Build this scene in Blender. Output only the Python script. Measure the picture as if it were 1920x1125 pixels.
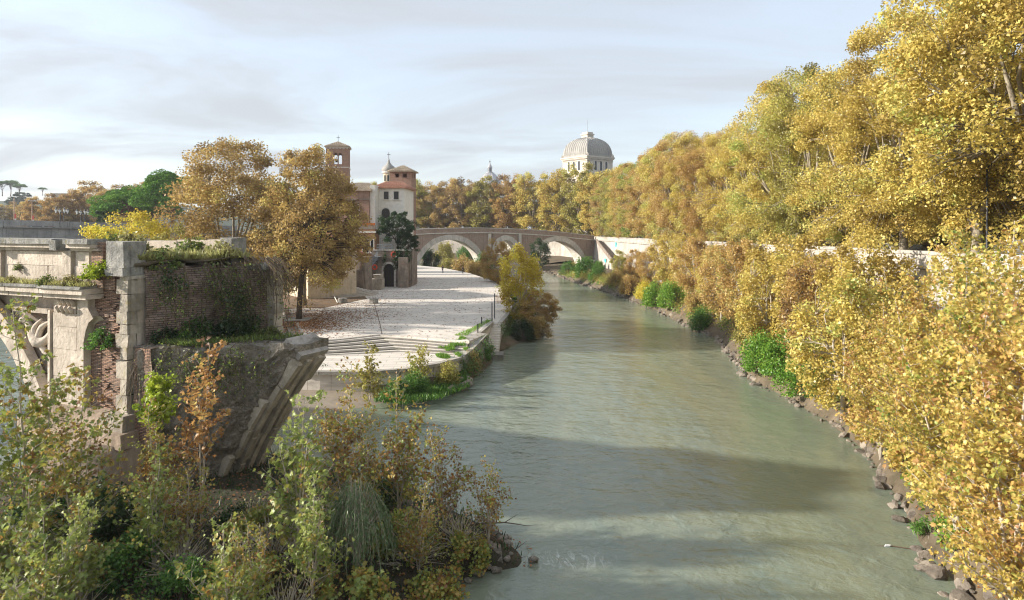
import bpy, bmesh, math, random
import numpy as np
from mathutils import Vector, Matrix, noise as mn
from math import sin, cos, pi, sqrt, radians

for o in list(bpy.data.objects):
    bpy.data.objects.remove(o)
S = bpy.context.scene
COL = S.collection

# ------------------------------------------------------------------ camera
HZ, FPX, CAMH = 425.0, 1280.0, 14.0          # horizon row, focal length in photo pixels, eye height over the water
cam_d = bpy.data.cameras.new('camera')
cam_d.sensor_width = 36.0
cam_d.lens = 24.0
cam_d.shift_y = -(562.5 - HZ) / 1920.0
cam_d.clip_start, cam_d.clip_end = 0.1, 20000.0
cam = bpy.data.objects.new('camera', cam_d)
COL.objects.link(cam)
cam.location = (0, 0, CAMH)
cam.rotation_euler = (pi / 2, 0, 0)
S.camera = cam

# ------------------------------------------------------------------ sun, sky, exposure
SUN_EL, SUN_X, SUN_Y = radians(21.0), -1.0, -0.02
sl = bpy.data.lights.new('sun', 'SUN')
sl.energy = 2.1
sl.angle = radians(1.5)
sl.color = (1.0, 0.93, 0.83)
sun = bpy.data.objects.new('sun', sl)
COL.objects.link(sun)
_sd = Vector((SUN_X, SUN_Y, 0)).normalized() * cos(SUN_EL) + Vector((0, 0, sin(SUN_EL)))
sun.rotation_euler = _sd.to_track_quat('Z', 'Y').to_euler()
sun.location = (-60, 0, 60)

wd = bpy.data.worlds.new('World')
S.world = wd
wd.use_nodes = True
wt = wd.node_tree
wt.nodes.clear()
def wn(t, **k):
    n = wt.nodes.new(t)
    for a, b in k.items():
        setattr(n, a, b)
    return n
sky = wn('ShaderNodeTexSky', sky_type='NISHITA', sun_disc=False, sun_elevation=SUN_EL,
         sun_rotation=math.atan2(SUN_X, SUN_Y), altitude=30, air_density=1.0, dust_density=1.0, ozone_density=1.5)
bg = wn('ShaderNodeBackground')
bg.inputs['Strength'].default_value = 0.15
wo = wn('ShaderNodeOutputWorld')
tc = wn('ShaderNodeTexCoord')
sep = wn('ShaderNodeSeparateXYZ')
wt.links.new(tc.outputs['Generated'], sep.inputs[0])
def wm(op, a, b=None, c=None):
    n = wn('ShaderNodeMath', operation=op)
    for i, v in enumerate((a, b, c)):
        if v is None:
            continue
        if hasattr(v, 'is_output'):
            wt.links.new(v, n.inputs[i])
        else:
            n.inputs[i].default_value = v
    return n.outputs[0]
den = wm('ADD', wm('MAXIMUM', sep.outputs['Z'], 0.0), 0.16)
cmb = wn('ShaderNodeCombineXYZ')
wt.links.new(wm('DIVIDE', sep.outputs['X'], den), cmb.inputs[0])
wt.links.new(wm('MULTIPLY', wm('DIVIDE', sep.outputs['Y'], den), 1.7), cmb.inputs[1])
n1 = wn('ShaderNodeTexNoise')
n1.inputs['Scale'].default_value = 0.62
n1.inputs['Detail'].default_value = 9
n1.inputs['Roughness'].default_value = 0.56
n1.inputs['Distortion'].default_value = 0.7
wt.links.new(cmb.outputs[0], n1.inputs['Vector'])
cr = wn('ShaderNodeMapRange')
cr.interpolation_type = 'SMOOTHSTEP'
for k, v in (('From Min', 0.36), ('From Max', 0.66), ('To Min', 0.85), ('To Max', 0.99)):
    cr.inputs[k].default_value = v
wt.links.new(n1.outputs['Fac'], cr.inputs['Value'])
mx = wn('ShaderNodeMix', data_type='RGBA')
wt.links.new(cr.outputs[0], mx.inputs['Factor'])
wt.links.new(sky.outputs[0], mx.inputs['A'])
mx.inputs['B'].default_value = (0.995, 1.06, 1.14, 1)          # thin high cloud
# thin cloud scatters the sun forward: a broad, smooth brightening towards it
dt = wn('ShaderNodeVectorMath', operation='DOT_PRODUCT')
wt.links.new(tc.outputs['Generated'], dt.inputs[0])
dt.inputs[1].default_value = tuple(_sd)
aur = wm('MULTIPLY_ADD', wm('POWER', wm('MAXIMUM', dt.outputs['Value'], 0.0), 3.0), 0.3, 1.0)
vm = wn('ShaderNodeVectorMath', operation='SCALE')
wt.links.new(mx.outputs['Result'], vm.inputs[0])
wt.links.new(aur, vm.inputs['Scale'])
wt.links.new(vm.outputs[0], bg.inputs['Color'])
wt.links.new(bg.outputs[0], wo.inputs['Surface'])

S.view_settings.view_transform = 'Standard'
S.view_settings.look = 'None'
S.view_settings.exposure = 2.12
S.view_settings.gamma = 1.0
S.view_settings.use_curve_mapping = False
S.render.engine = 'CYCLES'
S.cycles.max_bounces = 8
S.cycles.diffuse_bounces = 5
S.cycles.glossy_bounces = 3
S.cycles.transmission_bounces = 3
S.cycles.transparent_max_bounces = 4
S.cycles.volume_bounces = 0
S.cycles.use_denoising = True
S.cycles.denoising_input_passes = 'RGB_ALBEDO_NORMAL'
S.cycles.denoising_prefilter = 'ACCURATE'
S.cycles.use_adaptive_sampling = False
S.cycles.filter_width = 1.1
S.cycles.sample_clamp_indirect = 6.0

# ------------------------------------------------------------------ layout helper: a point from its place along the sight line
def at(px, py, Y):
    return Vector(((px - 960.0) / FPX * Y, Y, CAMH - (py - HZ) / FPX * Y))
def on(px, py, z):
    Y = (CAMH - z) * FPX / (py - HZ)
    return Vector(((px - 960.0) / FPX * Y, Y, z))
def zat(py, Y):
    return CAMH - (py - HZ) / FPX * Y
def xat(px, Y):
    return (px - 960.0) / FPX * Y

# ------------------------------------------------------------------ materials
class NT:
    def __init__(self, name):
        self.m = bpy.data.materials.new(name)
        self.m.use_nodes = True
        self.t = self.m.node_tree
        self.t.nodes.clear()
        self.out = self.t.nodes.new('ShaderNodeOutputMaterial')
    def n(self, t, **k):
        x = self.t.nodes.new(t)
        for a, b in k.items():
            setattr(x, a, b)
        return x
    def put(self, sock, v):
        if v is None:
            return
        if hasattr(v, 'is_output'):
            self.t.links.new(v, sock)
        else:
            sock.default_value = v
    def coord(self, scale=(1, 1, 1), world=True, rot=(0, 0, 0)):
        if world:
            g = self.n('ShaderNodeNewGeometry').outputs['Position']
        else:
            g = self.n('ShaderNodeTexCoord').outputs['Object']
        mp = self.n('ShaderNodeMapping')
        self.put(mp.inputs['Vector'], g)
        mp.inputs['Scale'].default_value = scale
        mp.inputs['Rotation'].default_value = rot
        return mp.outputs[0]
    def noise(self, vec, scale, detail=5, rough=0.55, dist=0.0):
        x = self.n('ShaderNodeTexNoise')
        self.put(x.inputs['Vector'], vec)
        x.inputs['Scale'].default_value = scale
        x.inputs['Detail'].default_value = detail
        x.inputs['Roughness'].default_value = rough
        x.inputs['Distortion'].default_value = dist
        return x.outputs['Fac']
    def ramp(self, fac, stops, interp='LINEAR'):
        r = self.n('ShaderNodeValToRGB')
        r.color_ramp.interpolation = interp
        e = r.color_ramp.elements
        while len(e) < len(stops):
            e.new(0.5)
        for i, (p, c) in enumerate(stops):
            e[i].position = p
            e[i].color = (*c, 1) if len(c) == 3 else c
        self.put(r.inputs[0], fac)
        return r.outputs[0]
    def rng(self, v, a, b, c=0.0, d=1.0):
        r = self.n('ShaderNodeMapRange')
        self.put(r.inputs['Value'], v)
        for k, q in (('From Min', a), ('From Max', b), ('To Min', c), ('To Max', d)):
            r.inputs[k].default_value = q
        return r.outputs[0]
    def mix(self, f, a, b, blend='MIX'):
        x = self.n('ShaderNodeMix', data_type='RGBA', blend_type=blend)
        self.put(x.inputs['Factor'], f)
        for s, v in (('A', a), ('B', b)):
            if isinstance(v, tuple) and len(v) == 3:
                v = (*v, 1)
            self.put(x.inputs[s], v)
        return x.outputs['Result']
    def math(self, op, a, b=None):
        x = self.n('ShaderNodeMath', operation=op)
        self.put(x.inputs[0], a)
        self.put(x.inputs[1], b)
        return x.outputs[0]
    def bump(self, h, strength=0.5, dist=0.05):
        b = self.n('ShaderNodeBump')
        self.put(b.inputs['Height'], h)
        b.inputs['Strength'].default_value = strength
        b.inputs['Distance'].default_value = dist
        return b.outputs[0]
    def pbr(self, col, rough=0.85, normal=None, spec=0.3, metal=0.0):
        p = self.n('ShaderNodeBsdfPrincipled')
        if isinstance(col, tuple) and len(col) == 3:
            col = (*col, 1)
        self.put(p.inputs['Base Color'], col)
        self.put(p.inputs['Roughness'], rough)
        p.inputs['Specular IOR Level'].default_value = spec
        p.inputs['Metallic'].default_value = metal
        self.put(p.inputs['Normal'], normal)
        self.t.links.new(p.outputs[0], self.out.inputs['Surface'])
        return p

def stone_mat(name, light, dark, scale=0.6, streak=True, lichen=None, bump=0.6, moss=0.0, per_obj=0.0, fine=9.0, bdist=0.08):
    """weathered stone: broad blotches, rain streaks, pitting"""
    k = NT(name)
    v = k.coord()
    big = k.noise(v, scale, 6, 0.62)
    col = k.mix(k.rng(big, 0.32, 0.68), dark, light)
    mid = k.noise(v, scale * 6, 5, 0.6)
    col = k.mix(k.rng(mid, 0.4, 0.75, 0.0, 0.35), col, tuple(c * 0.55 for c in dark))
    if streak:
        sv = k.coord((2.6, 2.6, 0.22))
        st = k.noise(sv, 1.1, 5, 0.6)
        col = k.mix(k.rng(st, 0.52, 0.75, 0.0, 0.62), col, tuple(c * 0.42 for c in dark))
    if lichen:
        ln = k.noise(v, scale * 2.3, 5, 0.7)
        col = k.mix(k.rng(ln, 0.56, 0.7, 0.0, 0.8), col, lichen)
    if per_obj:
        oi = k.n('ShaderNodeObjectInfo').outputs['Random']
        hv = k.n('ShaderNodeHueSaturation')
        k.put(hv.inputs['Value'], k.rng(oi, 0, 1, 1 - per_obj, 1 + per_obj))
        k.put(hv.inputs['Color'], col)
        col = hv.outputs[0]
    pit = k.noise(v, fine, 6, 0.7)
    nb = k.bump(k.math('ADD', k.math('MULTIPLY', pit, 0.5), mid), bump, bdist)
    k.pbr(col, 0.9, nb, 0.2)
    return k.m

def brick_mat(name, c1, c2, mortar, bw=0.34, bh=0.075, rot=(pi / 2, 0, 0), wear=(0.3, 0.27, 0.23), world=False, mort=0.014, wearamt=0.55):
    k = NT(name)
    v = k.coord((1, 1, 1), world, rot)
    geo = k.coord()
    dn = k.n('ShaderNodeTexNoise')
    k.put(dn.inputs['Vector'], geo)
    dn.inputs['Scale'].default_value = 1.3
    va = k.n('ShaderNodeVectorMath', operation='MULTIPLY_ADD')
    k.put(va.inputs[0], dn.outputs['Color'])
    va.inputs[1].default_value = (0.06, 0.06, 0.06)
    k.put(va.inputs[2], v)
    b = k.n('ShaderNodeTexBrick')
    k.put(b.inputs['Vector'], va.outputs[0])
    b.inputs['Scale'].default_value = 1.0
    b.inputs['Brick Width'].default_value = bw
    b.inputs['Row Height'].default_value = bh
    b.inputs['Mortar Size'].default_value = mort
    b.inputs['Mortar Smooth'].default_value = 0.3
    b.inputs['Bias'].default_value = -0.1
    b.inputs['Color1'].default_value = (*c1, 1)
    b.inputs['Color2'].default_value = (*c2, 1)
    b.inputs['Mortar'].default_value = (*mortar, 1)
    n = k.noise(geo, 0.8, 6, 0.65)
    col = k.mix(k.rng(n, 0.42, 0.72, 0.0, wearamt), b.outputs['Color'], wear)
    n2 = k.noise(geo, 5.0, 5, 0.7)
    col = k.mix(k.rng(n2, 0.5, 0.8, 0.0, 0.5), col, tuple(c * 0.4 for c in c1))
    st = k.noise(k.coord((2.0, 2.0, 0.2)), 1.0, 5, 0.6)
    col = k.mix(k.rng(st, 0.55, 0.78, 0.0, 0.55), col, (0.05, 0.045, 0.04))
    h = k.math('ADD', k.math('MULTIPLY', b.outputs['Fac'], -1.0), k.math('MULTIPLY', n2, 1.2))
    k.pbr(col, 0.92, k.bump(h, 0.8, 0.05), 0.15)
    return k.m

def flat_mat(name, col, rough=0.8, var=0.25, scale=2.0, metal=0.0, spec=0.3, bump=0.2):
    k = NT(name)
    v = k.coord()
    n = k.noise(v, scale, 6, 0.62)
    c = k.mix(k.rng(n, 0.3, 0.7), tuple(x * (1 - var) for x in col), tuple(min(1, x * (1 + var * 0.6)) for x in col))
    n2 = k.noise(v, scale * 8, 4, 0.6)
    k.pbr(c, rough, k.bump(n2, bump, 0.02), spec, metal)
    return k.m

def leaf_mat(name, stops, trans=0.4, shift=0.3, gloss=0.03):
    """stops: colour ramp over the per-leaf tint; every plant shifts along it a little"""
    k = NT(name)
    a = k.n('ShaderNodeAttribute')
    a.attribute_name = 'tint'
    oi = k.n('ShaderNodeObjectInfo').outputs['Random']
    f = k.math('ADD', a.outputs['Fac'], k.rng(oi, 0, 1, -shift / 2, shift / 2))
    col = k.ramp(f, stops)
    d = k.n('ShaderNodeBsdfDiffuse')
    k.put(d.inputs['Color'], col)
    t = k.n('ShaderNodeBsdfTranslucent')
    k.put(t.inputs['Color'], col)
    m = k.n('ShaderNodeMixShader')
    m.inputs[0].default_value = trans
    k.t.links.new(d.outputs[0], m.inputs[1])
    k.t.links.new(t.outputs[0], m.inputs[2])
    last = m
    if gloss:
        g = k.n('ShaderNodeBsdfGlossy')
        g.inputs['Roughness'].default_value = 0.45
        g.inputs['Color'].default_value = (1, 1, 1, 1)
        m2 = k.n('ShaderNodeMixShader')
        m2.inputs[0].default_value = gloss
        k.t.links.new(m.outputs[0], m2.inputs[1])
        k.t.links.new(g.outputs[0], m2.inputs[2])
        last = m2
    k.t.links.new(last.outputs[0], k.out.inputs['Surface'])
    return k.m

MT = {}
def make_materials():
    MT['travertine'] = stone_mat('travertine', (0.56, 0.50, 0.42), (0.40, 0.35, 0.29), 0.5, per_obj=0.07)
    MT['ruin_marble'] = stone_mat('ruin_marble', (0.68, 0.59, 0.49), (0.42, 0.35, 0.28), 0.9, per_obj=0.10)
    MT['ruin_grey'] = stone_mat('ruin_grey', (0.42, 0.40, 0.36), (0.15, 0.145, 0.135), 1.5, lichen=(0.25, 0.22, 0.10), per_obj=0.1)
    MT['quoin'] = stone_mat('quoin', (0.55, 0.48, 0.39), (0.27, 0.235, 0.19), 0.9, lichen=(0.34, 0.28, 0.13), per_obj=0.14)
    MT['pier_base'] = stone_mat('pier_base', (0.42, 0.33, 0.25), (0.25, 0.19, 0.14), 0.6, per_obj=0.1)
    MT['rock'] = stone_mat('rock', (0.52, 0.45, 0.37), (0.17, 0.15, 0.12), 1.3, lichen=(0.10, 0.105, 0.04), bump=1.0, fine=4.0, bdist=0.30)
    MT['rib'] = stone_mat('rib', (0.60, 0.53, 0.43), (0.34, 0.295, 0.23), 0.9, streak=False, bump=0.9, per_obj=0.15)
    MT['tip'] = stone_mat('tip', (0.52, 0.48, 0.43), (0.3, 0.27, 0.24), 0.9)
    MT['riprap'] = stone_mat('riprap', (0.30, 0.255, 0.20), (0.12, 0.10, 0.085), 1.2, streak=False, per_obj=0.3)
    MT['bank_wall'] = stone_mat('bank_wall', (0.56, 0.51, 0.44), (0.32, 0.29, 0.25), 0.16, per_obj=0.08)
    MT['coping'] = stone_mat('coping', (0.50, 0.46, 0.40), (0.29, 0.265, 0.23), 0.5, per_obj=0.10)
    MT['grey_wall'] = stone_mat('grey_wall', (0.40, 0.40, 0.39), (0.22, 0.22, 0.22), 0.25, per_obj=0.09)
    MT['ruin_brick'] = brick_mat('ruin_brick', (0.46, 0.285, 0.20), (0.31, 0.19, 0.135), (0.10, 0.075, 0.06), 0.30, 0.07)
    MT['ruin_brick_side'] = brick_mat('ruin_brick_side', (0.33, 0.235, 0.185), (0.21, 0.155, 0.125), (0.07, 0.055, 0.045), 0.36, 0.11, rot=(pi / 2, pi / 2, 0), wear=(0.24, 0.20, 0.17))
    MT['bridge_brick'] = brick_mat('bridge_brick', (0.46, 0.335, 0.265), (0.36, 0.26, 0.205), (0.34, 0.28, 0.23), 0.5, 0.16, wear=(0.48, 0.39, 0.32))
    MT['tower_brick'] = brick_mat('tower_brick', (0.40, 0.24, 0.17), (0.31, 0.185, 0.135), (0.30, 0.24, 0.20), 0.6, 0.2, wear=(0.36, 0.27, 0.21))
    MT['voussoir'] = stone_mat('voussoir', (0.70, 0.65, 0.58), (0.52, 0.48, 0.42), 0.35, per_obj=0.08)
    MT['plaster_white'] = stone_mat('plaster_white', (0.82, 0.78, 0.70), (0.72, 0.68, 0.60), 0.3, bump=0.15, streak=False)
    MT['plaster_orange'] = stone_mat('plaster_orange', (0.50, 0.29, 0.17), (0.36, 0.21, 0.13), 0.4, bump=0.2)
    MT['plaster_cream'] = stone_mat('plaster_cream', (0.70, 0.58, 0.42), (0.55, 0.45, 0.32), 0.4, bump=0.2)
    MT['plaster_pink'] = stone_mat('plaster_pink', (0.60, 0.42, 0.32), (0.50, 0.34, 0.26), 0.3, bump=0.15)
    MT['plaster_red'] = stone_mat('plaster_red', (0.36, 0.17, 0.115), (0.27, 0.13, 0.09), 0.3, bump=0.15)
    MT['old_wall'] = stone_mat('old_wall', (0.36, 0.30, 0.24), (0.17, 0.135, 0.11), 0.6, lichen=(0.30, 0.15, 0.09))
    MT['synagogue'] = stone_mat('synagogue', (0.68, 0.61, 0.51), (0.56, 0.50, 0.42), 0.15, bump=0.1)
    MT['dome_metal'] = stone_mat('dome_metal', (0.44, 0.42, 0.385), (0.30, 0.285, 0.26), 0.12, bump=0.1)
    MT['far_dome'] = flat_mat('far_dome', (0.42, 0.41, 0.42), 0.7, 0.15, 0.1)
    MT['trim_white'] = flat_mat('trim_white', (0.68, 0.64, 0.57), 0.8, 0.15)
    MT['glass'] = flat_mat('glass', (0.035, 0.04, 0.045), 0.15, 0.3, 0.6, spec=0.5, bump=0.0)
    MT['dark_wood'] = flat_mat('dark_wood', (0.05, 0.04, 0.035), 0.8)
    MT['dark_metal'] = flat_mat('dark_metal', (0.045, 0.045, 0.05), 0.5, spec=0.5)
    MT['grey_metal'] = flat_mat('grey_metal', (0.28, 0.31, 0.34), 0.45, 0.2, spec=0.5)
    MT['roof_red'] = flat_mat('roof_red', (0.40, 0.20, 0.13), 0.9, 0.35, 1.2)
    MT['roof_tan'] = flat_mat('roof_tan', (0.40, 0.32, 0.23), 0.9, 0.35, 1.2)
    MT['asphalt'] = flat_mat('asphalt', (0.055, 0.055, 0.055), 0.9, 0.2)
    MT['pavement'] = flat_mat('pavement', (0.24, 0.23, 0.215), 0.9, 0.2)
    MT['earth'] = stone_mat('earth', (0.20, 0.155, 0.105), (0.085, 0.068, 0.045), 0.5, streak=False, lichen=(0.05, 0.065, 0.022), bump=1.0)
    MT['island_earth'] = stone_mat('island_earth', (0.095, 0.078, 0.053), (0.042, 0.037, 0.024), 0.7, streak=False, lichen=(0.025, 0.05, 0.012), bump=1.0)
    MT['mud'] = stone_mat('mud', (0.30, 0.25, 0.19), (0.23, 0.19, 0.145), 0.5, streak=False, bump=0.3)
    MT['litter_earth'] = stone_mat('litter_earth', (0.24, 0.165, 0.10), (0.13, 0.095, 0.065), 0.8, streak=False, bump=0.6)
    MT['city_ground'] = flat_mat('city_ground', (0.12, 0.11, 0.09), 0.95, 0.3, 0.05)
    MT['hill'] = flat_mat('hill', (0.045, 0.06, 0.035), 0.95, 0.4, 0.03)
    MT['bark_plane'] = stone_mat('bark_plane', (0.42, 0.37, 0.28), (0.20, 0.165, 0.12), 1.6, streak=False, bump=0.5)
    MT['bark_dark'] = stone_mat('bark_dark', (0.14, 0.105, 0.075), (0.07, 0.052, 0.04), 1.6, streak=False, bump=0.7)
    MT['bark_pine'] = stone_mat('bark_pine', (0.24, 0.13, 0.085), (0.12, 0.07, 0.05), 1.6, streak=False, bump=0.7)
    MT['twig'] = flat_mat('twig', (0.46, 0.40, 0.32), 0.9, 0.3, 2)
    MT['twig_dark'] = flat_mat('twig_dark', (0.13, 0.095, 0.065), 0.9, 0.3, 2)
    # foliage
    MT['l_gold'] = leaf_mat('leaf_gold', [(0.0, (0.230, 0.172, 0.059)), (0.25, (0.424, 0.309, 0.078)), (0.55, (0.631, 0.488, 0.118)), (0.8, (0.666, 0.580, 0.168)), (1.0, (0.390, 0.462, 0.118))])
    MT['l_amber'] = leaf_mat('leaf_amber', [(0.0, (0.191, 0.117, 0.055)), (0.3, (0.395, 0.245, 0.078)), (0.6, (0.585, 0.394, 0.129)), (0.85, (0.633, 0.488, 0.178)), (1.0, (0.358, 0.366, 0.110))])
    MT['l_olive'] = leaf_mat('leaf_olive', [(0.0, (0.146, 0.130, 0.045)), (0.3, (0.317, 0.273, 0.072)), (0.6, (0.488, 0.429, 0.100)), (0.85, (0.403, 0.429, 0.090)), (1.0, (0.220, 0.312, 0.072))])
    MT['l_brown'] = leaf_mat('leaf_brown', [(0.0, (0.176, 0.117, 0.056)), (0.3, (0.353, 0.241, 0.090)), (0.6, (0.546, 0.377, 0.129)), (0.85, (0.609, 0.510, 0.154)), (1.0, (0.401, 0.479, 0.129))])
    MT['l_orange'] = leaf_mat('leaf_orange', [(0.0, (0.186, 0.090, 0.042)), (0.35, (0.393, 0.207, 0.074)), (0.65, (0.568, 0.345, 0.112)), (1.0, (0.600, 0.552, 0.150))], shift=0.15)
    MT['l_yellow'] = leaf_mat('leaf_yellow', [(0.0, (0.370, 0.264, 0.036)), (0.4, (0.650, 0.516, 0.060)), (0.75, (0.739, 0.660, 0.096)), (1.0, (0.426, 0.504, 0.072))], shift=0.15)
    MT['l_lime'] = leaf_mat('leaf_lime', [(0.0, (0.138, 0.204, 0.023)), (0.5, (0.345, 0.432, 0.034)), (1.0, (0.552, 0.576, 0.069))], shift=0.1)
    MT['l_mixed'] = leaf_mat('leaf_mixed', [(0.0, (0.196, 0.089, 0.037)), (0.18, (0.343, 0.181, 0.052)), (0.36, (0.434, 0.324, 0.073)), (0.55, (0.285, 0.312, 0.065)), (0.8, (0.183, 0.251, 0.060)), (1.0, (0.390, 0.433, 0.119))], shift=0.2)
    MT['l_right'] = leaf_mat('leaf_right', [(0.0, (0.349, 0.175, 0.071)), (0.16, (0.534, 0.319, 0.104)), (0.4, (0.582, 0.432, 0.109)), (0.7, (0.541, 0.473, 0.116)), (0.86, (0.328, 0.380, 0.077)), (1.0, (0.175, 0.277, 0.058))], shift=0.2)
    MT['l_green'] = leaf_mat('leaf_green', [(0.0, (0.036, 0.090, 0.018)), (0.5, (0.094, 0.210, 0.036)), (1.0, (0.215, 0.375, 0.065))], shift=0.2)
    MT['l_bright'] = leaf_mat('leaf_bright', [(0.0, (0.069, 0.180, 0.017)), (0.5, (0.161, 0.324, 0.034)), (1.0, (0.345, 0.432, 0.057))], shift=0.2)
    MT['l_dark'] = leaf_mat('leaf_dark', [(0.0, (0.014, 0.034, 0.010)), (0.6, (0.035, 0.075, 0.020)), (1.0, (0.080, 0.120, 0.035))], shift=0.2)
    MT['l_pine'] = leaf_mat('leaf_pine', [(0.0, (0.059, 0.140, 0.025)), (0.5, (0.136, 0.281, 0.046)), (1.0, (0.272, 0.432, 0.073))], trans=0.15, shift=0.15)
    MT['l_willow'] = leaf_mat('leaf_willow', [(0.0, (0.079, 0.128, 0.050)), (0.5, (0.159, 0.232, 0.101)), (1.0, (0.273, 0.360, 0.173))], shift=0.1)
    MT['l_dry'] = leaf_mat('leaf_dry', [(0.0, (0.186, 0.143, 0.057)), (0.5, (0.359, 0.330, 0.129)), (1.0, (0.475, 0.495, 0.186))], shift=0.2)
    MT['l_vine'] = leaf_mat('leaf_vine', [(0.0, (0.144, 0.105, 0.050)), (0.35, (0.144, 0.165, 0.050)), (0.7, (0.173, 0.255, 0.057)), (1.0, (0.374, 0.435, 0.086))], shift=0.2)
    MT['l_fallen'] = leaf_mat('leaf_fallen', [(0.0, (0.16, 0.07, 0.035)), (0.5, (0.33, 0.155, 0.065)), (1.0, (0.45, 0.27, 0.11))], trans=0.1, shift=0.0)
make_materials()

# ------------------------------------------------------------------ mesh builder
class MB:
    def __init__(self):
        self.v, self.f = [], []
    def poly(self, vs, fs):
        b = len(self.v)
        self.v.extend([tuple(p) for p in vs])
        self.f.extend([tuple(i + b for i in q) for q in fs])
        return self
    def box(self, lo, hi, rz=0.0, jit=0.0, rng=None):
        x0, y0, z0 = lo
        x1, y1, z1 = hi
        vs = [Vector(p) for p in ((x0, y0, z0), (x1, y0, z0), (x1, y1, z0), (x0, y1, z0), (x0, y0, z1), (x1, y0, z1), (x1, y1, z1), (x0, y1, z1))]
        if rz:
            c = Vector(((x0 + x1) / 2, (y0 + y1) / 2, 0))
            R = Matrix.Rotation(rz, 4, 'Z')
            vs = [c + (R @ (p - c)) for p in vs]
        if jit and rng:
            vs = [p + Vector((rng.uniform(-jit, jit), rng.uniform(-jit, jit), rng.uniform(-jit, jit))) for p in vs]
        return self.poly(vs, [(0, 3, 2, 1), (4, 5, 6, 7), (0, 1, 5, 4), (1, 2, 6, 5), (2, 3, 7, 6), (3, 0, 4, 7)])
    def obox(self, c, ax, ay, az):
        """box from a centre and three half-axis vectors"""
        c, ax, ay, az = Vector(c), Vector(ax), Vector(ay), Vector(az)
        vs = [c + ax * i + ay * j + az * k for k in (-1, 1) for (i, j) in ((-1, -1), (1, -1), (1, 1), (-1, 1))]
        return self.poly(vs, [(0, 3, 2, 1), (4, 5, 6, 7), (0, 1, 5, 4), (1, 2, 6, 5), (2, 3, 7, 6), (3, 0, 4, 7)])
    def tube(self, pts, radii, n=6, cap=True):
        pts = [Vector(p) for p in pts]
        b = len(self.v)
        m = len(pts)
        up = Vector((0, 0, 1))
        for i, p in enumerate(pts):
            t = (pts[min(i + 1, m - 1)] - pts[max(i - 1, 0)])
            if t.length < 1e-6:
                t = up
            t.normalize()
            a = t.cross(Vector((0.31, 0.95, 0.05)) if abs(t.y) < 0.9 else Vector((1, 0, 0)))
            a.normalize()
            c = t.cross(a)
            r = radii[i] if hasattr(radii, '__len__') else radii
            for k in range(n):
                w = 2 * pi * k / n
                self.v.append(tuple(p + a * (cos(w) * r) + c * (sin(w) * r)))
        for i in range(m - 1):
            for k in range(n):
                k2 = (k + 1) % n
                self.f.append((b + i * n + k, b + i * n + k2, b + (i + 1) * n + k2, b + (i + 1) * n + k))
        if cap:
            self.f.append(tuple(b + k for k in range(n))[::-1])
            self.f.append(tuple(b + (m - 1) * n + k for k in range(n)))
        return self
    def prism(self, poly, f):
        """poly: 2-D points; f(p, t) -> 3-D point at t = 0 or 1"""
        n = len(poly)
        vs = [f(p, 0) for p in poly] + [f(p, 1) for p in poly]
        fs = [tuple(range(n))[::-1], tuple(range(n, 2 * n))]
        fs += [(i, (i + 1) % n, n + (i + 1) % n, n + i) for i in range(n)]
        return self.poly(vs, fs)
    def lathe(self, prof, c, n=16, a0=0.0, a1=2 * pi):
        c = Vector(c)
        full = abs(a1 - a0 - 2 * pi) < 1e-6
        m = n if full else n + 1
        b = len(self.v)
        for (r, z) in prof:
            for k in range(m):
                w = a0 + (a1 - a0) * k / n
                self.v.append((c.x + r * cos(w), c.y + r * sin(w), c.z + z))
        for i in range(len(prof) - 1):
            for k in range(n):
                k2 = (k + 1) % m
                self.f.append((b + i * m + k, b + i * m + k2, b + (i + 1) * m + k2, b + (i + 1) * m + k))
        return self
    def mesh(self, name, mat, smooth=False, fix=True):
        me = bpy.data.meshes.new(name)
        me.from_pydata(self.v, [], self.f)
        if mat is not None:
            me.materials.append(MT[mat] if isinstance(mat, str) else mat)
        if fix:
            bm = bmesh.new()
            bm.from_mesh(me)
            bmesh.ops.recalc_face_normals(bm, faces=bm.faces)
            bm.to_mesh(me)
            bm.free()
        if smooth:
            me.polygons.foreach_set('use_smooth', [True] * len(me.polygons))
        me.update()
        return me

def link(name, me, parent=None, loc=None, rot=None, label=None, cat=None, group=None, kind=None):
    o = bpy.data.objects.new(name, me)
    COL.objects.link(o)
    if parent is not None:
        o.parent = parent
    if loc is not None:
        o.location = loc
    if rot is not None:
        o.rotation_euler = rot
    for k, v in (('label', label), ('category', cat), ('group', group), ('kind', kind)):
        if v:
            o[k] = v
    return o
def thing(name, label, cat, loc=(0, 0, 0), rz=0.0, group=None):
    return link(name, None, None, loc, (0, 0, rz), label, cat, group)
def part(name, mb, mat, parent, label=None, kind=None, smooth=False, loc=None, rot=None):
    me = mb.mesh(name, mat, smooth) if isinstance(mb, MB) else mb
    return link(name, me, parent, loc, rot, label, None, None, kind)
def solo(name, mb, mat, label, cat, group=None, smooth=False, loc=None, rot=None):
    me = mb.mesh(name, mat, smooth) if isinstance(mb, MB) else mb
    return link(name, me, None, loc, rot, label, cat, group)
def structure(name, mb, mat, smooth=False, parent=None):
    me = mb.mesh(name, mat, smooth) if isinstance(mb, MB) else mb
    return link(name, me, parent, kind='structure')
def stuff(name, me, mat=None, parent=None, label=None):
    if isinstance(me, MB):
        me = me.mesh(name, mat)
    return link(name, me, parent, kind='stuff', label=label)
def copy_thing(root, loc, rz=0.0, sc=1.0, label=None, group=None):
    r = root.copy()
    COL.objects.link(r)
    r.location = loc
    r.rotation_euler = (0, 0, rz)
    r.scale = (sc, sc, sc) if not hasattr(sc, '__len__') else sc
    if label:
        r['label'] = label
    if group:
        r['group'] = group
    for ch in list(root.children):
        c = ch.copy()
        COL.objects.link(c)
        c.parent = r
        for g in list(ch.children):
            d = g.copy()
            COL.objects.link(d)
            d.parent = c
    return r
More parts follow.
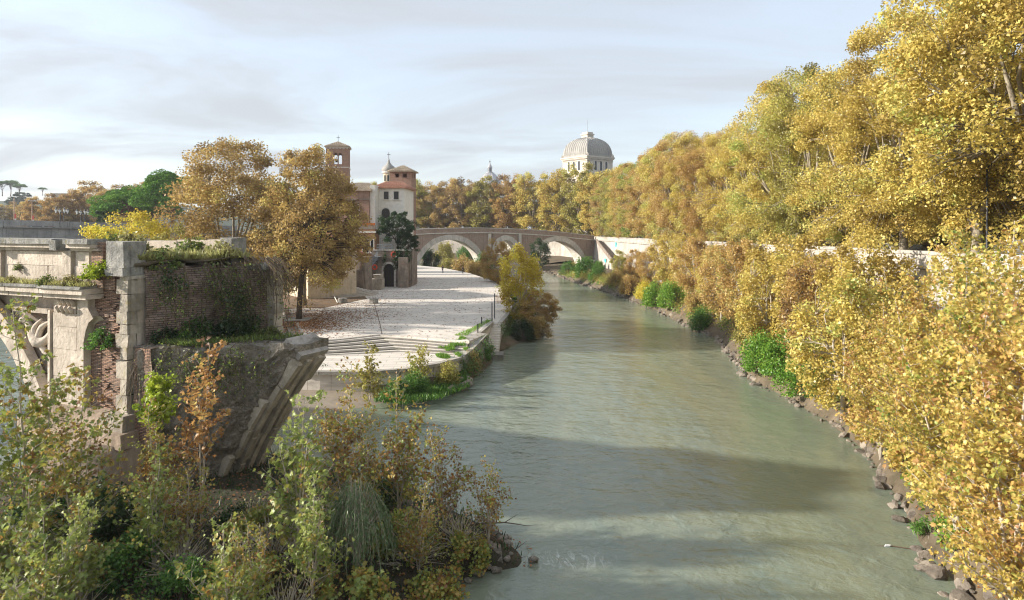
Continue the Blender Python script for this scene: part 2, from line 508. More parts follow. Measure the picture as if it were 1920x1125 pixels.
def sub(a, b, n):
    a, b = Vector(a), Vector(b)
    return [a.lerp(b, i / (n - 1)) for i in range(n)]
# ------------------------------------------------------------------ leaves
_MAPLE = np.array([(0, 0), (0.30, 0.02), (0.22, 0.20), (0.52, 0.30), (0.30, 0.44), (0.40, 0.74), (0.17, 0.66), (0, 1.0),
                   (-0.17, 0.66), (-0.40, 0.74), (-0.30, 0.44), (-0.52, 0.30), (-0.22, 0.20), (-0.30, 0.02)])
_QUAD = np.array([(0, 0), (0.36, 0.45), (0, 1.0), (-0.36, 0.45)])
_LONG = np.array([(0, 0), (0.09, 0.4), (0, 1.0), (-0.09, 0.4)])
def leaf_frames(P, rng, up=0.5, droop=0.3):
    """random leaf frames: t along the leaf, s across, n normal"""
    n = len(P)
    nrm = rng.normal(size=(n, 3))
    nrm /= np.linalg.norm(nrm, axis=1)[:, None] + 1e-9
    nrm[:, 2] += up
    nrm /= np.linalg.norm(nrm, axis=1)[:, None] + 1e-9
    t = rng.normal(size=(n, 3))
    t[:, 2] -= droop
    t -= nrm * np.sum(t * nrm, axis=1)[:, None]
    t /= np.linalg.norm(t, axis=1)[:, None] + 1e-9
    s = np.cross(nrm, t)
    return t, s, nrm
def leaf_mesh(name, mat, P, size, tint, rng, shape='quad', up=0.5, droop=0.3, frames=None):
    P = np.asarray(P, float)
    n = len(P)
    out = {'quad': _QUAD, 'maple': _MAPLE, 'long': _LONG}[shape]
    t, s, nr = frames if frames is not None else leaf_frames(P, rng, up, droop)
    k = len(out)
    size = np.broadcast_to(np.asarray(size, float), (n,))
    fold = (np.abs(out[:, 0]) * 0.45)[None, :, None] - (out[:, 1] ** 2 * 0.22)[None, :, None]
    V = P[:, None, :] + size[:, None, None] * (out[None, :, 0, None] * s[:, None, :] + out[None, :, 1, None] * t[:, None, :] + fold * nr[:, None, :])
    if shape == 'maple':
        c = P[:, None, :] + size[:, None, None] * (0.42 * t[:, None, :])
        V = np.concatenate([V, c], axis=1)
        kv = k + 1
        fan = np.array([[i, (i + 1) % k, k] for i in range(k)])
        F = (np.arange(n)[:, None, None] * kv + fan[None]).reshape(-1, 3)
    else:
        kv = k
        F = (np.arange(n)[:, None] * kv + np.arange(k)[None])
    me = bpy.data.meshes.new(name)
    V = V.reshape(-1, 3)
    me.vertices.add(len(V))
    me.vertices.foreach_set('co', V.astype(np.float32).ravel())
    fl = F.shape[1]
    me.loops.add(F.size)
    me.loops.foreach_set('vertex_index', F.astype(np.int32).ravel())
    me.polygons.add(len(F))
    me.polygons.foreach_set('loop_start', (np.arange(len(F)) * fl).astype(np.int32))
    try:
        me.polygons.foreach_set('loop_total', np.full(len(F), fl, np.int32))
    except Exception:
        pass
    at_ = me.attributes.new('tint', 'FLOAT', 'POINT')
    at_.data.foreach_set('value', np.repeat(np.clip(tint, 0, 1), kv).astype(np.float32))
    me.materials.append(MT[mat])
    me.update(calc_edges=True)
    return me

def unit_dirs(n, rng):
    d = rng.normal(size=(n, 3))
    return d / (np.linalg.norm(d, axis=1)[:, None] + 1e-9)

# ------------------------------------------------------------------ trees with a trunk, limbs and a clumped crown
def make_tree(name, seed, H, crown0, rx, trunk_r, n_sub=110, n_leaf=22000, leaf=0.24, mat='l_gold', bark='bark_plane', wood_out=None,
              ry=None, lean=(0, 0), sub_r=0.105, flat=0.75, low_cut=-0.8, top_pow=0.9, lump=0.3, forks=8, bare=0.0, shape='quad', tmean=0.5):
    """returns (wood mesh, crown mesh), both with their foot at the origin"""
    rng = np.random.default_rng(seed)
    rr = random.Random(seed)
    ry = ry or rx
    zc, rz = (H + crown0) / 2, (H - crown0) / 2
    # cluster centres spread through the crown's volume, most of them near its skin
    d = unit_dirs(n_sub * 3, rng)
    d = d[d[:, 2] > low_cut][:n_sub]
    n_sub = len(d)
    lob = np.array([mn.noise(Vector(x) * 1.7 + Vector((seed * 3.1, 0, 0))) for x in d])
    rad = np.minimum((0.45 + 0.55 * rng.random(n_sub) ** 0.55) * (1 + lump * lob), np.where(d[:, 2] > 0.6, 0.98, 1.12))
    hz = np.sign(d[:, 2]) * np.abs(d[:, 2]) ** top_pow
    C = np.stack([d[:, 0] * rx * rad + lean[0], d[:, 1] * ry * rad + lean[1], zc + hz * rz * rad], axis=1)
    C[:, 2] = np.minimum(C[:, 2], H)
    W = MB()
    # trunk
    fork_z = crown0 + 0.12 * (H - crown0)
    tp, tr = [], []
    wob = [rr.uniform(-1, 1) for _ in range(4)]
    top = crown0 + 0.62 * (H - crown0)
    for i in range(9):
        f = i / 8
        z = top * f
        tp.append(Vector((lean[0] * f ** 1.5 + wob[0] * 0.25 * sin(f * 4 + wob[1]) * f, lean[1] * f ** 1.5 + wob[2] * 0.25 * sin(f * 4 + wob[3]) * f, z)))
        tr.append(trunk_r * (1.25 if i == 0 else 1.0) * (1 - 0.80 * max(0, (z - fork_z * 0.8) / (top - fork_z * 0.8)) if z > fork_z * 0.8 else 1 - 0.12 * f))
    W.tube(tp, tr, 8)
    nodes, nrad = [], []
    for p, r in zip(tp[4:], tr[4:]):
        nodes.append(p); nrad.append(r)
    # limbs towards spread-out cluster centres
    order = list(range(n_sub))
    rr.shuffle(order)
    for k in range(min(forks, n_sub)):
        w = 2 * pi * k / forks + rr.uniform(-0.3, 0.3)
        el = rr.uniform(0.15, 1.15)
        tgt = Vector((cos(w) * cos(el) * rx * 0.72 + lean[0], sin(w) * cos(el) * ry * 0.72 + lean[1], zc + (sin(el) - 0.35) * rz * 0.95))
        zi = rr.uniform(0.75, 1.25) * fork_z
        b = min(range(len(tp)), key=lambda i: abs(tp[i].z - zi))
        a = tp[b]
        pts, rad_ = [], []
        r0 = min(tr[b] * 0.75, trunk_r * 0.55)
        mid = a.lerp(tgt, 0.45) + Vector((rr.uniform(-.6, .6), rr.uniform(-.6, .6), (tgt - a).length * 0.10))
        for i in range(7):
            f = i / 6
            p = a.lerp(mid, f).lerp(mid.lerp(tgt, f), f)
            p += Vector((rr.uniform(-1, 1), rr.uniform(-1, 1), rr.uniform(-1, 1))) * 0.16 * (0 < i < 6)
            pts.append(p)
            rad_.append(r0 * (1 - f) ** 0.8 + 0.035)
        W.tube(pts, rad_, 6)
        nodes += pts[2:]
        nrad += rad_[2:]
    NA = np.array([tuple(p) for p in nodes])
    # twigs to every cluster
    for i in range(n_sub):
        c = C[i]
        dd = np.linalg.norm(NA - c, axis=1) + np.maximum(0, NA[:, 2] - c[2]) * 0.7
        j = int(np.argmin(dd))
        a, b = Vector(NA[j]), Vector(c)
        m = a.lerp(b, 0.5) + Vector((rr.uniform(-1, 1), rr.uniform(-1, 1), rr.uniform(0, 1))) * (b - a).length * 0.12
        r0 = min(nrad[j] * 0.7, 0.09 * trunk_r / 0.4 + 0.02)
        W.tube([a, m, b], [r0, r0 * 0.6, 0.012], 4, cap=False)
        for q in range(3):
            e = b + Vector((rr.uniform(-1, 1), rr.uniform(-1, 1), rr.uniform(-0.6, 1))) * rx * sub_r * 1.5
            W.tube([m.lerp(b, 0.6), e], [r0 * 0.4, 0.008], 3, cap=False)
    wood = W.mesh(name + '_wood', bark, True, fix=False)
    # leaves
    cnt = rng.multinomial(n_leaf, (lambda p: p / p.sum())(0.4 + rng.random(n_sub)))
    idx = np.repeat(np.arange(n_sub), cnt)
    sg = rx * sub_r * (0.7 + 0.6 * rng.random(n_sub))
    off = unit_dirs(len(idx), rng) * (rng.random(len(idx)) ** 0.45)[:, None] * 1.75
    off *= sg[idx][:, None] * np.array([1, 1, flat])
    off[:, 2] -= 0.15 * (off[:, 0] ** 2 + off[:, 1] ** 2) / (rx * sub_r)
    P = C[idx] + off
    ct = rng.normal(0, 0.17, n_sub)
    tint = tmean + ct[idx] + rng.normal(0, 0.10, len(idx))
    crown = leaf_mesh(name + '_crown', mat, P, leaf * (0.7 + 0.6 * rng.random(len(P))), tint, rng, shape)
    return wood, crown

def plant_tree(kind, meshes, loc, label, cat='tree', rz=0.0, sc=1.0, group=None, mat=None, lean=(0, 0)):
    wood, crown = meshes
    t = thing(kind, label, cat, loc, rz, group)
    t.scale = (sc, sc, sc) if not hasattr(sc, '__len__') else sc
    t.rotation_euler = (lean[0], lean[1], rz)
    part('trunk', wood, None, t)
    c = part('crown', crown, None, t)
    if mat:
        c.material_slots[0].link = 'OBJECT'
        c.material_slots[0].material = MT[mat]
    return t

# ------------------------------------------------------------------ many-stemmed saplings whose leaves sit along their twigs
def make_sapling(name, seed, H, spread, stems=3, n_leaf=2500, leaf=0.2, mat='l_mixed', bark='twig', shape='maple', base_r=0.045, first=0.15,
                 twigs=26, lean=(0, 0), up=0.9, tmean=0.5, jitter=0.10, trunk_wob=0.25, tw_len=0.34, tip_tint=0.0):
    """returns (wood mesh, leaf arrays (P, size, tint, frames))"""
    rng = np.random.default_rng(seed)
    rr = random.Random(seed)
    W = MB()
    lines = []
    for s in range(stems):
        w = 2 * pi * s / max(1, stems) + rr.uniform(-0.6, 0.6)
        h = H * (1.0 if s == 0 else rr.uniform(0.6, 0.98))
        sp = spread * rr.uniform(0.35, 0.85) * (0.45 if s == 0 else 1)
        pts = []
        for i in range(9):
            f = i / 8
            pts.append(Vector((cos(w) * sp * f ** 1.3 + lean[0] * f + rr.uniform(-1, 1) * trunk_wob * 0.3 * f, sin(w) * sp * f ** 1.3 + lean[1] * f + rr.uniform(-1, 1) * trunk_wob * 0.3 * f, h * f)))
        rad = [base_r * (h / H) * (1 - 0.9 * i / 8) + 0.006 for i in range(9)]
        W.tube(pts, rad, 6)
        lines.append((pts, 0.55, 0.55))
        for k in range(twigs):
            f = first + (1 - first) * (k + rr.random()) / twigs
            i = min(7, int(f * 8))
            a = pts[i].lerp(pts[i + 1], f * 8 - i)
            L = H * tw_len * (1.05 - 0.75 * f) * rr.uniform(0.55, 1.2)
            ww = rr.uniform(0, 2 * pi)
            el = rr.uniform(0.25, 0.95)
            dv = Vector((cos(ww) * cos(el), sin(ww) * cos(el), sin(el)))
            q = [a]
            for j in range(1, 5):
                q.append(a + dv * L * j / 4 + Vector((rr.uniform(-1, 1), rr.uniform(-1, 1), rr.uniform(-0.5, 1))) * L * 0.06 + Vector((0, 0, 0.10 * L * (j / 4) ** 2)))
            r0 = max(0.011, rad[i] * 0.5)
            W.tube(q, [r0, r0 * 0.8, r0 * 0.6, r0 * 0.4, 0.004], 4, cap=False)
            lines.append((q, 0.12, 1.0))
            for g in range(2):
                j = rr.randint(1, 3)
                d2 = (dv + Vector((rr.uniform(-1, 1), rr.uniform(-1, 1), rr.uniform(-0.4, 0.8)))).normalized()
                q2 = [q[j], q[j] + d2 * L * 0.22, q[j] + d2 * L * 0.42 + Vector((0, 0, 0.04 * L))]
                W.tube(q2, [r0 * 0.5, r0 * 0.35, 0.004], 3, cap=False)
                lines.append((q2, 0.1, 0.7))
    wood = W.mesh(name + '_wood', bark, True, fix=False)
    wts = np.array([wt * sum((p[i + 1] - p[i]).length for i in range(len(p) - 1)) for p, f0, wt in lines])
    cnt = rng.multinomial(n_leaf, wts / wts.sum())
    P, T = [], []
    for (p, f0, wt), n in zip(lines, cnt):
        base = rng.normal(0, 0.16)
        for _ in range(n):
            f = f0 + (1 - f0) * rr.random() ** 0.8
            g = f * (len(p) - 1)
            i = min(len(p) - 2, int(g))
            P.append(tuple(p[i].lerp(p[i + 1], g - i)))
            T.append(base)
    P = np.array(P) + rng.normal(0, jitter, (len(P), 3))
    T = np.array(T) + tmean + rng.normal(0, 0.11, len(P)) + tip_tint * np.clip(P[:, 2] / H, 0, 1) ** 2
    size = leaf * (0.55 + 0.75 * rng.random(len(P)))
    fr = leaf_frames(P, rng, up, 0.5)
    return wood, (P, size, T, fr, mat, shape)

_LEAF_ONE = {}
def one_leaf(mat, tq):
    """a single leaf's mesh, shared by the leaves of one colour"""
    k = (mat, tq)
    if k not in _LEAF_ONE:
        fr = (np.array([[0., 1, 0]]), np.array([[1., 0, 0]]), np.array([[0., 0, 1]]))
        _LEAF_ONE[k] = leaf_mesh('leaf', mat, np.zeros((1, 3)), 1.0, np.array([tq / 6.0]), None, 'maple', frames=fr)
    return _LEAF_ONE[k]

def plant_sapling(kind, data, loc, label, cat='sapling', rz=0.0, sc=1.0, group=None, singles=0, mat=None):
    """singles: how many of the leaves nearest to the eye become leaf objects of their own"""
    wood, (P, size, T, fr, m0, shape) = data
    mat = mat or m0
    t = thing(kind, label, cat, loc, rz, group)
    t.scale = (sc, sc, sc)
    part('stem', wood, None, t)
    rng = np.random.default_rng(len(P) + int(loc[0] * 10))
    keep = np.ones(len(P), bool)
    if singles:
        R = np.array(Matrix.Rotation(rz, 3, 'Z'))
        Wp = P @ R.T * sc + np.array(loc)
        d = np.linalg.norm(Wp - np.array([0, 0, CAMH]), axis=1) / size
        pick = np.argsort(d)[:singles]
        keep[pick] = False
        for i in pick:
            q = int(round(min(1, max(0, T[i])) * 6))
            o = link('leaf', one_leaf(mat, q), t)
            Mx = Matrix(((fr[1][i][0], fr[0][i][0], fr[2][i][0]), (fr[1][i][1], fr[0][i][1], fr[2][i][1]), (fr[1][i][2], fr[0][i][2], fr[2][i][2]))) * float(size[i])
            M4 = Mx.to_4x4()
            M4.translation = Vector(P[i])
            o.matrix_local = M4
    key = (id(wood), mat, singles, round(loc[0], 2) if singles else 0)
    if key not in _LEAF_ONE:
        _LEAF_ONE[key] = leaf_mesh(kind + '_leaves', mat, P[keep], size[keep], T[keep], rng, shape, frames=tuple(f[keep] for f in fr))
    stuff('leaves', _LEAF_ONE[key], None, t)
    return t

# ------------------------------------------------------------------ low shrubs, ground cover, hanging creepers
def make_shrub(name, seed, rx, ry, h, n_leaf=2500, leaf=0.12, mat='l_green', shape='quad', n_sub=26, bark='twig_dark', up=0.7, tmean=0.5):
    rng = np.random.default_rng(seed)
    rr = random.Random(seed)
    W = MB()
    d = unit_dirs(n_sub * 3, rng)
    d = d[d[:, 2] > -0.15][:n_sub]
    rad = 0.5 + 0.5 * rng.random(len(d)) ** 0.5
    C = d * rad[:, None] * np.array([rx, ry, h * 0.86]) + np.array([0, 0, h * 0.1])
    for c in C:
        W.tube([Vector((c[0] * .15, c[1] * .15, -0.1)), Vector((c[0] * .55, c[1] * .55, c[2] * .65)), Vector(c)], [0.03, 0.02, 0.006], 4, cap=False)
        W.tube([Vector((c[0] * .55, c[1] * .55, c[2] * .65)), Vector(c) + Vector((rr.uniform(-1, 1), rr.uniform(-1, 1), rr.uniform(0, 1))) * 0.3 * h], [0.015, 0.005], 3, cap=False)
    idx = rng.integers(0, len(C), n_leaf)
    off = unit_dirs(n_leaf, rng) * (rng.random(n_leaf) ** 0.5)[:, None] * np.array([rx, ry, h]) * 0.34
    P = C[idx] + off
    P[:, 2] = np.maximum(P[:, 2], 0.02)
    tint = tmean + rng.normal(0, 0.12, len(C))[idx] + rng.normal(0, 0.18, n_leaf)
    cr = leaf_mesh(name + '_foliage', mat, P, leaf * (0.6 + 0.8 * rng.random(n_leaf)), tint, rng, shape, up)
    return W.mesh(name + '_stems', bark, True, fix=False), cr
def plant_shrub(kind, meshes, loc, label, cat='shrub', rz=0.0, sc=1.0, group=None, mat=None):
    w, c = meshes
    t = thing(kind, label, cat, loc, rz, group)
    t.scale = (sc, sc, sc) if not hasattr(sc, '__len__') else sc
    part('stem', w, None, t)
    f = part('foliage', c, None, t)
    if mat:
        f.material_slots[0].link = 'OBJECT'
        f.material_slots[0].material = MT[mat]
    return t
def make_creeper(seed, starts, length, n_leaf, leaf, mat, out=(0, 0, 0), wig=0.15, twig_r=0.012, spread=0.12, tmean=0.5, branch=2):
    """strands that hang from a list of start points"""
    rng = np.random.default_rng(seed)
    rr = random.Random(seed)
    W = MB()
    P = []
    o = Vector(out)
    for s in starts:
        for b in range(branch):
            L = length * rr.uniform(0.45, 1.15)
            p = Vector(s)
            pts = [p.copy()]
            side = Vector((rr.uniform(-1, 1), rr.uniform(-1, 1), 0)) * 0.35
            for i in range(7):
                f = (i + 1) / 7
                p = p + Vector((rr.uniform(-1, 1), rr.uniform(-1, 1), 0)) * wig + side * L / 14 + o * (0.25 * (1 - f)) + Vector((0, 0, -L / 7))
                pts.append(p.copy())
            W.tube(pts, [twig_r * (1 - 0.1 * i) for i in range(len(pts))], 3, cap=False)
            for _ in range(max(1, n_leaf // (len(starts) * branch))):
                g = rr.random() ** 0.8 * (len(pts) - 1)
                i = min(len(pts) - 2, int(g))
                P.append(tuple(pts[i].lerp(pts[i + 1], g - i)))
    P = np.array(P) + rng.normal(0, spread, (len(P), 3))
    tint = tmean + rng.normal(0, 0.22, len(P))
    return W.mesh('creeper_stems', 'twig_dark', True, fix=False), leaf_mesh('creeper_leaves', mat, P, leaf * (0.6 + 0.8 * rng.random(len(P))), tint, rng, 'quad', 0.4)
def plant_creeper(kind, meshes, label, cat='creeper', group=None, loc=(0, 0, 0), rz=0.0):
    t = thing(kind, label, cat, loc, rz, group)
    part('stem', meshes[0], None, t)
    stuff('leaves', meshes[1], None, t)
    return t
def scatter_leaves(name, mat, fn, n, leaf, seed, shape='quad', up=2.5, tmean=0.5):
    """leaves lying about: fn(rng) -> n x 3 points"""
    rng = np.random.default_rng(seed)
    P = fn(rng, n)
    return leaf_mesh(name, mat, P, leaf * (0.5 + rng.random(len(P))), tmean + rng.normal(0, 0.22, len(P)), rng, shape, up, 0.0)
def grass_mesh(name, mat, P, h, seed, tmean=0.5):
    """blades standing at the points P"""
    rng = np.random.default_rng(seed)
    n = len(P)
    t = rng.normal(0, 0.45, (n, 3))
    t[:, 2] = 1.0
    t /= np.linalg.norm(t, axis=1)[:, None]
    s = np.cross(t, rng.normal(size=(n, 3)))
    s /= np.linalg.norm(s, axis=1)[:, None]
    nr = np.cross(s, t)
    return leaf_mesh(name, mat, P, h * (0.5 + rng.random(n)), tmean + rng.normal(0, 0.2, n), rng, 'long', frames=(t, s, nr))

def rock_mesh(seed, mat='riprap'):
    bm = bmesh.new()
    bmesh.ops.create_icosphere(bm, subdivisions=2, radius=1)
    r = random.Random(seed)
    sc = Vector((r.uniform(.8, 1.2), r.uniform(.65, 1.0), r.uniform(.5, .8)))
    pl = [(Vector((r.gauss(0, 1), r.gauss(0, 1), r.gauss(0, 1))).normalized(), r.uniform(.42, .8)) for _ in range(13)]
    for v in bm.verts:
        p = v.co.copy()
        for n, d in pl:
            k = p.dot(n) - d
            if k > 0:
                p -= n * k
        p += p.normalized() * .07 * mn.noise(p * 3 + Vector((seed, 0, 0)))
        v.co = Vector((p.x * sc.x, p.y * sc.y, p.z * sc.z))
    me = bpy.data.meshes.new('rock')
    bm.to_mesh(me)
    bm.free()
    me.materials.append(MT[mat])
    return me
RK = [rock_mesh(i) for i in range(7)]
# ------------------------------------------------------------------ water
def water_material():
    k = NT('river_water')
    v = k.coord((0.75, 1.0, 1.0), rot=(0, 0, radians(12)))
    big = k.noise(k.coord((1, 0.5, 1)), 0.055, 4, 0.55, 0.6)
    w0 = k.noise(v, 0.38, 3, 0.5, 0.35)
    w1 = k.noise(v, 1.3, 4, 0.55, 0.5)
    w2 = k.noise(k.coord((0.7, 1.0, 1.0), rot=(0, 0, radians(-15))), 5.5, 4, 0.6, 0.4)
    amp = k.rng(big, 0.35, 0.65, 0.45, 1.3)
    h = k.math('ADD', k.math('MULTIPLY', w0, 1.5), k.math('ADD', k.math('MULTIPLY', w1, 0.75), k.math('MULTIPLY', w2, 0.18)))
    h = k.math('MULTIPLY', h, amp)
    col = k.mix(k.rng(big, 0.3, 0.7), (0.170, 0.194, 0.136), (0.204, 0.226, 0.166))
    silt = k.noise(k.coord((0.55, 0.05, 1)), 1.0, 4, 0.55, 0.6)
    col = k.mix(k.rng(silt, 0.45, 0.65, 0.0, 0.55), col, (0.140, 0.180, 0.150))
    # foam: real white water at the rock tip and in the rapids beyond the island
    pos = k.n('ShaderNodeNewGeometry').outputs['Position']
    foam = None
    for (cx, cy, rx, ry, s) in ((2.2, 28.7, 2.6, 1.1, 0.9), (7.0, 172.0, 3.2, 26.0, 0.8), (12.0, 140.0, 5.5, 26.0, 0.62), (9.0, 180.0, 4.0, 16.0, 1.0)):
        mp = k.n('ShaderNodeMapping')
        k.put(mp.inputs['Vector'], pos)
        mp.inputs['Location'].default_value = (-cx / rx, -cy / ry, 0)
        mp.inputs['Scale'].default_value = (1 / rx, 1 / ry, 0)
        ln = k.n('ShaderNodeVectorMath', operation='LENGTH')
        k.put(ln.inputs[0], mp.outputs[0])
        m = k.rng(ln.outputs['Value'], 0.15, 1.0, s, 0.0)
        foam = m if foam is None else k.math('MAXIMUM', foam, m)
    fn = k.noise(k.coord((1.6, 0.55, 1)), 1.9, 6, 0.7, 1.6)
    fmask = k.math('MULTIPLY', foam, k.rng(fn, 0.48, 0.75))
    sp = k.noise(k.coord((1.0, 0.35, 1)), 2.6, 5, 0.7, 1.0)
    fmask = k.math('MAXIMUM', fmask, k.rng(sp, 0.76, 0.82, 0.0, 0.35))
    col = k.mix(fmask, col, (0.72, 0.74, 0.70))
    p = k.pbr(col, 0.09, k.bump(h, 0.55, 0.26), 0.8)
    k.put(p.inputs['Roughness'], k.rng(fmask, 0, 1, 0.085, 0.7))
    p.inputs['IOR'].default_value = 1.333
    return k.m
MT['water'] = water_material()
structure('river', MB().poly([(-160, -120, 0), (36, -120, 0), (36, 420, 0), (-160, 420, 0)], [(0, 1, 2, 3)]), 'water')
structure('river_bed', MB().poly([(-1600, -600, -1.6), (1600, -600, -1.6), (1600, 1600, -1.6), (-1600, 1600, -1.6)], [(0, 1, 2, 3)]), 'mud')

# ------------------------------------------------------------------ right embankment
def para_z(Y):
    return 12.3 - (Y - 43) * 0.0088
WALL = [(30.0, -60), (30.0, 20), (30.0, 60), (30.0, 110), (30.0, 160), (30.0, 205), (29.0, 243), (20.0, 272), (0.0, 290), (-30.0, 302), (-70.0, 310), (-150.0, 306)]
def wall_pts(step, y0=None, y1=None):
    out = []
    for (a, b) in zip(WALL[:-1], WALL[1:]):
        L = sqrt((b[0] - a[0]) ** 2 + (b[1] - a[1]) ** 2)
        n = max(1, int(L / step))
        for i in range(n):
            out.append((a[0] + (b[0] - a[0]) * i / n, a[1] + (b[1] - a[1]) * i / n))
    out.append(WALL[-1])
    return out
WP = wall_pts(4.0)
def wall_norm(i, pts):
    a, b = pts[max(0, i - 1)], pts[min(len(pts) - 1, i + 1)]
    d = Vector((b[0] - a[0], b[1] - a[1], 0)).normalized()
    return Vector((-d.y, d.x, 0))                     # towards the river
def pz_at(x, y):
    return para_z(min(y, 245)) if y < 245 else para_z(245)
def wall_sweep(prof):
    """prof: list of (offset towards the river, z relative to the parapet top or absolute when given as a string)"""
    m = MB()
    n = len(prof)
    for i, p in enumerate(WP):
        nr = wall_norm(i, WP)
        for (o, z) in prof:
            zz = float(z) if isinstance(z, str) else pz_at(*p) + z
            m.v.append((p[0] + nr.x * o, p[1] + nr.y * o, zz))
    for i in range(len(WP) - 1):
        for j in range(n - 1):
            m.f.append((i * n + j, i * n + j + 1, (i + 1) * n + j + 1, (i + 1) * n + j))
    return m
emb = thing('embankment_wall', 'tall pale travertine river wall with parapet running below the golden plane trees', 'wall')
part('wall_face', wall_sweep([(-0.45, -1.3), (0.0, -1.3), (0.9, '2.0'), (1.0, '-1.0')]), 'bank_wall', emb)
part('string_course', wall_sweep([(0.0, -1.3), (0.32, -1.28), (0.32, -1.05), (0.10, -1.0)]), 'coping', emb)
part('parapet', wall_sweep([(-0.38, -1.2), (-0.38, -0.26), (0.06, -0.26), (0.06, -1.0)]), 'bank_wall', emb)
_r = random.Random(5)
CP = wall_pts(2.4)
for i in range(len(CP) - 1):
    a, b = Vector((*CP[i], 0)), Vector((*CP[i + 1], 0))
    if a.y < 22 or a.y > 250:
        continue
    c = (a + b) / 2
    d = (b - a)
    L = d.length
    d.normalize()
    nr = Vector((-d.y, d.x, 0))
    o = part('coping_stone', MB().obox((0, 0, 0), (L / 2 - 0.012, 0, 0), (0, 0.30 + _r.uniform(-.01, .01), 0), (0, 0, 0.125)), 'coping', emb)
    o.location = (c.x + nr.x * -0.16, c.y + nr.y * -0.16, pz_at(c.x, c.y) - 0.125 + _r.uniform(-0.012, 0.012))
    o.rotation_euler = (0, 0, math.atan2(d.y, d.x))
# courses of squared blocks on the stretch of wall that is close enough to tell them apart
_bm = [MB().box((-w / 2, -0.06, -0.33), (w / 2, 0.09, 0.33)).mesh('block', 'bank_wall') for w in (1.15, 1.38, 1.5)]
nb = 0
for r in range(12):
    z = 10.55 - 0.70 * r
    y = 34.0 + (r % 2) * 0.7
    while y < 66 and nb < 300:
        q = _r.randint(0, 2)
        w = (1.15, 1.38, 1.5)[q]
        if z + 0.35 < para_z(y + w / 2) - 1.32:
            f = (para_z(y) - 1.3 - z) / (para_z(y) - 3.3)
            o = link('block', _bm[q], emb, (30.0 - 0.9 * f - 0.005 - _r.uniform(0, 0.03), y + w / 2, z), (0.0, 0, pi / 2 + _r.uniform(-.006, .006)))
            nb += 1
        y += w + 0.03
# the long stair that runs down the wall near the bridge
st = thing('river_stair', 'narrow brownish stone stair running diagonally down the pale river wall beside the bridge', 'stair')
sm = MB()
for i in range(26):
    f = i / 25
    y0 = 222 - 50 * f
    x0 = 28.9 - 0.8 * f
    zt = 9.4 - 6.0 * f
    sm.box((x0 - 1.3, y0 - 2.0, zt - 0.9), (x0 + 0.2, y0, zt))
part('flight', sm, 'old_wall', st)
part('side_wall', MB().poly([(27.4, 222, 10.0), (26.5, 170, 3.9), (26.5, 170, 3.0), (27.4, 222, 9.0), (27.7, 222, 10.0), (26.8, 170, 3.9), (26.8, 170, 3.0), (27.7, 222, 9.0)],
     [(0, 1, 2, 3), (7, 6, 5, 4), (0, 4, 5, 1), (3, 2, 6, 7), (0, 3, 7, 4), (1, 5, 6, 2)]), 'old_wall', st)

# ground of the city behind the walls, road and pavements along the right bank
g = [(30.42, -200)] + [(p[0] - wall_norm(i, WP).x * 0.42, p[1] - wall_norm(i, WP).y * 0.42) for i, p in enumerate(WP)] + [(-1600, 306), (-1600, 1600), (1600, 1600), (1600, -200)]
structure('city_ground', MB().poly([(x, y, 9.1) for x, y in g], [tuple(range(len(g)))]), 'city_ground')
gl = [(-80.5, 200), (-86.5, 155), (-97.5, 130), (-125.5, 100), (-175, 40), (-175, -200), (-1600, -200), (-1600, 305), (-81, 305)]
structure('left_bank_ground', MB().poly([(x, y, 13.7) for x, y in gl], [tuple(range(len(gl)))]), 'pavement')
def ystrip(x0, x1, dz, y0=-60, y1=243, n=12):
    m = MB()
    for i in range(n + 1):
        y = y0 + (y1 - y0) * i / n
        m.v += [(x0, y, para_z(y) - 1.05 + dz), (x1, y, para_z(y) - 1.05 + dz)]
    m.f += [(2 * i, 2 * i + 1, 2 * i + 3, 2 * i + 2) for i in range(n)]
    return m
structure('pavement', ystrip(30.45, 36.2, 0.0), 'pavement')
structure('road', ystrip(36.35, 44.8, -0.13), 'asphalt')
structure('far_pavement', ystrip(45.0, 51.0, 0.0), 'pavement')
kb = MB()
for x in (36.2, 44.8):
    for i in range(12):
        ya, yb = -60 + 303 * i / 12, -60 + 303 * (i + 1) / 12
        za, zb = para_z(ya) - 1.05, para_z(yb) - 1.05
        kb.poly([(x, ya, za - .3), (x + .15, ya, za - .3), (x + .15, ya, za + .004), (x, ya, za + .004), (x, yb, zb - .3), (x + .15, yb, zb - .3), (x + .15, yb, zb + .004), (x, yb, zb + .004)],
                [(0, 1, 5, 4), (1, 2, 6, 5), (2, 3, 7, 6), (3, 0, 4, 7)])
structure('kerb', kb, 'coping')

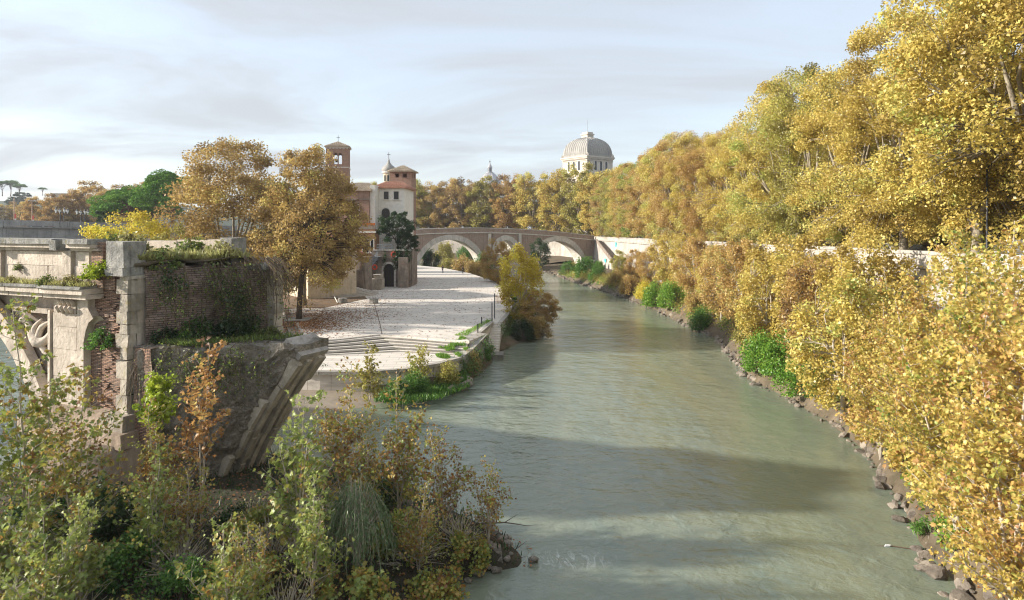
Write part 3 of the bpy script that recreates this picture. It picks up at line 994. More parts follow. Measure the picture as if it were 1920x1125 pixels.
# ------------------------------------------------------------------ right river bank: from the waterline up to the foot of the wall
SHORE = [(14.0, -60), (15.0, 10)] + [tuple(on(px, py, 0).xy) for px, py in
         ((1795, 1125), (1758, 1080), (1722, 1010), (1690, 955), (1655, 890), (1608, 830), (1545, 785), (1480, 748), (1412, 716), (1385, 685), (1362, 655), (1345, 633), (1290, 612), (1240, 586), (1180, 562), (1130, 546), (1060, 523), (1012, 506))] + [(4, 240), (-12, 262), (-60, 290), (-150, 298)]
def shore_x(Y):
    for (a, b) in zip(SHORE[:-1], SHORE[1:]):
        if a[1] <= Y <= b[1]:
            return a[0] + (b[0] - a[0]) * (Y - a[1]) / (b[1] - a[1])
    return SHORE[-1][0]
def bank_z(x, y):
    """height of the right bank at a point"""
    xs = shore_x(y)
    f = max(0.0, min(1.0, (x - xs) / max(1.0, 29.5 - xs)))
    low = 1.0 - 0.62 * max(0.0, min(1.0, (y - 150) / 60))
    return 0.05 + 1.1 * low * min(1, (x - xs) / 1.6 if x > xs else 0) + 1.9 * low * f + 0.25 * mn.noise(Vector((x * 0.5, y * 0.5, 3)))
bk = MB()
NX = 14
rows = []
for k in range(140):
    y = -60 + 305 * k / 139
    xs = shore_x(y)
    row = []
    for j in range(NX + 1):
        f = j / NX
        if j == 0:
            p = (xs - 2.2, y, -1.2)
        else:
            x = xs - 0.5 + (30.2 - xs + 0.5) * ((j - 1) / (NX - 1)) ** 1.3
            jit = 0.5 * mn.noise(Vector((0, y * 0.7, 1.5))) if j < 5 else 0
            p = (x + jit, y, bank_z(x, y) if x > xs else -0.25)
        row.append(p)
    rows.append(row)
for row in rows:
    bk.v += row
for k in range(139):
    for j in range(NX):
        a = k * (NX + 1) + j
        bk.f.append((a, a + 1, a + NX + 2, a + NX + 1))
structure('river_bank', bk, 'earth', True)
fb = MB()                                              # the bank beyond the bridge, under the far wall
fp = [(29, 244), (20, 270), (0, 288), (-30, 300), (-70, 308), (-150, 304)]
fq = [(4, 240), (-6, 258), (-22, 272), (-45, 282), (-80, 288), (-150, 286)]
for a, b in zip(fp, fq):
    fb.v += [(a[0], a[1] + 2, 2.4), ((a[0] + b[0]) / 2, (a[1] + b[1]) / 2, 1.5), (b[0], b[1], -0.3)]
for i in range(5):
    for j in range(2):
        fb.f.append((i * 3 + j, i * 3 + j + 1, i * 3 + j + 4, i * 3 + j + 3))
structure('far_bank', fb, 'earth', True)

# ------------------------------------------------------------------ the paved point of the island
PZ, LZ = 2.8, 2.0
def xy(px, py, z):
    p = on(px, py, z)
    return (p.x, p.y)
TOP_LINE = [xy(px, py, PZ) for px, py in ((578, 640), (600, 639), (650, 634), (711, 627), (770, 631), (815, 635), (880, 640))]
BOT_LINE = [xy(px, py, LZ) for px, py in ((578, 668), (600, 667), (670, 664), (754, 660), (790, 662), (826, 664), (866, 667))]
EDGE = [xy(px, py, PZ) for px, py in ((913, 626), (900, 624.5), (923, 605), (937, 605), (950, 590), (957, 575), (956, 560), (945, 545), (920, 525), (880, 512), (830, 502), (782, 497.5))]
LEFT = [(-37, 206), (-66, 205), (-60, 130), (-50, 97), (-36, 95.5), xy(545, 580, PZ)]
upper = TOP_LINE + EDGE + LEFT
def poly_prism(pts, z0, z1):
    return MB().prism(pts, lambda p, t: (p[0], p[1], z1 if t else z0))
def paving_material():
    k = NT('paving')
    v = k.coord((1, 1, 1), rot=(0, 0, radians(-3)))
    b = k.n('ShaderNodeTexBrick')
    k.put(b.inputs['Vector'], v)
    b.inputs['Scale'].default_value = 1.0
    b.inputs['Brick Width'].default_value = 2.0
    b.inputs['Row Height'].default_value = 1.0
    b.inputs['Mortar Size'].default_value = 0.02
    b.inputs['Color1'].default_value = (0.62, 0.56, 0.485, 1)
    b.inputs['Color2'].default_value = (0.69, 0.63, 0.55, 1)
    b.inputs['Mortar'].default_value = (0.25, 0.22, 0.18, 1)
    n = k.noise(k.coord((0.35, 1.3, 1)), 0.5, 7, 0.65)
    c = k.mix(k.rng(n, 0.42, 0.72, 0.0, 0.55), b.outputs['Color'], (0.46, 0.43, 0.39))
    n3 = k.noise(k.coord((0.12, 1.6, 1)), 1.2, 5, 0.6)
    c = k.mix(k.rng(n3, 0.54, 0.70, 0.0, 0.75), c, (0.27, 0.245, 0.21))
    n2 = k.noise(k.coord(), 3.0, 5, 0.65)
    c = k.mix(k.rng(n2, 0.55, 0.8, 0.0, 0.35), c, (0.36, 0.30, 0.23))
    k.pbr(c, 0.85, k.bump(k.math('ADD', n2, k.math('MULTIPLY', b.outputs['Fac'], -0.6)), 0.5, 0.03), 0.2)
    return k.m
MT['paving'] = paving_material()
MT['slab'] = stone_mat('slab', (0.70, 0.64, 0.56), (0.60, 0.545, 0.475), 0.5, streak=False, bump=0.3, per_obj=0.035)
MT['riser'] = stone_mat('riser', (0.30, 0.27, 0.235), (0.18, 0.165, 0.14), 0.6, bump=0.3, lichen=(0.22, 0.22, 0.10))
plat = structure('platform', poly_prism(upper, -1.2, PZ), 'paving')
OUT = [xy(px, py, LZ) for px, py in ((868, 668), (820, 681), (760, 691), (680, 697), (600, 696.5), (560, 695), (560, 668))]
structure('lower_terrace', poly_prism(BOT_LINE + OUT, -1.2, LZ), 'paving', parent=plat)
def lerp_line(f, n=13):
    A = [Vector((*p, 0)) for p in TOP_LINE]
    B = [Vector((*p, 0)) for p in BOT_LINE]
    L = [a.lerp(b, f) for a, b in zip(A, B)]
    out = []
    for i in range(n):
        g = i / (n - 1) * (len(L) - 1)
        j = min(len(L) - 2, int(g))
        out.append(L[j].lerp(L[j + 1], g - j))
    return out
for i in range(5):
    z1 = PZ - 0.16 * (i + 0.0) - 0.13
    a, b = lerp_line(i / 5 + 0.002), lerp_line((i + 1) / 5)
    for j in range(12):
        e = 0.004
        q = [a[j].lerp(a[j + 1], e), a[j].lerp(a[j + 1], 1 - e), b[j].lerp(b[j + 1], 1 - e), b[j].lerp(b[j + 1], e)]
        zz = z1 + _r.uniform(-.008, .008)
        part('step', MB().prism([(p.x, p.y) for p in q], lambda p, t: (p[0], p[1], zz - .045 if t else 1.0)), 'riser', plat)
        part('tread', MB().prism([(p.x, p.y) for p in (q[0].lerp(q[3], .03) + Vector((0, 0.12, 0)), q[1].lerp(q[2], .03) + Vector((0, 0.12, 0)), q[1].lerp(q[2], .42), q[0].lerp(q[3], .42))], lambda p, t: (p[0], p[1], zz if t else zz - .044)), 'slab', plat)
# paving slabs on the nearer half, laid in rows, a few millimetres uneven
def inside(p, poly):
    c = False
    n = len(poly)
    for i in range(n):
        a, b = poly[i], poly[(i + 1) % n]
        if (a[1] > p[1]) != (b[1] > p[1]) and p[0] < (b[0] - a[0]) * (p[1] - a[1]) / (b[1] - a[1]) + a[0]:
            c = not c
    return c
_sl = [MB().box((-w / 2, -0.735, 0), (w / 2, 0.735, 0.03)).mesh('slab', 'slab') for w in (2.1, 2.6, 3.2)]
ns = 0
y = 68.0
while y < 104 and ns < 300:
    x = -32 + _r.uniform(0, 2)
    while x < 1:
        q = _r.randint(0, 2)
        w = (2.1, 2.6, 3.2)[q]
        cs = [(x + dx, y + dy) for dx in (0.0, w) for dy in (-0.74, 0.74)]
        if all(inside(c, upper) for c in cs) and ns < 300:
            link('slab', _sl[q], plat, (x + w / 2, y, PZ - 0.018 + _r.uniform(-0.004, 0.006)), (_r.uniform(-.002, .002), _r.uniform(-.002, .002), 0))
            ns += 1
        x += w + 0.02
    y += 1.49
# kerb stones along the lower terrace's rim and the upper platform's edge
def rim(pts, z, w=0.5, h=0.3, step=1.6, name='kerb_stone'):
    for a, b in zip(pts[:-1], pts[1:]):
        a, b = Vector((*a, 0)), Vector((*b, 0))
        d = b - a
        n = max(1, int(d.length / step))
        ang = math.atan2(d.y, d.x)
        for i in range(n):
            c = a.lerp(b, (i + 0.5) / n)
            o = part(name, MB().obox((0, 0, 0), (d.length / n / 2 - 0.01, 0, 0), (0, w / 2, 0), (0, 0, h / 2)), 'coping', plat)
            o.location = (c.x, c.y, z + _r.uniform(-.01, .01))
            o.rotation_euler = (0, 0, ang)
rim(OUT[:6], LZ - 0.09, 0.55, 0.26)
rim(EDGE[3:9], PZ - 0.09, 0.5, 0.26, 2.2)
rim(EDGE[1:3], PZ - 0.02, 0.35, 0.3, 1.8)
# sloping slab that closes the flight of steps on the river side
cl = [Vector((*xy(868, 668, LZ), LZ + .05)), Vector((*xy(884, 655, 2.3), 2.3)), Vector((*xy(899, 640, 2.6), 2.6)), Vector((*EDGE[0], PZ + .02))]
mm = MB()
for p in cl:
    mm.v += [tuple(p + Vector((-0.55, 0.2, 0))), tuple(p + Vector((0.1, -0.1, 0))), tuple(p + Vector((0.1, -0.1, -3.4))), tuple(p + Vector((-0.55, 0.2, -3.4)))]
for i in range(3):
    for j in range(4):
        mm.f.append((i * 4 + j, i * 4 + (j + 1) % 4, i * 4 + 4 + (j + 1) % 4, i * 4 + 4 + j))
mm.f += [(0, 1, 2, 3), (15, 14, 13, 12)]
part('sloping_wall', mm, 'coping', plat)
# corner of paving behind it
part('corner_slab', MB().prism([xy(880, 640, PZ), xy(913, 626, PZ), xy(900, 624.5, PZ), xy(870, 628, PZ)], lambda p, t: (p[0], p[1], PZ + 0.012 if t else PZ - 0.05)), 'coping', plat)
# stair cut into the river edge
for i in range(12):
    f = i / 11
    c = Vector((*xy(930, 605, PZ), 0)).lerp(Vector((*xy(924, 657, 0.6), 0)), f)
    part('stair_tread', MB().box((c.x - 0.62, c.y - 0.27, -0.8), (c.x + 0.62, c.y + 0.27, 2.72 - 2.15 * f)), 'slab', plat)
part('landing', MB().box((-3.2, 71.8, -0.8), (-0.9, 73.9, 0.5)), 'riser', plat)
# steps down the left side of the point
A, B = Vector((*xy(545, 580, PZ), 0)), Vector((*xy(578, 640, PZ), 0))
dl = (B - A).normalized()
nl = Vector((dl.y, -dl.x, 0))
if nl.x > 0:
    nl = -nl
for i in range(4):
    q = [A + nl * (i * 1.0 + 0.01), B + nl * (i * 1.0 + 0.01), B + nl * (i * 1.0 + 1.0), A + nl * (i * 1.0 + 1.0)]
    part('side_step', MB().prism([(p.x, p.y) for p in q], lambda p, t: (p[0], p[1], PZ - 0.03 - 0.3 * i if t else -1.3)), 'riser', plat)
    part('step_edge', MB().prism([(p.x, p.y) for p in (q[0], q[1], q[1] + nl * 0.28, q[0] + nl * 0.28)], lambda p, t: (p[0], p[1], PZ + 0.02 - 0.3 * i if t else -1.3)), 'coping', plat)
# ground under the trees on the left of the point
ig = [(-26, 94), (-31, 93), (-50, 96), (-62, 130), (-66, 205), (-38, 206), (-33, 140), (-24.5, 112), (-22.5, 106)]
structure('tree_ground', poly_prism(ig, PZ - 0.3, PZ + 0.05), 'litter_earth')

# mud beach and green bank around the foot of the point
def strip(name, inner, outer, mat, z0, z1, n=5, namp=0.12):
    m = MB()
    N = max(len(inner), len(outer)) * 4
    def samp(L, f):
        g = f * (len(L) - 1)
        j = min(len(L) - 2, int(g))
        return Vector((*L[j], 0)).lerp(Vector((*L[j + 1], 0)), g - j)
    for i in range(N):
        a, b = samp(inner, i / (N - 1)), samp(outer, i / (N - 1))
        for j in range(n + 1):
            f = j / n
            p = a.lerp(b, f)
            z = z0 + (z1 - z0) * f ** 0.8 + namp * mn.noise(Vector((p.x * 0.6, p.y * 0.6, 7)))
            m.v.append((p.x, p.y, z))
    for i in range(N - 1):
        for j in range(n):
            a = i * (n + 1) + j
            m.f.append((a, a + 1, a + n + 2, a + n + 1))
    return structure(name, m, mat, True)
strip('channel_bank', [(-24.2, 70), (-33, 93), (-50, 96), (-61, 130), (-66, 205)], [(-27.5, 68), (-37, 88), (-55, 92), (-66, 130), (-71, 205)], 'earth', 2.2, -0.4, 5, 0.25)
IN1 = [xy(px, py, LZ) for px, py in ((540, 694), (600, 695), (680, 695), (700, 694))]
OUT1 = [xy(px, py, 0) for px, py in ((540, 800), (600, 783), (680, 770), (735, 757))]
strip('mud_beach', IN1, OUT1, 'mud', 0.45, -0.08, 6, 0.07)
IN2 = [xy(px, py, LZ) for px, py in ((690, 694), (760, 689), (820, 679), (868, 666))] + [xy(905, 637, 2.4), xy(913, 625, PZ), xy(940, 603, PZ), xy(950, 590, PZ), xy(955, 575, PZ), xy(954, 560, PZ), xy(943, 545, PZ), xy(918, 525, PZ), xy(878, 512, PZ), xy(830, 503, PZ)]
OUT2 = [xy(px, py, 0) for px, py in ((735, 758), (800, 752), (850, 741), (890, 716), (925, 682), (942, 656), (975, 643), (1018, 633), (1030, 612), (1018, 583), (1005, 545), (990, 520))] + [(2, 215), (-8, 235), (-26, 238)]
strip('island_bank', IN2, OUT2, 'earth', 1.0, -0.25, 7, 0.25)

# the small island that the ruined bridge stands on
isl = [(0.9, 28.6), (-0.2, 31.0), (-2.5, 34), (-6, 37), (-11.5, 40), (-16, 43), (-21, 44), (-27, 41), (-31, 36), (-29, 31), (-24, 28.3), (-21.5, 24), (-21, 18), (-14, 14), (-7, 18), (-3.6, 23.5), (-1.6, 26.8)]
def dense(L, n):
    out = []
    for i in range(len(L)):
        a, b = Vector((*L[i], 0)), Vector((*L[(i + 1) % len(L)], 0))
        p0, p3 = Vector((*L[i - 1], 0)), Vector((*L[(i + 2) % len(L)], 0))
        for k in range(n):
            f = k / n
            p = 0.5 * ((2 * a) + (b - p0) * f + (2 * p0 - 5 * a + 4 * b - p3) * f * f + (3 * a - p0 - 3 * b + p3) * f ** 3)
            q = .35 * mn.noise(Vector((p.x * .8, p.y * .8, 2)))
            out.append((p.x + q, p.y - q))
    return out
isl = dense(isl, 5)
im = MB()
ctr = Vector((-11, 29, 1.7))
NR = 9
for r in range(NR + 1):
    f = r / NR
    for (x, y) in isl:
        p = ctr.lerp(Vector((x, y, 0)), f)
        z = 1.6 * (1 - f ** 2.6) - 0.35 * (f > 0.99) + 0.28 * mn.noise(Vector((p.x * 0.5, p.y * 0.5, 1))) * (1 - f * 0.6)
        im.v.append((p.x, p.y, z))
M_ = len(isl)
for r in range(NR):
    for k in range(M_):
        im.f.append((r * M_ + k, r * M_ + (k + 1) % M_, (r + 1) * M_ + (k + 1) % M_, (r + 1) * M_ + k))
structure('ruin_island', im, 'island_earth', True)
def isl_z(x, y):
    for r in (0,):
        d = Vector((x - ctr.x, y - ctr.y, 0))
    best = 1.0
    a = math.atan2(d.y, d.x)
    n = len(isl)
    for i in range(n):
        p, q = Vector((isl[i][0] - ctr.x, isl[i][1] - ctr.y)), Vector((isl[(i + 1) % n][0] - ctr.x, isl[(i + 1) % n][1] - ctr.y))
        e = q - p
        den = d.x * e.y - d.y * e.x
        if abs(den) < 1e-9:
            continue
        t = (p.x * e.y - p.y * e.x) / den
        s = (p.x * d.y - p.y * d.x) / den
        if t > 0 and 0 <= s <= 1:
            best = 1 / t
            break
    f = min(1.1, best)
    return 1.6 * (1 - f ** 2.6)

# far hill on the left
hm = MB()
NXh, NYh = 40, 8
for j in range(NYh + 1):
    for i in range(NXh + 1):
        x = -1300 + 1250 * i / NXh
        y = 640 + 420 * j / NYh
        e = min(1, j / 3) * min(1, (i + 1) / 6, (NXh - i) / 14)
        z = 9 + e * (34 + 16 * mn.noise(Vector((x * 0.006, y * 0.006, 0)))) - 0.012 * max(0, x + 560)
        hm.v.append((x, y, max(z, 8)))
for j in range(NYh):
    for i in range(NXh):
        a = j * (NXh + 1) + i
        hm.f.append((a, a + 1, a + NXh + 2, a + NXh + 1))
structure('hill', hm, 'hill', True)
# ------------------------------------------------------------------ the old stone footbridge
Bc, Bd = Vector((-19.3, 215.0, 0)), Vector((0.898, 0.440, 0))
Bn = Vector((0.440, -0.898, 0))                       # towards the eye
BW = 5.6
brg = thing('arch_bridge', 'ancient brick footbridge with two wide stone arches crossing to the river wall', 'bridge')
def bp(s, z, d=0.0):
    """point on the bridge: along it, height, depth behind the near face"""
    return Bc + Bd * s - Bn * d + Vector((0, 0, z))
PAR = [(-20, 12.6), (-14, 13.1), (-6, 13.45), (2, 13.6), (10, 13.68), (20, 13.45), (30, 12.95), (38.6, 12.35), (46, 11.6), (54, 10.9)]
def par_z(s):
    for a, b in zip(PAR[:-1], PAR[1:]):
        if a[0] <= s <= b[0]:
            return a[1] + (b[1] - a[1]) * (s - a[0]) / (b[0] - a[0])
    return PAR[0][1] if s < PAR[0][0] else PAR[-1][1]
ARCH = [(0.0, -1.1, 12.6, 11.0), (38.6, -1.6, 12.3, 10.7)]
SMALL = (19.3, 6.3, 4.9, 3.3)
def spandrel(d0, d1):
    """wall with the arch openings cut out, as vertical slices between the openings' edges"""
    m = MB()
    N = 300
    sl = [-20 + 74 * i / N for i in range(N + 1)]
    def iv(s):
        top = par_z(s) - 1.5
        low = -1.0
        for c, z0, ro, ri in ARCH:
            if abs(s - c) < ro - 0.35:
                low = max(low, z0 + sqrt((ro - 0.35) ** 2 - (s - c) ** 2))
        out = [(low, top)]
        c, z0, ro, ri = SMALL
        if abs(s - c) < ro - 0.3:
            h = sqrt((ro - 0.3) ** 2 - (s - c) ** 2)
            lo2, hi2 = max(z0 - 3.0, low), z0 + h
            out = [(low, lo2), (hi2, top)] if lo2 > low + 0.05 else [(hi2, top)]
        return out
    for a, b in zip(sl[:-1], sl[1:]):
        ia, ib = iv(a), iv(b)
        if len(ia) != len(ib):
            continue
        for (l0, h0), (l1, h1) in zip(ia, ib):
            vs = [bp(a, l0, d0), bp(b, l1, d0), bp(b, h1, d0), bp(a, h0, d0), bp(a, l0, d1), bp(b, l1, d1), bp(b, h1, d1), bp(a, h0, d1)]
            m.poly(vs, [(0, 1, 2, 3), (7, 6, 5, 4), (0, 4, 5, 1), (3, 2, 6, 7)])
    return m
part('spandrel_wall', spandrel(0.12, BW - 0.12), 'bridge_brick', brg)
def ring(c, z0, ro, ri, n, a0, a1, name='voussoir'):
    for i in range(n):
        w0, w1 = a0 + (a1 - a0) * i / n, a0 + (a1 - a0) * (i + 1) / n
        g = 0.0012
        m = MB()
        jo = _r.uniform(-0.05, 0.08)
        pts = []
        for d in (-0.04 - _r.uniform(0, .03), BW + 0.04):
            for (r, w) in ((ri, w0 + g), (ri, w1 - g), (ro + jo, w1 - g), (ro + jo, w0 + g)):
                pts.append(bp(c - cos(w) * r, z0 + sin(w) * r, d))
        m.poly(pts, [(0, 1, 2, 3), (7, 6, 5, 4), (0, 4, 5, 1), (1, 5, 6, 2), (2, 6, 7, 3), (3, 7, 4, 0)])
        part(name, m, 'voussoir', brg)
for c, z0, ro, ri in ARCH:
    ring(c, z0, ro, ri, 31, 0.06, pi - 0.06)
ring(*SMALL, 15, -0.25, pi + 0.25)
# deck edge, parapet panels with their thin stone ledges
sp = MB()
ss = [-20 + 74 * i / 60 for i in range(61)]
for s in ss:
    z = par_z(s)
    sp.v += [tuple(bp(s, z - 1.75, -0.18)), tuple(bp(s, z - 1.42, -0.18)), tuple(bp(s, z - 1.42, BW + .18)), tuple(bp(s, z - 1.75, BW + .18))]
for i in range(60):
    for j in range(4):
        sp.f.append((i * 4 + j, i * 4 + (j + 1) % 4, i * 4 + 4 + (j + 1) % 4, i * 4 + 4 + j))
part('string_course', sp, 'voussoir', brg)
s = -19.6
while s < 53:
    L = 1.9 + _r.uniform(-0.2, 0.5)
    for d in (0.0, BW - 0.35):
        m = MB()
        za, zb = par_z(s), par_z(s + L)
        vs = [bp(q, z, e) for e in (d, d + 0.35) for (q, z) in ((s + .03, za - 1.44), (s + L - .03, zb - 1.44), (s + L - .03, zb - 0.16), (s + .03, za - 0.16))]
        m.poly(vs, [(0, 1, 2, 3), (7, 6, 5, 4), (0, 4, 5, 1), (1, 5, 6, 2), (2, 6, 7, 3), (3, 7, 4, 0)])
        part('parapet_panel', m, 'bridge_brick', brg)
        m = MB()
        vs = [bp(q, z, e) for e in (d - 0.08, d + 0.43) for (q, z) in ((s + .01, za - 0.16), (s + L - .01, zb - 0.16), (s + L - .01, zb + 0.06), (s + .01, za + 0.06))]
        m.poly(vs, [(0, 1, 2, 3), (7, 6, 5, 4), (0, 4, 5, 1), (1, 5, 6, 2), (2, 6, 7, 3), (3, 7, 4, 0)])
        part('parapet_coping', m, 'voussoir', brg)
    s += L
dk = MB()
for s in ss:
    z = par_z(s)
    dk.v += [tuple(bp(s, z - 1.3, 0.36)), tuple(bp(s, z - 1.3, BW - 0.36))]
for i in range(60):
    dk.f.append((2 * i, 2 * i + 1, 2 * i + 3, 2 * i + 2))
part('deck', dk, 'pavement', brg)
# pilasters beside the small arch, the cutwater of the mid pier
for s0 in (13.4, 24.4):
    part('pilaster', MB().prism([(s0 - 0.5, 4.5), (s0 + 0.5, 4.5), (s0 + 0.5, 11.7), (s0 - 0.5, 11.7)], lambda p, t: bp(p[0], p[1], -0.25 if t else 0.3)), 'voussoir', brg)
part('cutwater', MB().prism([(13.6, 0.1), (19.3, -4.6), (25.0, 0.1)], lambda p, t: bp(p[0], 4.6 if t else -1.2, p[1])), 'voussoir', brg)

# ------------------------------------------------------------------ house building blocks
class House:
    """a walled body in local axes: x along the front, y away from the eye, z up"""
    def __init__(self, name, label, cat, loc, rz=0.0, group=None):
        self.t = thing(name, label, cat, loc, rz, group)
    def body(self, w, d, z0, z1, mat, name='wall', x0=0.0, y0=0.0):
        part(name, MB().box((x0, y0, z0), (x0 + w, y0 + d, z1)), mat, self.t)
    def window(self, x, z, w, h, y=0.0, arch=False, mat='glass', frame='trim_white', fw=0.16, side=None, panes=True):
        """a frame standing proud of the wall with its pane set in it"""
        def T(px, pz, py):
            if side == 'left':
                return (-py + y, px, pz)
            return (px, y - py, pz)
        def outline(g):
            pts = [(x - w / 2 - g, z), (x + w / 2 + g, z)]
            if arch:
                r = w / 2 + g
                pts += [(x + r * cos(a), z + h - w / 2 + r * sin(a)) for a in [pi * i / 8 for i in range(9)]]
            else:
                pts += [(x + w / 2 + g, z + h + g), (x - w / 2 - g, z + h + g)]
            return pts
        o, i_ = outline(fw), outline(0)
        n = len(o)
        m = MB()
        m.v = [T(*p, 0.07) for p in o] + [T(*p, 0.07) for p in i_] + [T(*p, -0.02) for p in o] + [T(*p, -0.02) for p in i_]
        for k in range(1, n):
            k2 = (k + 1) % n
            m.f += [(k, k2, n + k2, n + k), (k, 2 * n + k, 2 * n + k2, k2), (n + k, n + k2, 3 * n + k2, 3 * n + k)]
        fr = part('window', m, frame, self.t)
        part('pane', MB().prism(i_, lambda p, t: T(*p, 0.012 if t else 0.002)), mat, fr)
        if panes:
            b = MB()
            b.poly([T(x - .035, z, .045), T(x + .035, z, .045), T(x + .035, z + h - .02, .045), T(x - .035, z + h - .02, .045), T(x - .035, z, .013), T(x + .035, z, .013), T(x + .035, z + h - .02, .013), T(x - .035, z + h - .02, .013)],
                   [(0, 1, 2, 3), (0, 4, 5, 1), (3, 2, 6, 7), (0, 3, 7, 4), (1, 5, 6, 2)])
            zz = z + h * 0.55
            b.poly([T(x - w / 2, zz, .04), T(x + w / 2, zz, .04), T(x + w / 2, zz + .06, .04), T(x - w / 2, zz + .06, .04)], [(0, 1, 2, 3)])
            part('mullion', b, 'dark_wood', fr)
        if not arch:
            s_ = MB()
            q = [T(x - w / 2 - fw - .1, z - .16, 0.18), T(x + w / 2 + fw + .1, z - .16, 0.18), T(x + w / 2 + fw + .1, z, 0.18), T(x - w / 2 - fw - .1, z, 0.18)]
            q2 = [T(x - w / 2 - fw - .1, z - .16, -0.01), T(x + w / 2 + fw + .1, z - .16, -0.01), T(x + w / 2 + fw + .1, z, -0.01), T(x - w / 2 - fw - .1, z, -0.01)]
            s_.poly(q + q2, [(0, 1, 2, 3), (0, 4, 5, 1), (3, 2, 6, 7), (0, 3, 7, 4), (1, 5, 6, 2)])
            part('sill', s_, frame, fr)
        return fr
    def hip_roof(self, w, d, z, h, over=0.5, x0=0.0, y0=0.0, mat='roof_red', ridge=0.35, tiles=True, pitch=0.42):
        """hipped roof (ridge 0 gives a pyramid) with rows of cover tiles as real ridges"""
        xa, xb, ya, yb = x0 - over, x0 + w + over, y0 - over, y0 + d + over
        cx, cy = (xa + xb) / 2, (ya + yb) / 2
        if ridge > 0:
            R = [Vector((xa + (xb - xa) * (0.5 - ridge / 2), cy, z + h)), Vector((xa + (xb - xa) * (0.5 + ridge / 2), cy, z + h))]
        else:
            R = [Vector((cx, cy, z + h)), Vector((cx, cy, z + h))]
        E = [Vector((xa, ya, z)), Vector((xb, ya, z)), Vector((xb, yb, z)), Vector((xa, yb, z))]
        m = MB()
        low = [e - Vector((0, 0, 0.14)) for e in E]
        m.v = [tuple(p) for p in E + R + low]
        m.f = [(0, 1, 5, 4), (2, 3, 4, 5), (1, 2, 5), (3, 0, 4), (0, 6, 7, 1), (1, 7, 8, 2), (2, 8, 9, 3), (3, 9, 6, 0), (6, 9, 8, 7)]
        rf = part('roof', m, mat, self.t)
        if tiles:
            t = MB()
            def rows(e0, e1, r0, r1):
                n = max(2, int((e1 - e0).length / pitch))
                for i in range(n + 1):
                    f = i / n
                    a = e0.lerp(e1, f)
                    # the row runs straight up the slope until it meets the ridge or a hip
                    dirv = (r0.lerp(r1, 0.5) - e0.lerp(e1, 0.5))
                    ax = (e1 - e0).normalized()
                    dirv -= ax * dirv.dot(ax)
                    s0 = (r0 - e0).dot(ax)
                    s1 = (e1 - e0).length - (r1 - e0).dot(ax)
                    u = f * (e1 - e0).length
                    g = min(1.0, u / s0 if s0 > 1e-6 else 1.0, ((e1 - e0).length - u) / s1 if s1 > 1e-6 else 1.0)
                    if g < 0.06:
                        continue
                    b = a + dirv * g
                    t.tube([a + Vector((0, 0, .02)), b + Vector((0, 0, .02))], pitch * 0.27, 5, cap=True)
            rows(E[0], E[1], R[0], R[1])
            rows(E[1], E[2], R[1], R[1])
            rows(E[3], E[0], R[0], R[0])
            tl = part('tiles', t, mat, rf, kind='stuff', smooth=True)
        return rf

# white house beside the river with its arched loggia
zf = PZ
h = House('white_house', 'whitewashed house with red tiled roof, two small upper windows and an arched balcony door', 'house', (xat(701, 134), 134, 0), radians(-3))
WH = zat(352, 134)
h.body(6.05, 9.0, zf, WH, 'plaster_white')
h.hip_roof(6.05, 9.0, WH, 1.5, 0.55, ridge=0.4)
for px in (724.5, 743.5):
    h.window((px - 701) / FPX * 134, zat(374, 134), 0.95, 1.55, frame='trim_white')
h.window((723.5 - 701) / FPX * 134, zat(418, 134), 1.65, 2.9, arch=True, fw=0.2)
bal = MB().box((1.2, -0.95, zat(421, 134)), (3.6, 0.0, zat(419.5, 134)))
b_ = part('balcony', bal, 'dark_metal', h.t)
rl = MB()
for i in range(13):
    x = 1.22 + 2.36 * i / 12
    rl.tube([(x, -0.92, zat(419.5, 134)), (x, -0.92, zat(411, 134))], 0.025, 4)
rl.box((1.2, -0.95, zat(411, 134)), (3.6, -0.89, zat(410.3, 134)))
part('railing', rl, 'dark_metal', b_)
part('drainpipe', MB().tube([(0.55, -0.08, zf + 4), (0.55, -0.08, WH - 0.1)], 0.06, 6), 'dark_metal', h.t)

h = House('brick_house', 'plain brown brick house with tan tiled roof pressed against the white house', 'house', (xat(640, 131), 131.0, 0), radians(-3))
h.body(5.4, 8.5, zf, zat(357, 131), 'tower_brick')
h.hip_roof(5.4, 8.5, zat(357, 131), 1.7, 0.5, mat='roof_tan', ridge=0.45)
part('cornice', MB().box((-0.15, -0.15, zat(374, 131) - .12), (5.55, 0.02, zat(374, 131) + .12)), 'old_wall', h.t)
for x in (1.0, 2.9):
    h.window(x, zat(400, 131), 0.9, 1.5)
h.body(1.05, 8.0, zf, zat(347, 131), 'plaster_white', 'party_wall', 5.41, 0.5)

h = House('orange_house', 'low ochre house with pale framed windows and a flowered roof terrace', 'house', (xat(640, 128), 127.5, 0), radians(-3))
OH = zat(430, 128)
h.body(6.5, 3.2, zf, OH, 'plaster_orange')
part('terrace_wall', MB().box((-0.12, -0.12, OH), (6.62, 0.12, OH + 0.75)), 'old_wall', h.t)
part('cornice', MB().box((-0.2, -0.25, OH - 0.65), (6.7, -0.002, OH - 0.35)), 'trim_white', h.t)
for px, w in ((655, 1.05), (687.5, 1.1), (699.5, 0.5)):
    h.window((px - 640) / FPX * 128, zat(473, 128), w, 2.35)
rf_ = random.Random(3)
fb_ = MB()
for i in range(9):
    x = 4.3 + rf_.uniform(0, 2.0)
    fb_.obox((x, 0.35 + rf_.uniform(0, .5), OH + 0.75 + rf_.uniform(0, .35)), (0.10, 0.02, 0), (0, 0.10, 0.03), (0.02, 0, 0.11))
MT['flower'] = flat_mat('flower', (0.62, 0.16, 0.035), 0.7, 0.3, 6)
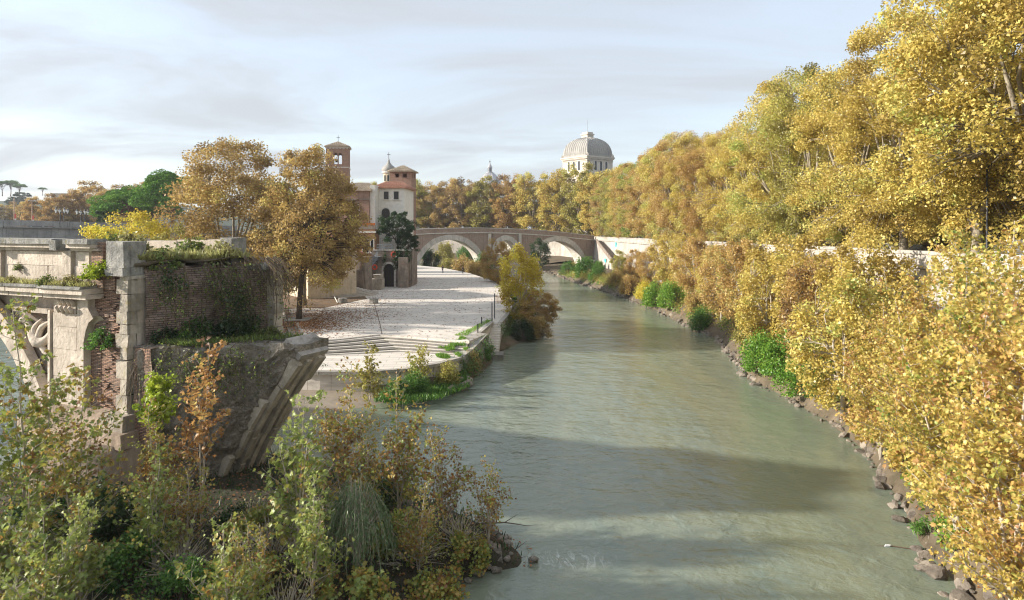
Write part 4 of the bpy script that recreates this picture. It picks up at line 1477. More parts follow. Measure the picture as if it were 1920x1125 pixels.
solo('flower_box', MB().box((0, 0, 0), (2.2, 0.35, 0.45)), 'flower', 'orange flowers in a trough on the ochre house terrace', 'flowers', loc=(xat(640, 128) + 4.2, 127.35, OH + 0.74))

h = House('river_lodge', 'weathered stone lodge with a single small dark window below the orange house', 'house', (xat(628, 122), 122.5, 0), radians(-8))
h.body(3.6, 5.0, PZ, zat(478, 122), 'old_wall')
h.body(2.0, 0.5, PZ + 2.9, zat(480, 122) + 0.1, 'plaster_cream', 'bay', 0.5, -0.5)
h.window(1.55, zat(497, 122), 0.7, 0.75, y=-0.5, frame='plaster_cream', panes=False)
h.hip_roof(3.6, 5.0, zat(478, 122), 0.9, 0.35, mat='roof_red', ridge=0.4)
h = House('stone_gatehouse', 'tall crumbling stone stump between the round steps and the metal stair', 'building', (xat(663, 117), 117.2, 0), radians(-10))
h.body(2.1, 3.0, PZ - .2, zat(482, 117), 'old_wall')
part('buttress', MB().prism([(0.05, PZ - .2), (2.05, PZ - .2), (1.7, zat(508, 117)), (0.3, zat(505, 117))], lambda p, t: (p[0], -0.45 if t else -0.002, p[1])), 'old_wall', h.t)

# sunlit house glimpsed behind the two plane trees
h = House('cream_house', 'sunlit cream house half hidden behind the two brown plane trees', 'house', (xat(560, 118), 112, 0), radians(-52))
h.body(9.0, 8.0, PZ, 11.6, 'plaster_cream')
h.hip_roof(9.0, 8.0, 11.6, 1.6, 0.5, mat='roof_red', ridge=0.4)
for x in (1.3, 3.4, 5.5, 7.6):
    for z in (4.4, 8.2):
        h.window(x, z, 0.95, 1.7)

# quay terrace with the arched door, ivy and the river-facing buttress
h = House('quay_terrace', 'old brick and stone quay terrace with an arched dark door below a green tree', 'terrace', (xat(697, 127), 127.0, 0), radians(-2))
TZ = zat(470, 127)
def arched_wall(x0, x1, z0, z1, ax, aw, ah, y0, y1):
    m = MB()
    r = aw / 2
    arc = [(ax - r * cos(a), z0 + ah - r + r * sin(a)) for a in [pi * i / 10 for i in range(11)]]
    poly = [(x0, z0), (ax - r, z0)] + arc + [(ax + r, z0), (x1, z0), (x1, z1), (x0, z1)]
    return m.prism(poly, lambda p, t: (p[0], y1 if t else y0, p[1]))
DX = (729.5 - 697) / FPX * 127
part('wall', arched_wall(0, 7.3, PZ - .3, TZ, DX, 1.9, 4.6, 0, 0.5), 'old_wall', h.t)
part('fill', MB().box((0, 1.3, PZ - .3), (7.3, 7.0, TZ - 0.02)), 'old_wall', h.t)
part('door', MB().box((DX - .93, 0.6, PZ - .3), (DX + .93, 0.72, PZ + 4.2)), 'dark_wood', h.t)
ar = MB()
for i in range(13):
    a = pi * (i + .5) / 13
    c = Vector((DX - 1.14 * cos(a), -0.05, PZ - .3 + 4.6 - .95 + 1.14 * sin(a)))
    ar = MB().obox((0, 0, 0), (0.13, 0, 0), (0, 0.07, 0), (0, 0, 0.19))
    o = part('arch_stone', ar, 'voussoir', h.t, loc=c)
    o.rotation_euler = (0, -(pi / 2 - a), 0)
for sx in (-1, 1):
    for i in range(6):
        part('arch_stone', MB().box((DX + sx * 1.14 - .19, -0.12, PZ - .2 + i * 0.62), (DX + sx * 1.14 + .19, -0.002, PZ - .2 + i * 0.62 + .58)), 'voussoir', h.t)
part('buttress', MB().box((5.3, -1.6, PZ - .3), (7.0, -0.003, zat(482, 127))), 'old_wall', h.t)
part('terrace_edge', MB().box((-0.1, -0.15, TZ), (7.4, 0.25, TZ + 0.22)), 'voussoir', h.t)
# metal stair and railings up to the terrace
t = thing('metal_stair', 'grey metal stair with handrails climbing to the quay terrace beside the ochre house', 'stair', (0, 0, 0))
a, b = at(693, 505, 125.5), at(709, 481, 126.5)
for i in range(10):
    p = a.lerp(b, i / 9)
    part('tread', MB().box((p.x - .45, p.y - .5, p.z - .05), (p.x + .45, p.y + .5, p.z)), 'grey_metal', t)
for dy in (-0.55, 0.55):
    m = MB()
    m.tube([a + Vector((0, dy, -.1)), b + Vector((0, dy, -.1))], 0.07, 5)
    m.tube([a + Vector((0, dy, 1.0)), b + Vector((0, dy, 1.0))], 0.04, 5)
    for i in range(6):
        p = a.lerp(b, i / 5)
        m.tube([p + Vector((0, dy, 0)), p + Vector((0, dy, 1.0))], 0.03, 4)
    part('handrail', m, 'grey_metal', t)
t = thing('terrace_railing', 'grey metal railing frame on the quay terrace next to the green tree', 'railing', (0, 0, 0))
m = MB()
x0, x1 = xat(707, 126.8), xat(738, 126.8)
for i in range(12):
    x = x0 + (x1 - x0) * i / 11
    m.tube([(x, 126.8, TZ), (x, 126.8, TZ + 1.15)], 0.03, 4)
for z in (0.15, 0.6, 1.15):
    m.tube([(x0, 126.8, TZ + z), (x1, 126.8, TZ + z)], 0.035, 4)
part('rail', m, 'grey_metal', t)
m = MB()
for px in (713, 733):
    m.tube([(xat(px, 127.4), 127.4, TZ), (xat(px, 127.4), 127.4, TZ + 2.3)], 0.05, 5)
m.tube([(xat(713, 127.4), 127.4, TZ + 2.3), (xat(733, 127.4), 127.4, TZ + 2.3)], 0.05, 5)
part('frame', m, 'grey_metal', t)
solo('air_unit', MB().box((0, 0, 0), (1.0, 0.6, 0.8)).box((0.15, -0.02, 0.1), (0.75, 0.0, 0.7)), 'trim_white', 'pale box shaped ventilation unit on the quay terrace', 'air unit', loc=(xat(712, 128), 128, TZ + 0.02))
MT['ring_red'] = flat_mat('ring_red', (0.62, 0.085, 0.04), 0.6, 0.15, 6)
def life_ring(px, py, Y, label):
    m = MB()
    N, n, R, r = 20, 8, 0.40, 0.12
    for i in range(N):
        for j in range(n):
            a, b = 2 * pi * i / N, 2 * pi * j / n
            m.v.append(((R + r * cos(b)) * cos(a), r * sin(b), (R + r * cos(b)) * sin(a)))
    for i in range(N):
        for j in range(n):
            m.f.append((i * n + j, ((i + 1) % N) * n + j, ((i + 1) % N) * n + (j + 1) % n, i * n + (j + 1) % n))
    solo('life_ring', m, 'ring_red', label, 'life ring', 'red life rings on the quay', True, at(px, py, Y))
life_ring(738, 477, 126.6, 'red life ring hanging from the railing at the foot of the green tree')
life_ring(702.5, 501, 124.9, 'red life ring hanging at the bottom of the metal stair')

# the carved stone prow against the quay
pr = thing('stone_prow', 'pale travertine blocks shaped like a ship prow at the foot of the quay', 'monument', (xat(699, 122), 121.5, 0))
for (px, py, w, hh, dx) in ((697, 547, 3.4, 1.5, 0.0), (700, 536, 3.6, 1.1, 0.1), (706, 528, 2.5, 1.0, 0.25), (709, 520, 1.3, 1.0, 0.3)):
    x = (px - 699) / FPX * 122
    z = zat(py, 121)
    n = 3 if w > 2 else 1
    for i in range(n):
        xa = x - w / 2 + w * i / n
        xb = xa + w / n - 0.02
        part('block', MB().poly([(xa + .25 * (i == 0), -0.4 - .5 * (i == 1), z - hh / 2), (xb - .2 * (i == n - 1), -0.4, z - hh / 2), (xb, 1.6, z - hh / 2), (xa, 1.6, z - hh / 2),
                                 (xa - .1, -0.8 - .5 * (i == 1), z + hh / 2 - .01), (xb, -0.7, z + hh / 2 - .01), (xb, 1.6, z + hh / 2 - .01), (xa, 1.6, z + hh / 2 - .01)],
                                [(0, 3, 2, 1), (4, 5, 6, 7), (0, 1, 5, 4), (1, 2, 6, 5), (2, 3, 7, 6), (3, 0, 4, 7)]), 'travertine', pr)

# round steps in front of the lodge
t = thing('round_steps', 'fan of curved stone steps between the tree ground and the paved point', 'steps', (xat(625, 112), 113.5, PZ))
for i in range(7):
    r0 = 7.0 - i * 0.62
    part('step', MB().lathe([(0.2, 0.15 * i), (r0, 0.15 * i), (r0, 0.15 * (i + 1)), (0.2, 0.15 * (i + 1))], (0, 0, 0.01 * i), 22, -pi * 0.98, pi * 0.18), 'travertine', t)
t = thing('step_handrail', 'yellowish handrail sloping beside the round stone steps', 'handrail', (0, 0, 0))
a, b = at(641, 538, 112), at(663, 519, 116)
part('rail', MB().tube([a, b], 0.09, 6), 'plaster_cream', t)
for f in (0.05, 0.5, 0.95):
    p = a.lerp(b, f)
    part('post', MB().tube([p, p - Vector((0, 0, 1.0))], 0.05, 5), 'dark_metal', t)

# square brick tower with an open belvedere
h = House('brick_tower', 'square brown brick tower with two open belvedere windows under a tan pyramid roof', 'tower', (xat(731.5, 146), 146, 0), radians(-4))
TW, Tz = 4.6, zat(321, 146)
def belfry(t, w, z0, z1, openings, mat, name='belfry', tck=0.35):
    """four walls with openings in them; openings: list of (x, z, width, height, arched)"""
    for s_ in range(4):
        segs = []
        xs = sorted(openings, key=lambda o: o[0])
        def T(x, z, d):
            c = w / 2
            q = Vector((x - c, -c + d, 0))
            q = Matrix.Rotation(s_ * pi / 2, 3, 'Z') @ q
            return (q.x + c, q.y + c, z)
        m = MB()
        # vertical slices
        N = 60
        e = tck if s_ % 2 else 0.0
        for i in range(N):
            xa, xb = e + (w - 2 * e) * i / N, e + (w - 2 * e) * (i + 1) / N
            xm = (xa + xb) / 2
            iv = [(z0, z1)]
            for (ox, oz, ow, oh, arc) in xs:
                if abs(xm - ox) < ow / 2:
                    top = oz + oh
                    if arc:
                        top = oz + oh - ow / 2 + sqrt(max(0, (ow / 2) ** 2 - (xm - ox) ** 2))
                    iv = [(z0, oz), (top, z1)]
            for (a_, b_) in iv:
                vs = [T(xa, a_, 0), T(xb, a_, 0), T(xb, b_, 0), T(xa, b_, 0), T(xa, a_, tck), T(xb, a_, tck), T(xb, b_, tck), T(xa, b_, tck)]
                m.poly(vs, [(0, 1, 2, 3), (7, 6, 5, 4), (0, 4, 5, 1), (1, 5, 6, 2), (2, 6, 7, 3), (3, 7, 4, 0)])
        part(name, m, mat, t)
h.body(TW, TW, PZ, Tz - 2.2, 'tower_brick', 'shaft')
belfry(h.t, TW, Tz - 2.195, Tz, [(TW * 0.32, Tz - 1.35, 0.95, 0.85, False), (TW * 0.70, Tz - 1.35, 0.95, 0.85, False)], 'tower_brick')
h.hip_roof(TW, TW, Tz, 1.45, 0.5, mat='roof_tan', ridge=0.0)
h = House('lean_to', 'narrow brick lean-to with one small window at the foot of the brick tower', 'building', (xat(752, 142), 142, 0), radians(-4))
h.body(1.8, 6, PZ, zat(365, 142), 'tower_brick')
part('roof', MB().poly([(-.3, -.4, zat(362, 142)), (2.1, -.4, zat(367, 142)), (2.1, 6, zat(367, 142)), (-.3, 6, zat(362, 142)), (-.3, -.4, zat(362, 142) + .2), (2.1, -.4, zat(367, 142) + .2), (2.1, 6, zat(367, 142) + .2), (-.3, 6, zat(362, 142) + .2)],
     [(0, 3, 2, 1), (4, 5, 6, 7), (0, 1, 5, 4), (1, 2, 6, 5), (3, 0, 4, 7)]), 'roof_tan', h.t)
h.window(0.75, zat(377, 142), 0.45, 0.55, panes=False)

# bell tower
h = House('bell_tower', 'tall brick bell tower with twin arched openings rising behind the plane trees', 'tower', (xat(611, 165), 165, 0), radians(9))
CW, Cz = 5.3, zat(274, 165)
h.body(CW, CW, PZ, Cz - 5.0, 'tower_brick', 'shaft')
belfry(h.t, CW, Cz - 4.99, Cz, [(CW * 0.44, Cz - 4.3, 0.82, 2.7, True), (CW * 0.64, Cz - 4.3, 0.82, 2.7, True)], 'tower_brick')
part('string_course', MB().box((-.15, -.15, Cz - 5.2), (CW + .15, CW + .15, Cz - 4.95)), 'voussoir', h.t)
part('cornice', MB().box((-.2, -.2, Cz - 0.3), (CW + .2, -.002, Cz - 0.001)).box((-.2, .002, Cz - .3), (-.002, CW + .2, Cz - .001)).box((CW + .002, .002, Cz - .3), (CW + .2, CW + .2, Cz - .001)), 'voussoir', h.t)
for i in range(16):
    part('corbel', MB().box((i * CW / 16 + .08, -.16, Cz - .62), (i * CW / 16 + .24, -.002, Cz - .32)), 'voussoir', h.t)
h.hip_roof(CW, CW, Cz, 1.45, 0.35, mat='roof_tan', ridge=0.0)
part('bell', MB().lathe([(0.05, 0.9), (0.2, 0.85), (0.28, 0.4), (0.36, 0.1), (0.45, 0.0)], (CW * 0.44, CW * .3, Cz - 3.7), 12), 'dark_metal', h.t, smooth=True)
part('cross', MB().tube([(CW / 2, CW / 2, Cz + 1.4), (CW / 2, CW / 2, Cz + 3.0)], 0.05, 4).tube([(CW / 2 - .4, CW / 2, Cz + 2.5), (CW / 2 + .4, CW / 2, Cz + 2.5)], 0.05, 4), 'dark_metal', h.t)

# church lantern with an onion cap
t = thing('church_lantern', 'small cream church turret with grey onion cap and cross behind the brick tower', 'turret', (xat(729, 160), 160, 0))
oz = zat(322, 160)
part('drum', MB().lathe([(1.25, PZ - oz + oz), (1.25, oz)], (0, 0, 0), 12), 'plaster_cream', t)
part('cornice', MB().lathe([(1.25, oz - .5), (1.6, oz - .3), (1.6, oz), (1.2, oz + .1)], (0, 0, 0), 16), 'trim_white', t)
part('cap', MB().lathe([(1.55, oz + .05), (1.65, oz + .5), (1.35, oz + 1.1), (0.75, oz + 1.6), (0.35, oz + 2.1), (0.18, oz + 2.6), (0.22, oz + 2.8), (0.05, oz + 3.0)], (0, 0, 0), 20), 'dome_metal', t, smooth=True)
part('cross', MB().tube([(0, 0, oz + 2.9), (0, 0, oz + 4.6)], 0.06, 4).tube([(-.4, 0, oz + 4.0), (.4, 0, oz + 4.0)], 0.06, 4), 'dark_metal', t)
for a in (-2.2, -1.5, -0.8):
    part('window', MB().obox((1.26 * cos(a), 1.26 * sin(a), oz - 1.6), (0.02 * cos(a), 0.02 * sin(a), 0), (-0.22 * sin(a), 0.22 * cos(a), 0), (0, 0, 0.7)), 'glass', t)

# ------------------------------------------------------------------ synagogue with the square dome
SY = 330.0
sa = 17.6
ang = math.atan2(0.614, 0.789)
cor = Vector((xat(1101, SY), SY, 0))
syn = thing('domed_temple', 'cream stone temple with square ribbed grey dome rising above the golden trees', 'temple', cor, ang)
# local axes: corner at the origin, x along the right face, y along the left face
zc_ = zat(293, SY)
part('wall', MB().box((0, 0, 9), (sa, sa, zc_ - .05)), 'synagogue', syn)
for i, (o, z0, z1) in enumerate(((0.25, zc_ - 1.9, zc_ - 1.5), (0.55, zc_ - 0.75, zc_ - 0.2), (0.85, zc_ - 0.2, zc_ + 0.5))):
    part('cornice', MB().box((-o, -o, z0), (sa + o, sa + o, z1 - .002)), 'synagogue', syn)
for i in range(22):
    for f in (0, 1):
        u = (i + .5) * sa / 22
        lo, hi = ((u - .16, -.5, zc_ - 1.3), (u + .16, -.002, zc_ - .76)) if f == 0 else ((-.5, u - .16, zc_ - 1.3), (-.002, u + .16, zc_ - .76))
        part('bracket', MB().box(lo, hi), 'synagogue', syn)
part('attic', MB().box((0.1, 0.1, zc_ + .5), (sa - .1, sa - .1, zc_ + 1.5)), 'dome_metal', syn)
for (x, y) in ((0, 0), (sa, 0), (0, sa)):
    part('acroterion', MB().lathe([(1.0, 0), (0.9, 0.8), (0.05, 1.7)], (x + .1, y + .1, zc_ + .5), 4), 'synagogue', syn)
zd, hd = zc_ + 1.4, zat(252.5, SY) - zc_ - 1.4
prof = []
for i in range(15):
    f = i / 14
    a = f * pi / 2 * 0.955
    prof.append(((sa / 2 - .1) * cos(a) ** 0.74, zd + hd * sin(a) ** 0.98 / sin(pi / 2 * 0.955)))
dm = MB()
for (w, z) in prof:
    c = sa / 2
    dm.v += [(c - w, c - w, z), (c + w, c - w, z), (c + w, c + w, z), (c - w, c + w, z)]
for i in range(14):
    for j in range(4):
        dm.f.append((i * 4 + j, i * 4 + (j + 1) % 4, i * 4 + 4 + (j + 1) % 4, i * 4 + 4 + j))
part('dome', dm, 'dome_metal', syn)
for j in range(2):
    for r in range(1, 12):
        f = r / 12 * 2 - 1
        pts = []
        for (w, z) in prof:
            c = sa / 2
            u = f * (sa / 2 - .1)
            if abs(u) > w:
                # past the hip: stop
                break
            pts.append((c + u, c - w - .02, z) if j == 0 else (c - w - .02, c + u, z))
        if len(pts) > 1:
            part('seam', MB().tube(pts, 0.20, 4), 'dome_metal', syn)
wt_, zt_ = prof[-1]
c = sa / 2
wt_ = max(wt_, 1.9)
part('dome_cap', MB().box((c - wt_ * 1.1, c - wt_ * 1.1, zt_ - .3), (c + wt_ * 1.1, c + wt_ * 1.1, zt_ + 1.4)).box((c - wt_ * 1.3, c - wt_ * 1.3, zt_ + 1.4), (c + wt_ * 1.3, c + wt_ * 1.3, zt_ + 2.0)).box((c - wt_ * 1.0, c - wt_ * 1.0, zt_ + 2.0), (c + wt_ * 1.0, c + wt_ * 1.0, zt_ + 2.8)), 'synagogue', syn)
part('mast', MB().tube([(c, c, zt_ + 2.5), (c, c, zt_ + 9)], 0.09, 5), 'grey_metal', syn)
HS = House.__new__(House)
HS.t = syn
zw = zat(318, SY)
for u in (0.29, 0.5, 0.71):
    HS.window(u * sa + .6, zw, 1.5, 4.6, arch=True, fw=0.35, panes=False)
    HS.window(u * sa + .6, zw, 1.5, 4.6, arch=True, fw=0.35, side='left', panes=False)
# far church dome
t = thing('church_dome', 'distant pale church dome with lantern showing just above the far trees', 'dome', (xat(918.5, 900), 900, 0))
z0 = zat(338, 900)
part('dome', MB().lathe([(16.5, z0 - 14), (16, z0 - 6), (13.5, z0), (10, z0 + 4.5), (6.5, z0 + 8), (3.4, z0 + 10)], (0, 0, 0), 28), 'far_dome', t, smooth=True)
for i in range(16):
    a = 2 * pi * i / 16
    part('rib', MB().tube([(r * cos(a) * 1.01, r * sin(a) * 1.01, z) for r, z in ((16, z0 - 6), (13.5, z0), (10, z0 + 4.5), (6.5, z0 + 8), (3.4, z0 + 10))], 0.5, 4), 'far_dome', t)
part('gallery', MB().lathe([(4.6, z0 + 9.6), (4.8, z0 + 10.6), (3.4, z0 + 10.6)], (0, 0, 0), 16), 'far_dome', t)
part('lantern', MB().lathe([(2.7, z0 + 10.5), (2.7, z0 + 16.5), (3.5, z0 + 16.7), (3.5, z0 + 17.4), (2.6, z0 + 17.6), (2.3, z0 + 19.3), (1.0, z0 + 21), (0.5, z0 + 23.5)], (0, 0, 0), 16), 'far_dome', t)
part('finial', MB().lathe([(0.05, z0 + 25.6), (0.9, z0 + 25), (0.9, z0 + 24), (0.05, z0 + 23.4)], (0, 0, 0), 10).tube([(0, 0, z0 + 25.4), (0, 0, z0 + 28)], 0.18, 4), 'dark_metal', t)
for i in range(8):
    a = 2 * pi * (i + .5) / 8
    part('lantern_opening', MB().obox((2.7 * cos(a), 2.7 * sin(a), z0 + 13.6), (0.08 * cos(a), 0.08 * sin(a), 0), (-0.5 * sin(a), 0.5 * cos(a), 0), (0, 0, 2.2)), 'glass', t)

# ------------------------------------------------------------------ buildings along the right-bank road, glimpsed through the trees
for (y0, L, ht, mat, nm, lab) in ((54, 21, 20, 'plaster_red', 'palazzo', 'dark red street building with white framed windows behind the roadside trees'),
                                  (76.2, 15, 17, 'plaster_pink', 'palazzo', 'pink plastered street building seen between the roadside tree trunks'),
                                  (92, 22, 15, 'plaster_cream', 'palazzo', 'cream street building almost hidden behind the roadside trees'),
                                  (116, 30, 14, 'plaster_orange', 'palazzo', 'ochre street building behind the trees towards the dome')):
    gz = para_z(y0) - 1.05
    h = House(nm, lab, 'building', (52.0, y0 + L, gz), -pi / 2, 'street buildings behind the right bank trees')
    h.body(L, 12, -2, ht, mat)
    part('cornice', MB().box((-.3, -.4, ht - .6), (L + .3, -.003, ht + .1)), 'trim_white', h.t)
    h.hip_roof(L, 12, ht + .1, 2.6, .6, mat='roof_red', ridge=.5, tiles=False)
    n = int(L / 3.1)
    for i in range(n):
        x = (i + .5) * L / n
        for zz in (1.2, 5.2, 9.2, 13.2):
            if zz + 2.6 < ht - .6:
                h.window(x, zz, 1.15, 2.1, fw=0.22)

# ------------------------------------------------------------------ left embankment wall in the distance
LW = [(-150, 66), (-125, 100), (-97, 130), (-86, 155), (-80, 200)]
LT = [16.2, 15.8, 15.3, 14.75, 14.2]
lw = thing('grey_embankment_wall', 'long grey stone embankment wall with parapet blocks seen beyond the ruined bridge', 'wall')
m = MB()
for (x, y), z in zip(LW, LT):
    m.v += [(x, y, -1), (x, y, z - 1.15), (x - .5, y + .3, z - 1.15)]
for i in range(4):
    m.f += [(3 * i, 3 * i + 3, 3 * i + 4, 3 * i + 1), (3 * i + 1, 3 * i + 4, 3 * i + 5, 3 * i + 2)]
part('wall_face', m, 'grey_wall', lw)
for i in range(4):
    a, b = Vector((*LW[i], LT[i])), Vector((*LW[i + 1], LT[i + 1]))
    n = int((b - a).length / 3.0)
    for j in range(n):
        p, q = a.lerp(b, j / n), a.lerp(b, (j + 1) / n)
        c = (p + q) / 2
        d = (q - p)
        dn = d.normalized()
        nn = Vector((dn.y, -dn.x, 0)).normalized()
        part('parapet_block', MB().obox(c - Vector((0, 0, .55 - .02 * (j % 3))), dn * (d.length / 2 - .015), nn * 0.25, Vector((0, 0, 0.55))), 'grey_wall', lw)
        part('ledge_block', MB().obox(c - Vector((0, 0, 1.30)), dn * (d.length / 2 - .01), nn * 0.45, Vector((0, 0, 0.14))), 'grey_wall', lw)
# ------------------------------------------------------------------ the ruined bridge: local x along the bridge (towards the river), y away from the eye
RO = Vector((-18.6, 33.0, 0))
RA = math.atan2(-0.407, 0.914)
RU, RV = Vector((0.914, -0.407, 0)), Vector((0.407, 0.914, 0))
ruin = thing('ruined_bridge', 'single surviving arch and pier of a ruined stone and brick bridge overgrown with creepers', 'ruin', RO, RA)
def rt(px):
    """local x (negative, along the lit facade) of a photo column"""
    r = (px - 960) / FPX
    return -(-18.6 - 33 * r) / (0.914 + 0.407 * r)
def rz_(px, py):
    t = -rt(px)
    return CAMH - (py - HZ) / FPX * (33 + 0.407 * t)
def rl(px, py):
    return (rt(px), rz_(px, py))
def rw(u, v, z):
    return RO + RU * u + RV * v + Vector((0, 0, z))
AC, AZ, AR = -16.2, 0.2, 10.0                          # the standing arch
BC, BZ, BR = 33.15, -14.4, 34.0                           # the arch that fell
DV = 6.4
# core of the standing arch and pier
arc = [(AC + AR * cos(a), AZ + AR * sin(a)) for a in [pi * i / 26 for i in range(27)]]
body = [(-0.05, -1.2), (-0.05, 12.1), (-32, 12.1), (-32, -1.2)] + [(AC - AR, -1.2)] + arc[::-1] + [(AC + AR, -1.2)]
mm = MB().prism(body, lambda p, t: (p[0], DV if t else 0.55, p[1]))
part('core', mm, 'ruin_marble', ruin)
# brick pier face left of the quoins (recessed niche wall)
part('brick_facing', MB().box((rt(150), 0.30, 4.2), (-0.55, 0.545, 11.6)), 'ruin_brick', ruin)
part('brick_return', MB().box((rt(172), -0.02, 10.95), (rt(193), 0.545, 13.25)), 'ruin_brick', ruin)
part('brick_return', MB().box((rt(193), 0.12, 10.9), (-1.05, 0.545, 13.1)), 'ruin_brick', ruin)
# rugged stubs of brick standing out of the niche wall
rr = random.Random(11)
bm_ = [MB().box((-w / 2, -.05, -.032), (w / 2, .05, .032)).mesh('brick', 'ruin_brick') for w in (0.26, 0.34, 0.42)]
k = 0
for r in range(74):
    z = 4.6 + r * 0.085
    x = -2.55 + rr.uniform(0, .3)
    while x < -0.75 and k < 300:
        if rr.random() < 0.33:
            link('brick', rr.choice(bm_), ruin, (x, 0.275 - rr.uniform(-.02, .05), z), (0, 0, rr.uniform(-.1, .1)))
            k += 1
        x += rr.uniform(0.3, 0.6)
# quoin column at the corner, block by block
z = 4.3
i = 0
while z < 11.6:
    h = min(rr.uniform(0.45, 0.95), 11.66 - z)
    wl = 0.52 + (0.22 if i % 2 else -0.04) + rr.uniform(-.06, .06)
    dv = .62 + (-.12 if i % 2 else 0.22) + rr.uniform(-.08, .08)
    part('quoin', MB().box((-wl, -0.02, z + 0.012), (rr.uniform(-.03, .04), dv, z + h - 0.012), jit=0.04, rng=rr), 'quoin', ruin)
    z += h
    i += 1
# corner block of the attic with its moulded base
part('corner_block', MB().box((-1.22, -0.22, 12.02), (0.05, 0.98, 13.30), jit=0.03, rng=rr), 'ruin_grey', ruin)
part('block_base', MB().box((-1.26, -0.28, 11.62), (0.04, 0.82, 12.015), jit=0.03, rng=rr), 'ruin_grey', ruin)
# attic wall: panels between strips
xa, xb = -31.5, rt(172)
part('attic_wall', MB().box((xa, 0.06, 10.95), (xb, 0.545, 12.95)), 'ruin_marble', ruin)
for (pa, pb, z0, z1, dv) in ((143, 168, 12.02, 12.72, 0.0), (141, 166, 11.1, 12.0, -.03), (122, 139, 11.1, 12.78, -0.16), (12, 120, 12.0, 12.72, 0.0), (10, 90, 11.1, 11.98, 0.01), (91, 120, 11.1, 11.98, 0.0), (-10, 8, 11.1, 12.78, -0.16), (-140, -14, 11.1, 12.72, 0.0)):
    part('attic_slab', MB().box((rt(pa) + .02, dv - .02, z0), (rt(pb) - .02, 0.2, z1), jit=0.012, rng=rr), 'ruin_marble', ruin)
u = xa
for (pa, pb) in ((-300, -140), (-138, -2), (0, 118), (139, 190)):
    for (o, z0, z1) in ((-.20, 12.78, 12.93), (-.42, 12.94, 13.12), (-.58, 13.13, 13.40)):
        part('cornice_block', MB().box((max(xa, rt(pa)), o, z0), (rt(pb) - (.25 if pb == 190 and o < -.3 else 0), .5, z1 - .004), jit=0.02, rng=rr), 'ruin_marble' if z0 < 13.1 else 'ruin_grey', ruin)
for pa in (119.5, -1.5):
    part('cornice_break', MB().box((rt(pa) - .12, -.66, 12.8), (rt(pa) + .35, .3, 13.34), jit=0.03, rng=rr), 'ruin_grey', ruin)
# ledge-cornice over the arch
e = -31.5
cuts = [-31.5, -25, -19.6, -14.2, rt(40), rt(103), rt(184)]
for a, b in zip(cuts[:-1], cuts[1:]):
    part('entablature_block', MB().box((a, -0.62, 10.42), (b - .02, 0.5, 10.66), jit=0.012, rng=rr), 'ruin_marble', ruin)
    part('entablature_block', MB().box((a, -0.82, 10.665), (b - .03, 0.5, 10.93), jit=0.015, rng=rr), 'ruin_marble', ruin)
    part('entablature_block', MB().box((a, -0.92, 10.935), (b - .05, 0.3, 11.06), jit=0.02, rng=rr), 'ruin_grey', ruin)
# pilaster with its capital
pu0, pu1 = rt(102), rt(146)
z = 3.9
while z < 9.55:
    h = min(rr.uniform(.9, 1.5), 9.6 - z)
    part('pilaster_block', MB().box((pu0, -.06, z + .008), (pu1, 0.5, z + h - .008), jit=0.01, rng=rr), 'ruin_marble', ruin)
    z += h
cap = part('capital', MB().box((rt(114), -.16, 9.62), (rt(146) + .05, 0.5, 10.4), jit=0.02, rng=rr), 'ruin_marble', ruin)
part('necking', MB().box((pu0 - .02, -.02, 9.6), (rt(114) - .02, 0.5, 10.4), jit=0.01, rng=rr), 'ruin_marble', ruin)
for r_ in range(2):
    for c_ in range(4):
        x = rt(114) + .16 + c_ * 0.34 + r_ * .12
        m = MB().tube([(x, -.16, 9.66 + r_ * .38), (x, -.25, 9.82 + r_ * .38), (x, -.36, 9.95 + r_ * .38), (x, -.42, 9.90 + r_ * .38)], [.10, .11, .09, .03], 6)
        part('acanthus_leaf', m, 'ruin_marble', cap, smooth=True)
# broken niche shell
nic = [rl(*p) for p in ((148, 546), (168, 546), (168, 577), (178, 597), (170, 604), (164, 620), (160, 642), (160, 764), (148, 764))]
part('niche_slab', MB().prism(nic, lambda p, t: (p[0], 0.29 if t else -0.10, p[1])), 'ruin_marble', ruin)
sh = MB()
cx_, cz_ = rt(186), rz_(180, 640)
N1, N2 = 10, 6
for i in range(N1 + 1):
    a = pi / 2 + (pi / 2) * i / N1
    for j in range(N2 + 1):
        d = j / N2
        r = 1.28 - 0.25 * d * d
        sh.v.append((cx_ + r * cos(a), 0.28 - 0.02 + 0.0 * d - 0.32 * (1 - d), cz_ + r * sin(a)))
for i in range(N1):
    for j in range(N2):
        k_ = i * (N2 + 1) + j
        sh.f.append((k_, k_ + 1, k_ + N2 + 2, k_ + N2 + 1))
part('niche_soffit', sh, 'ruin_marble', ruin, smooth=True)
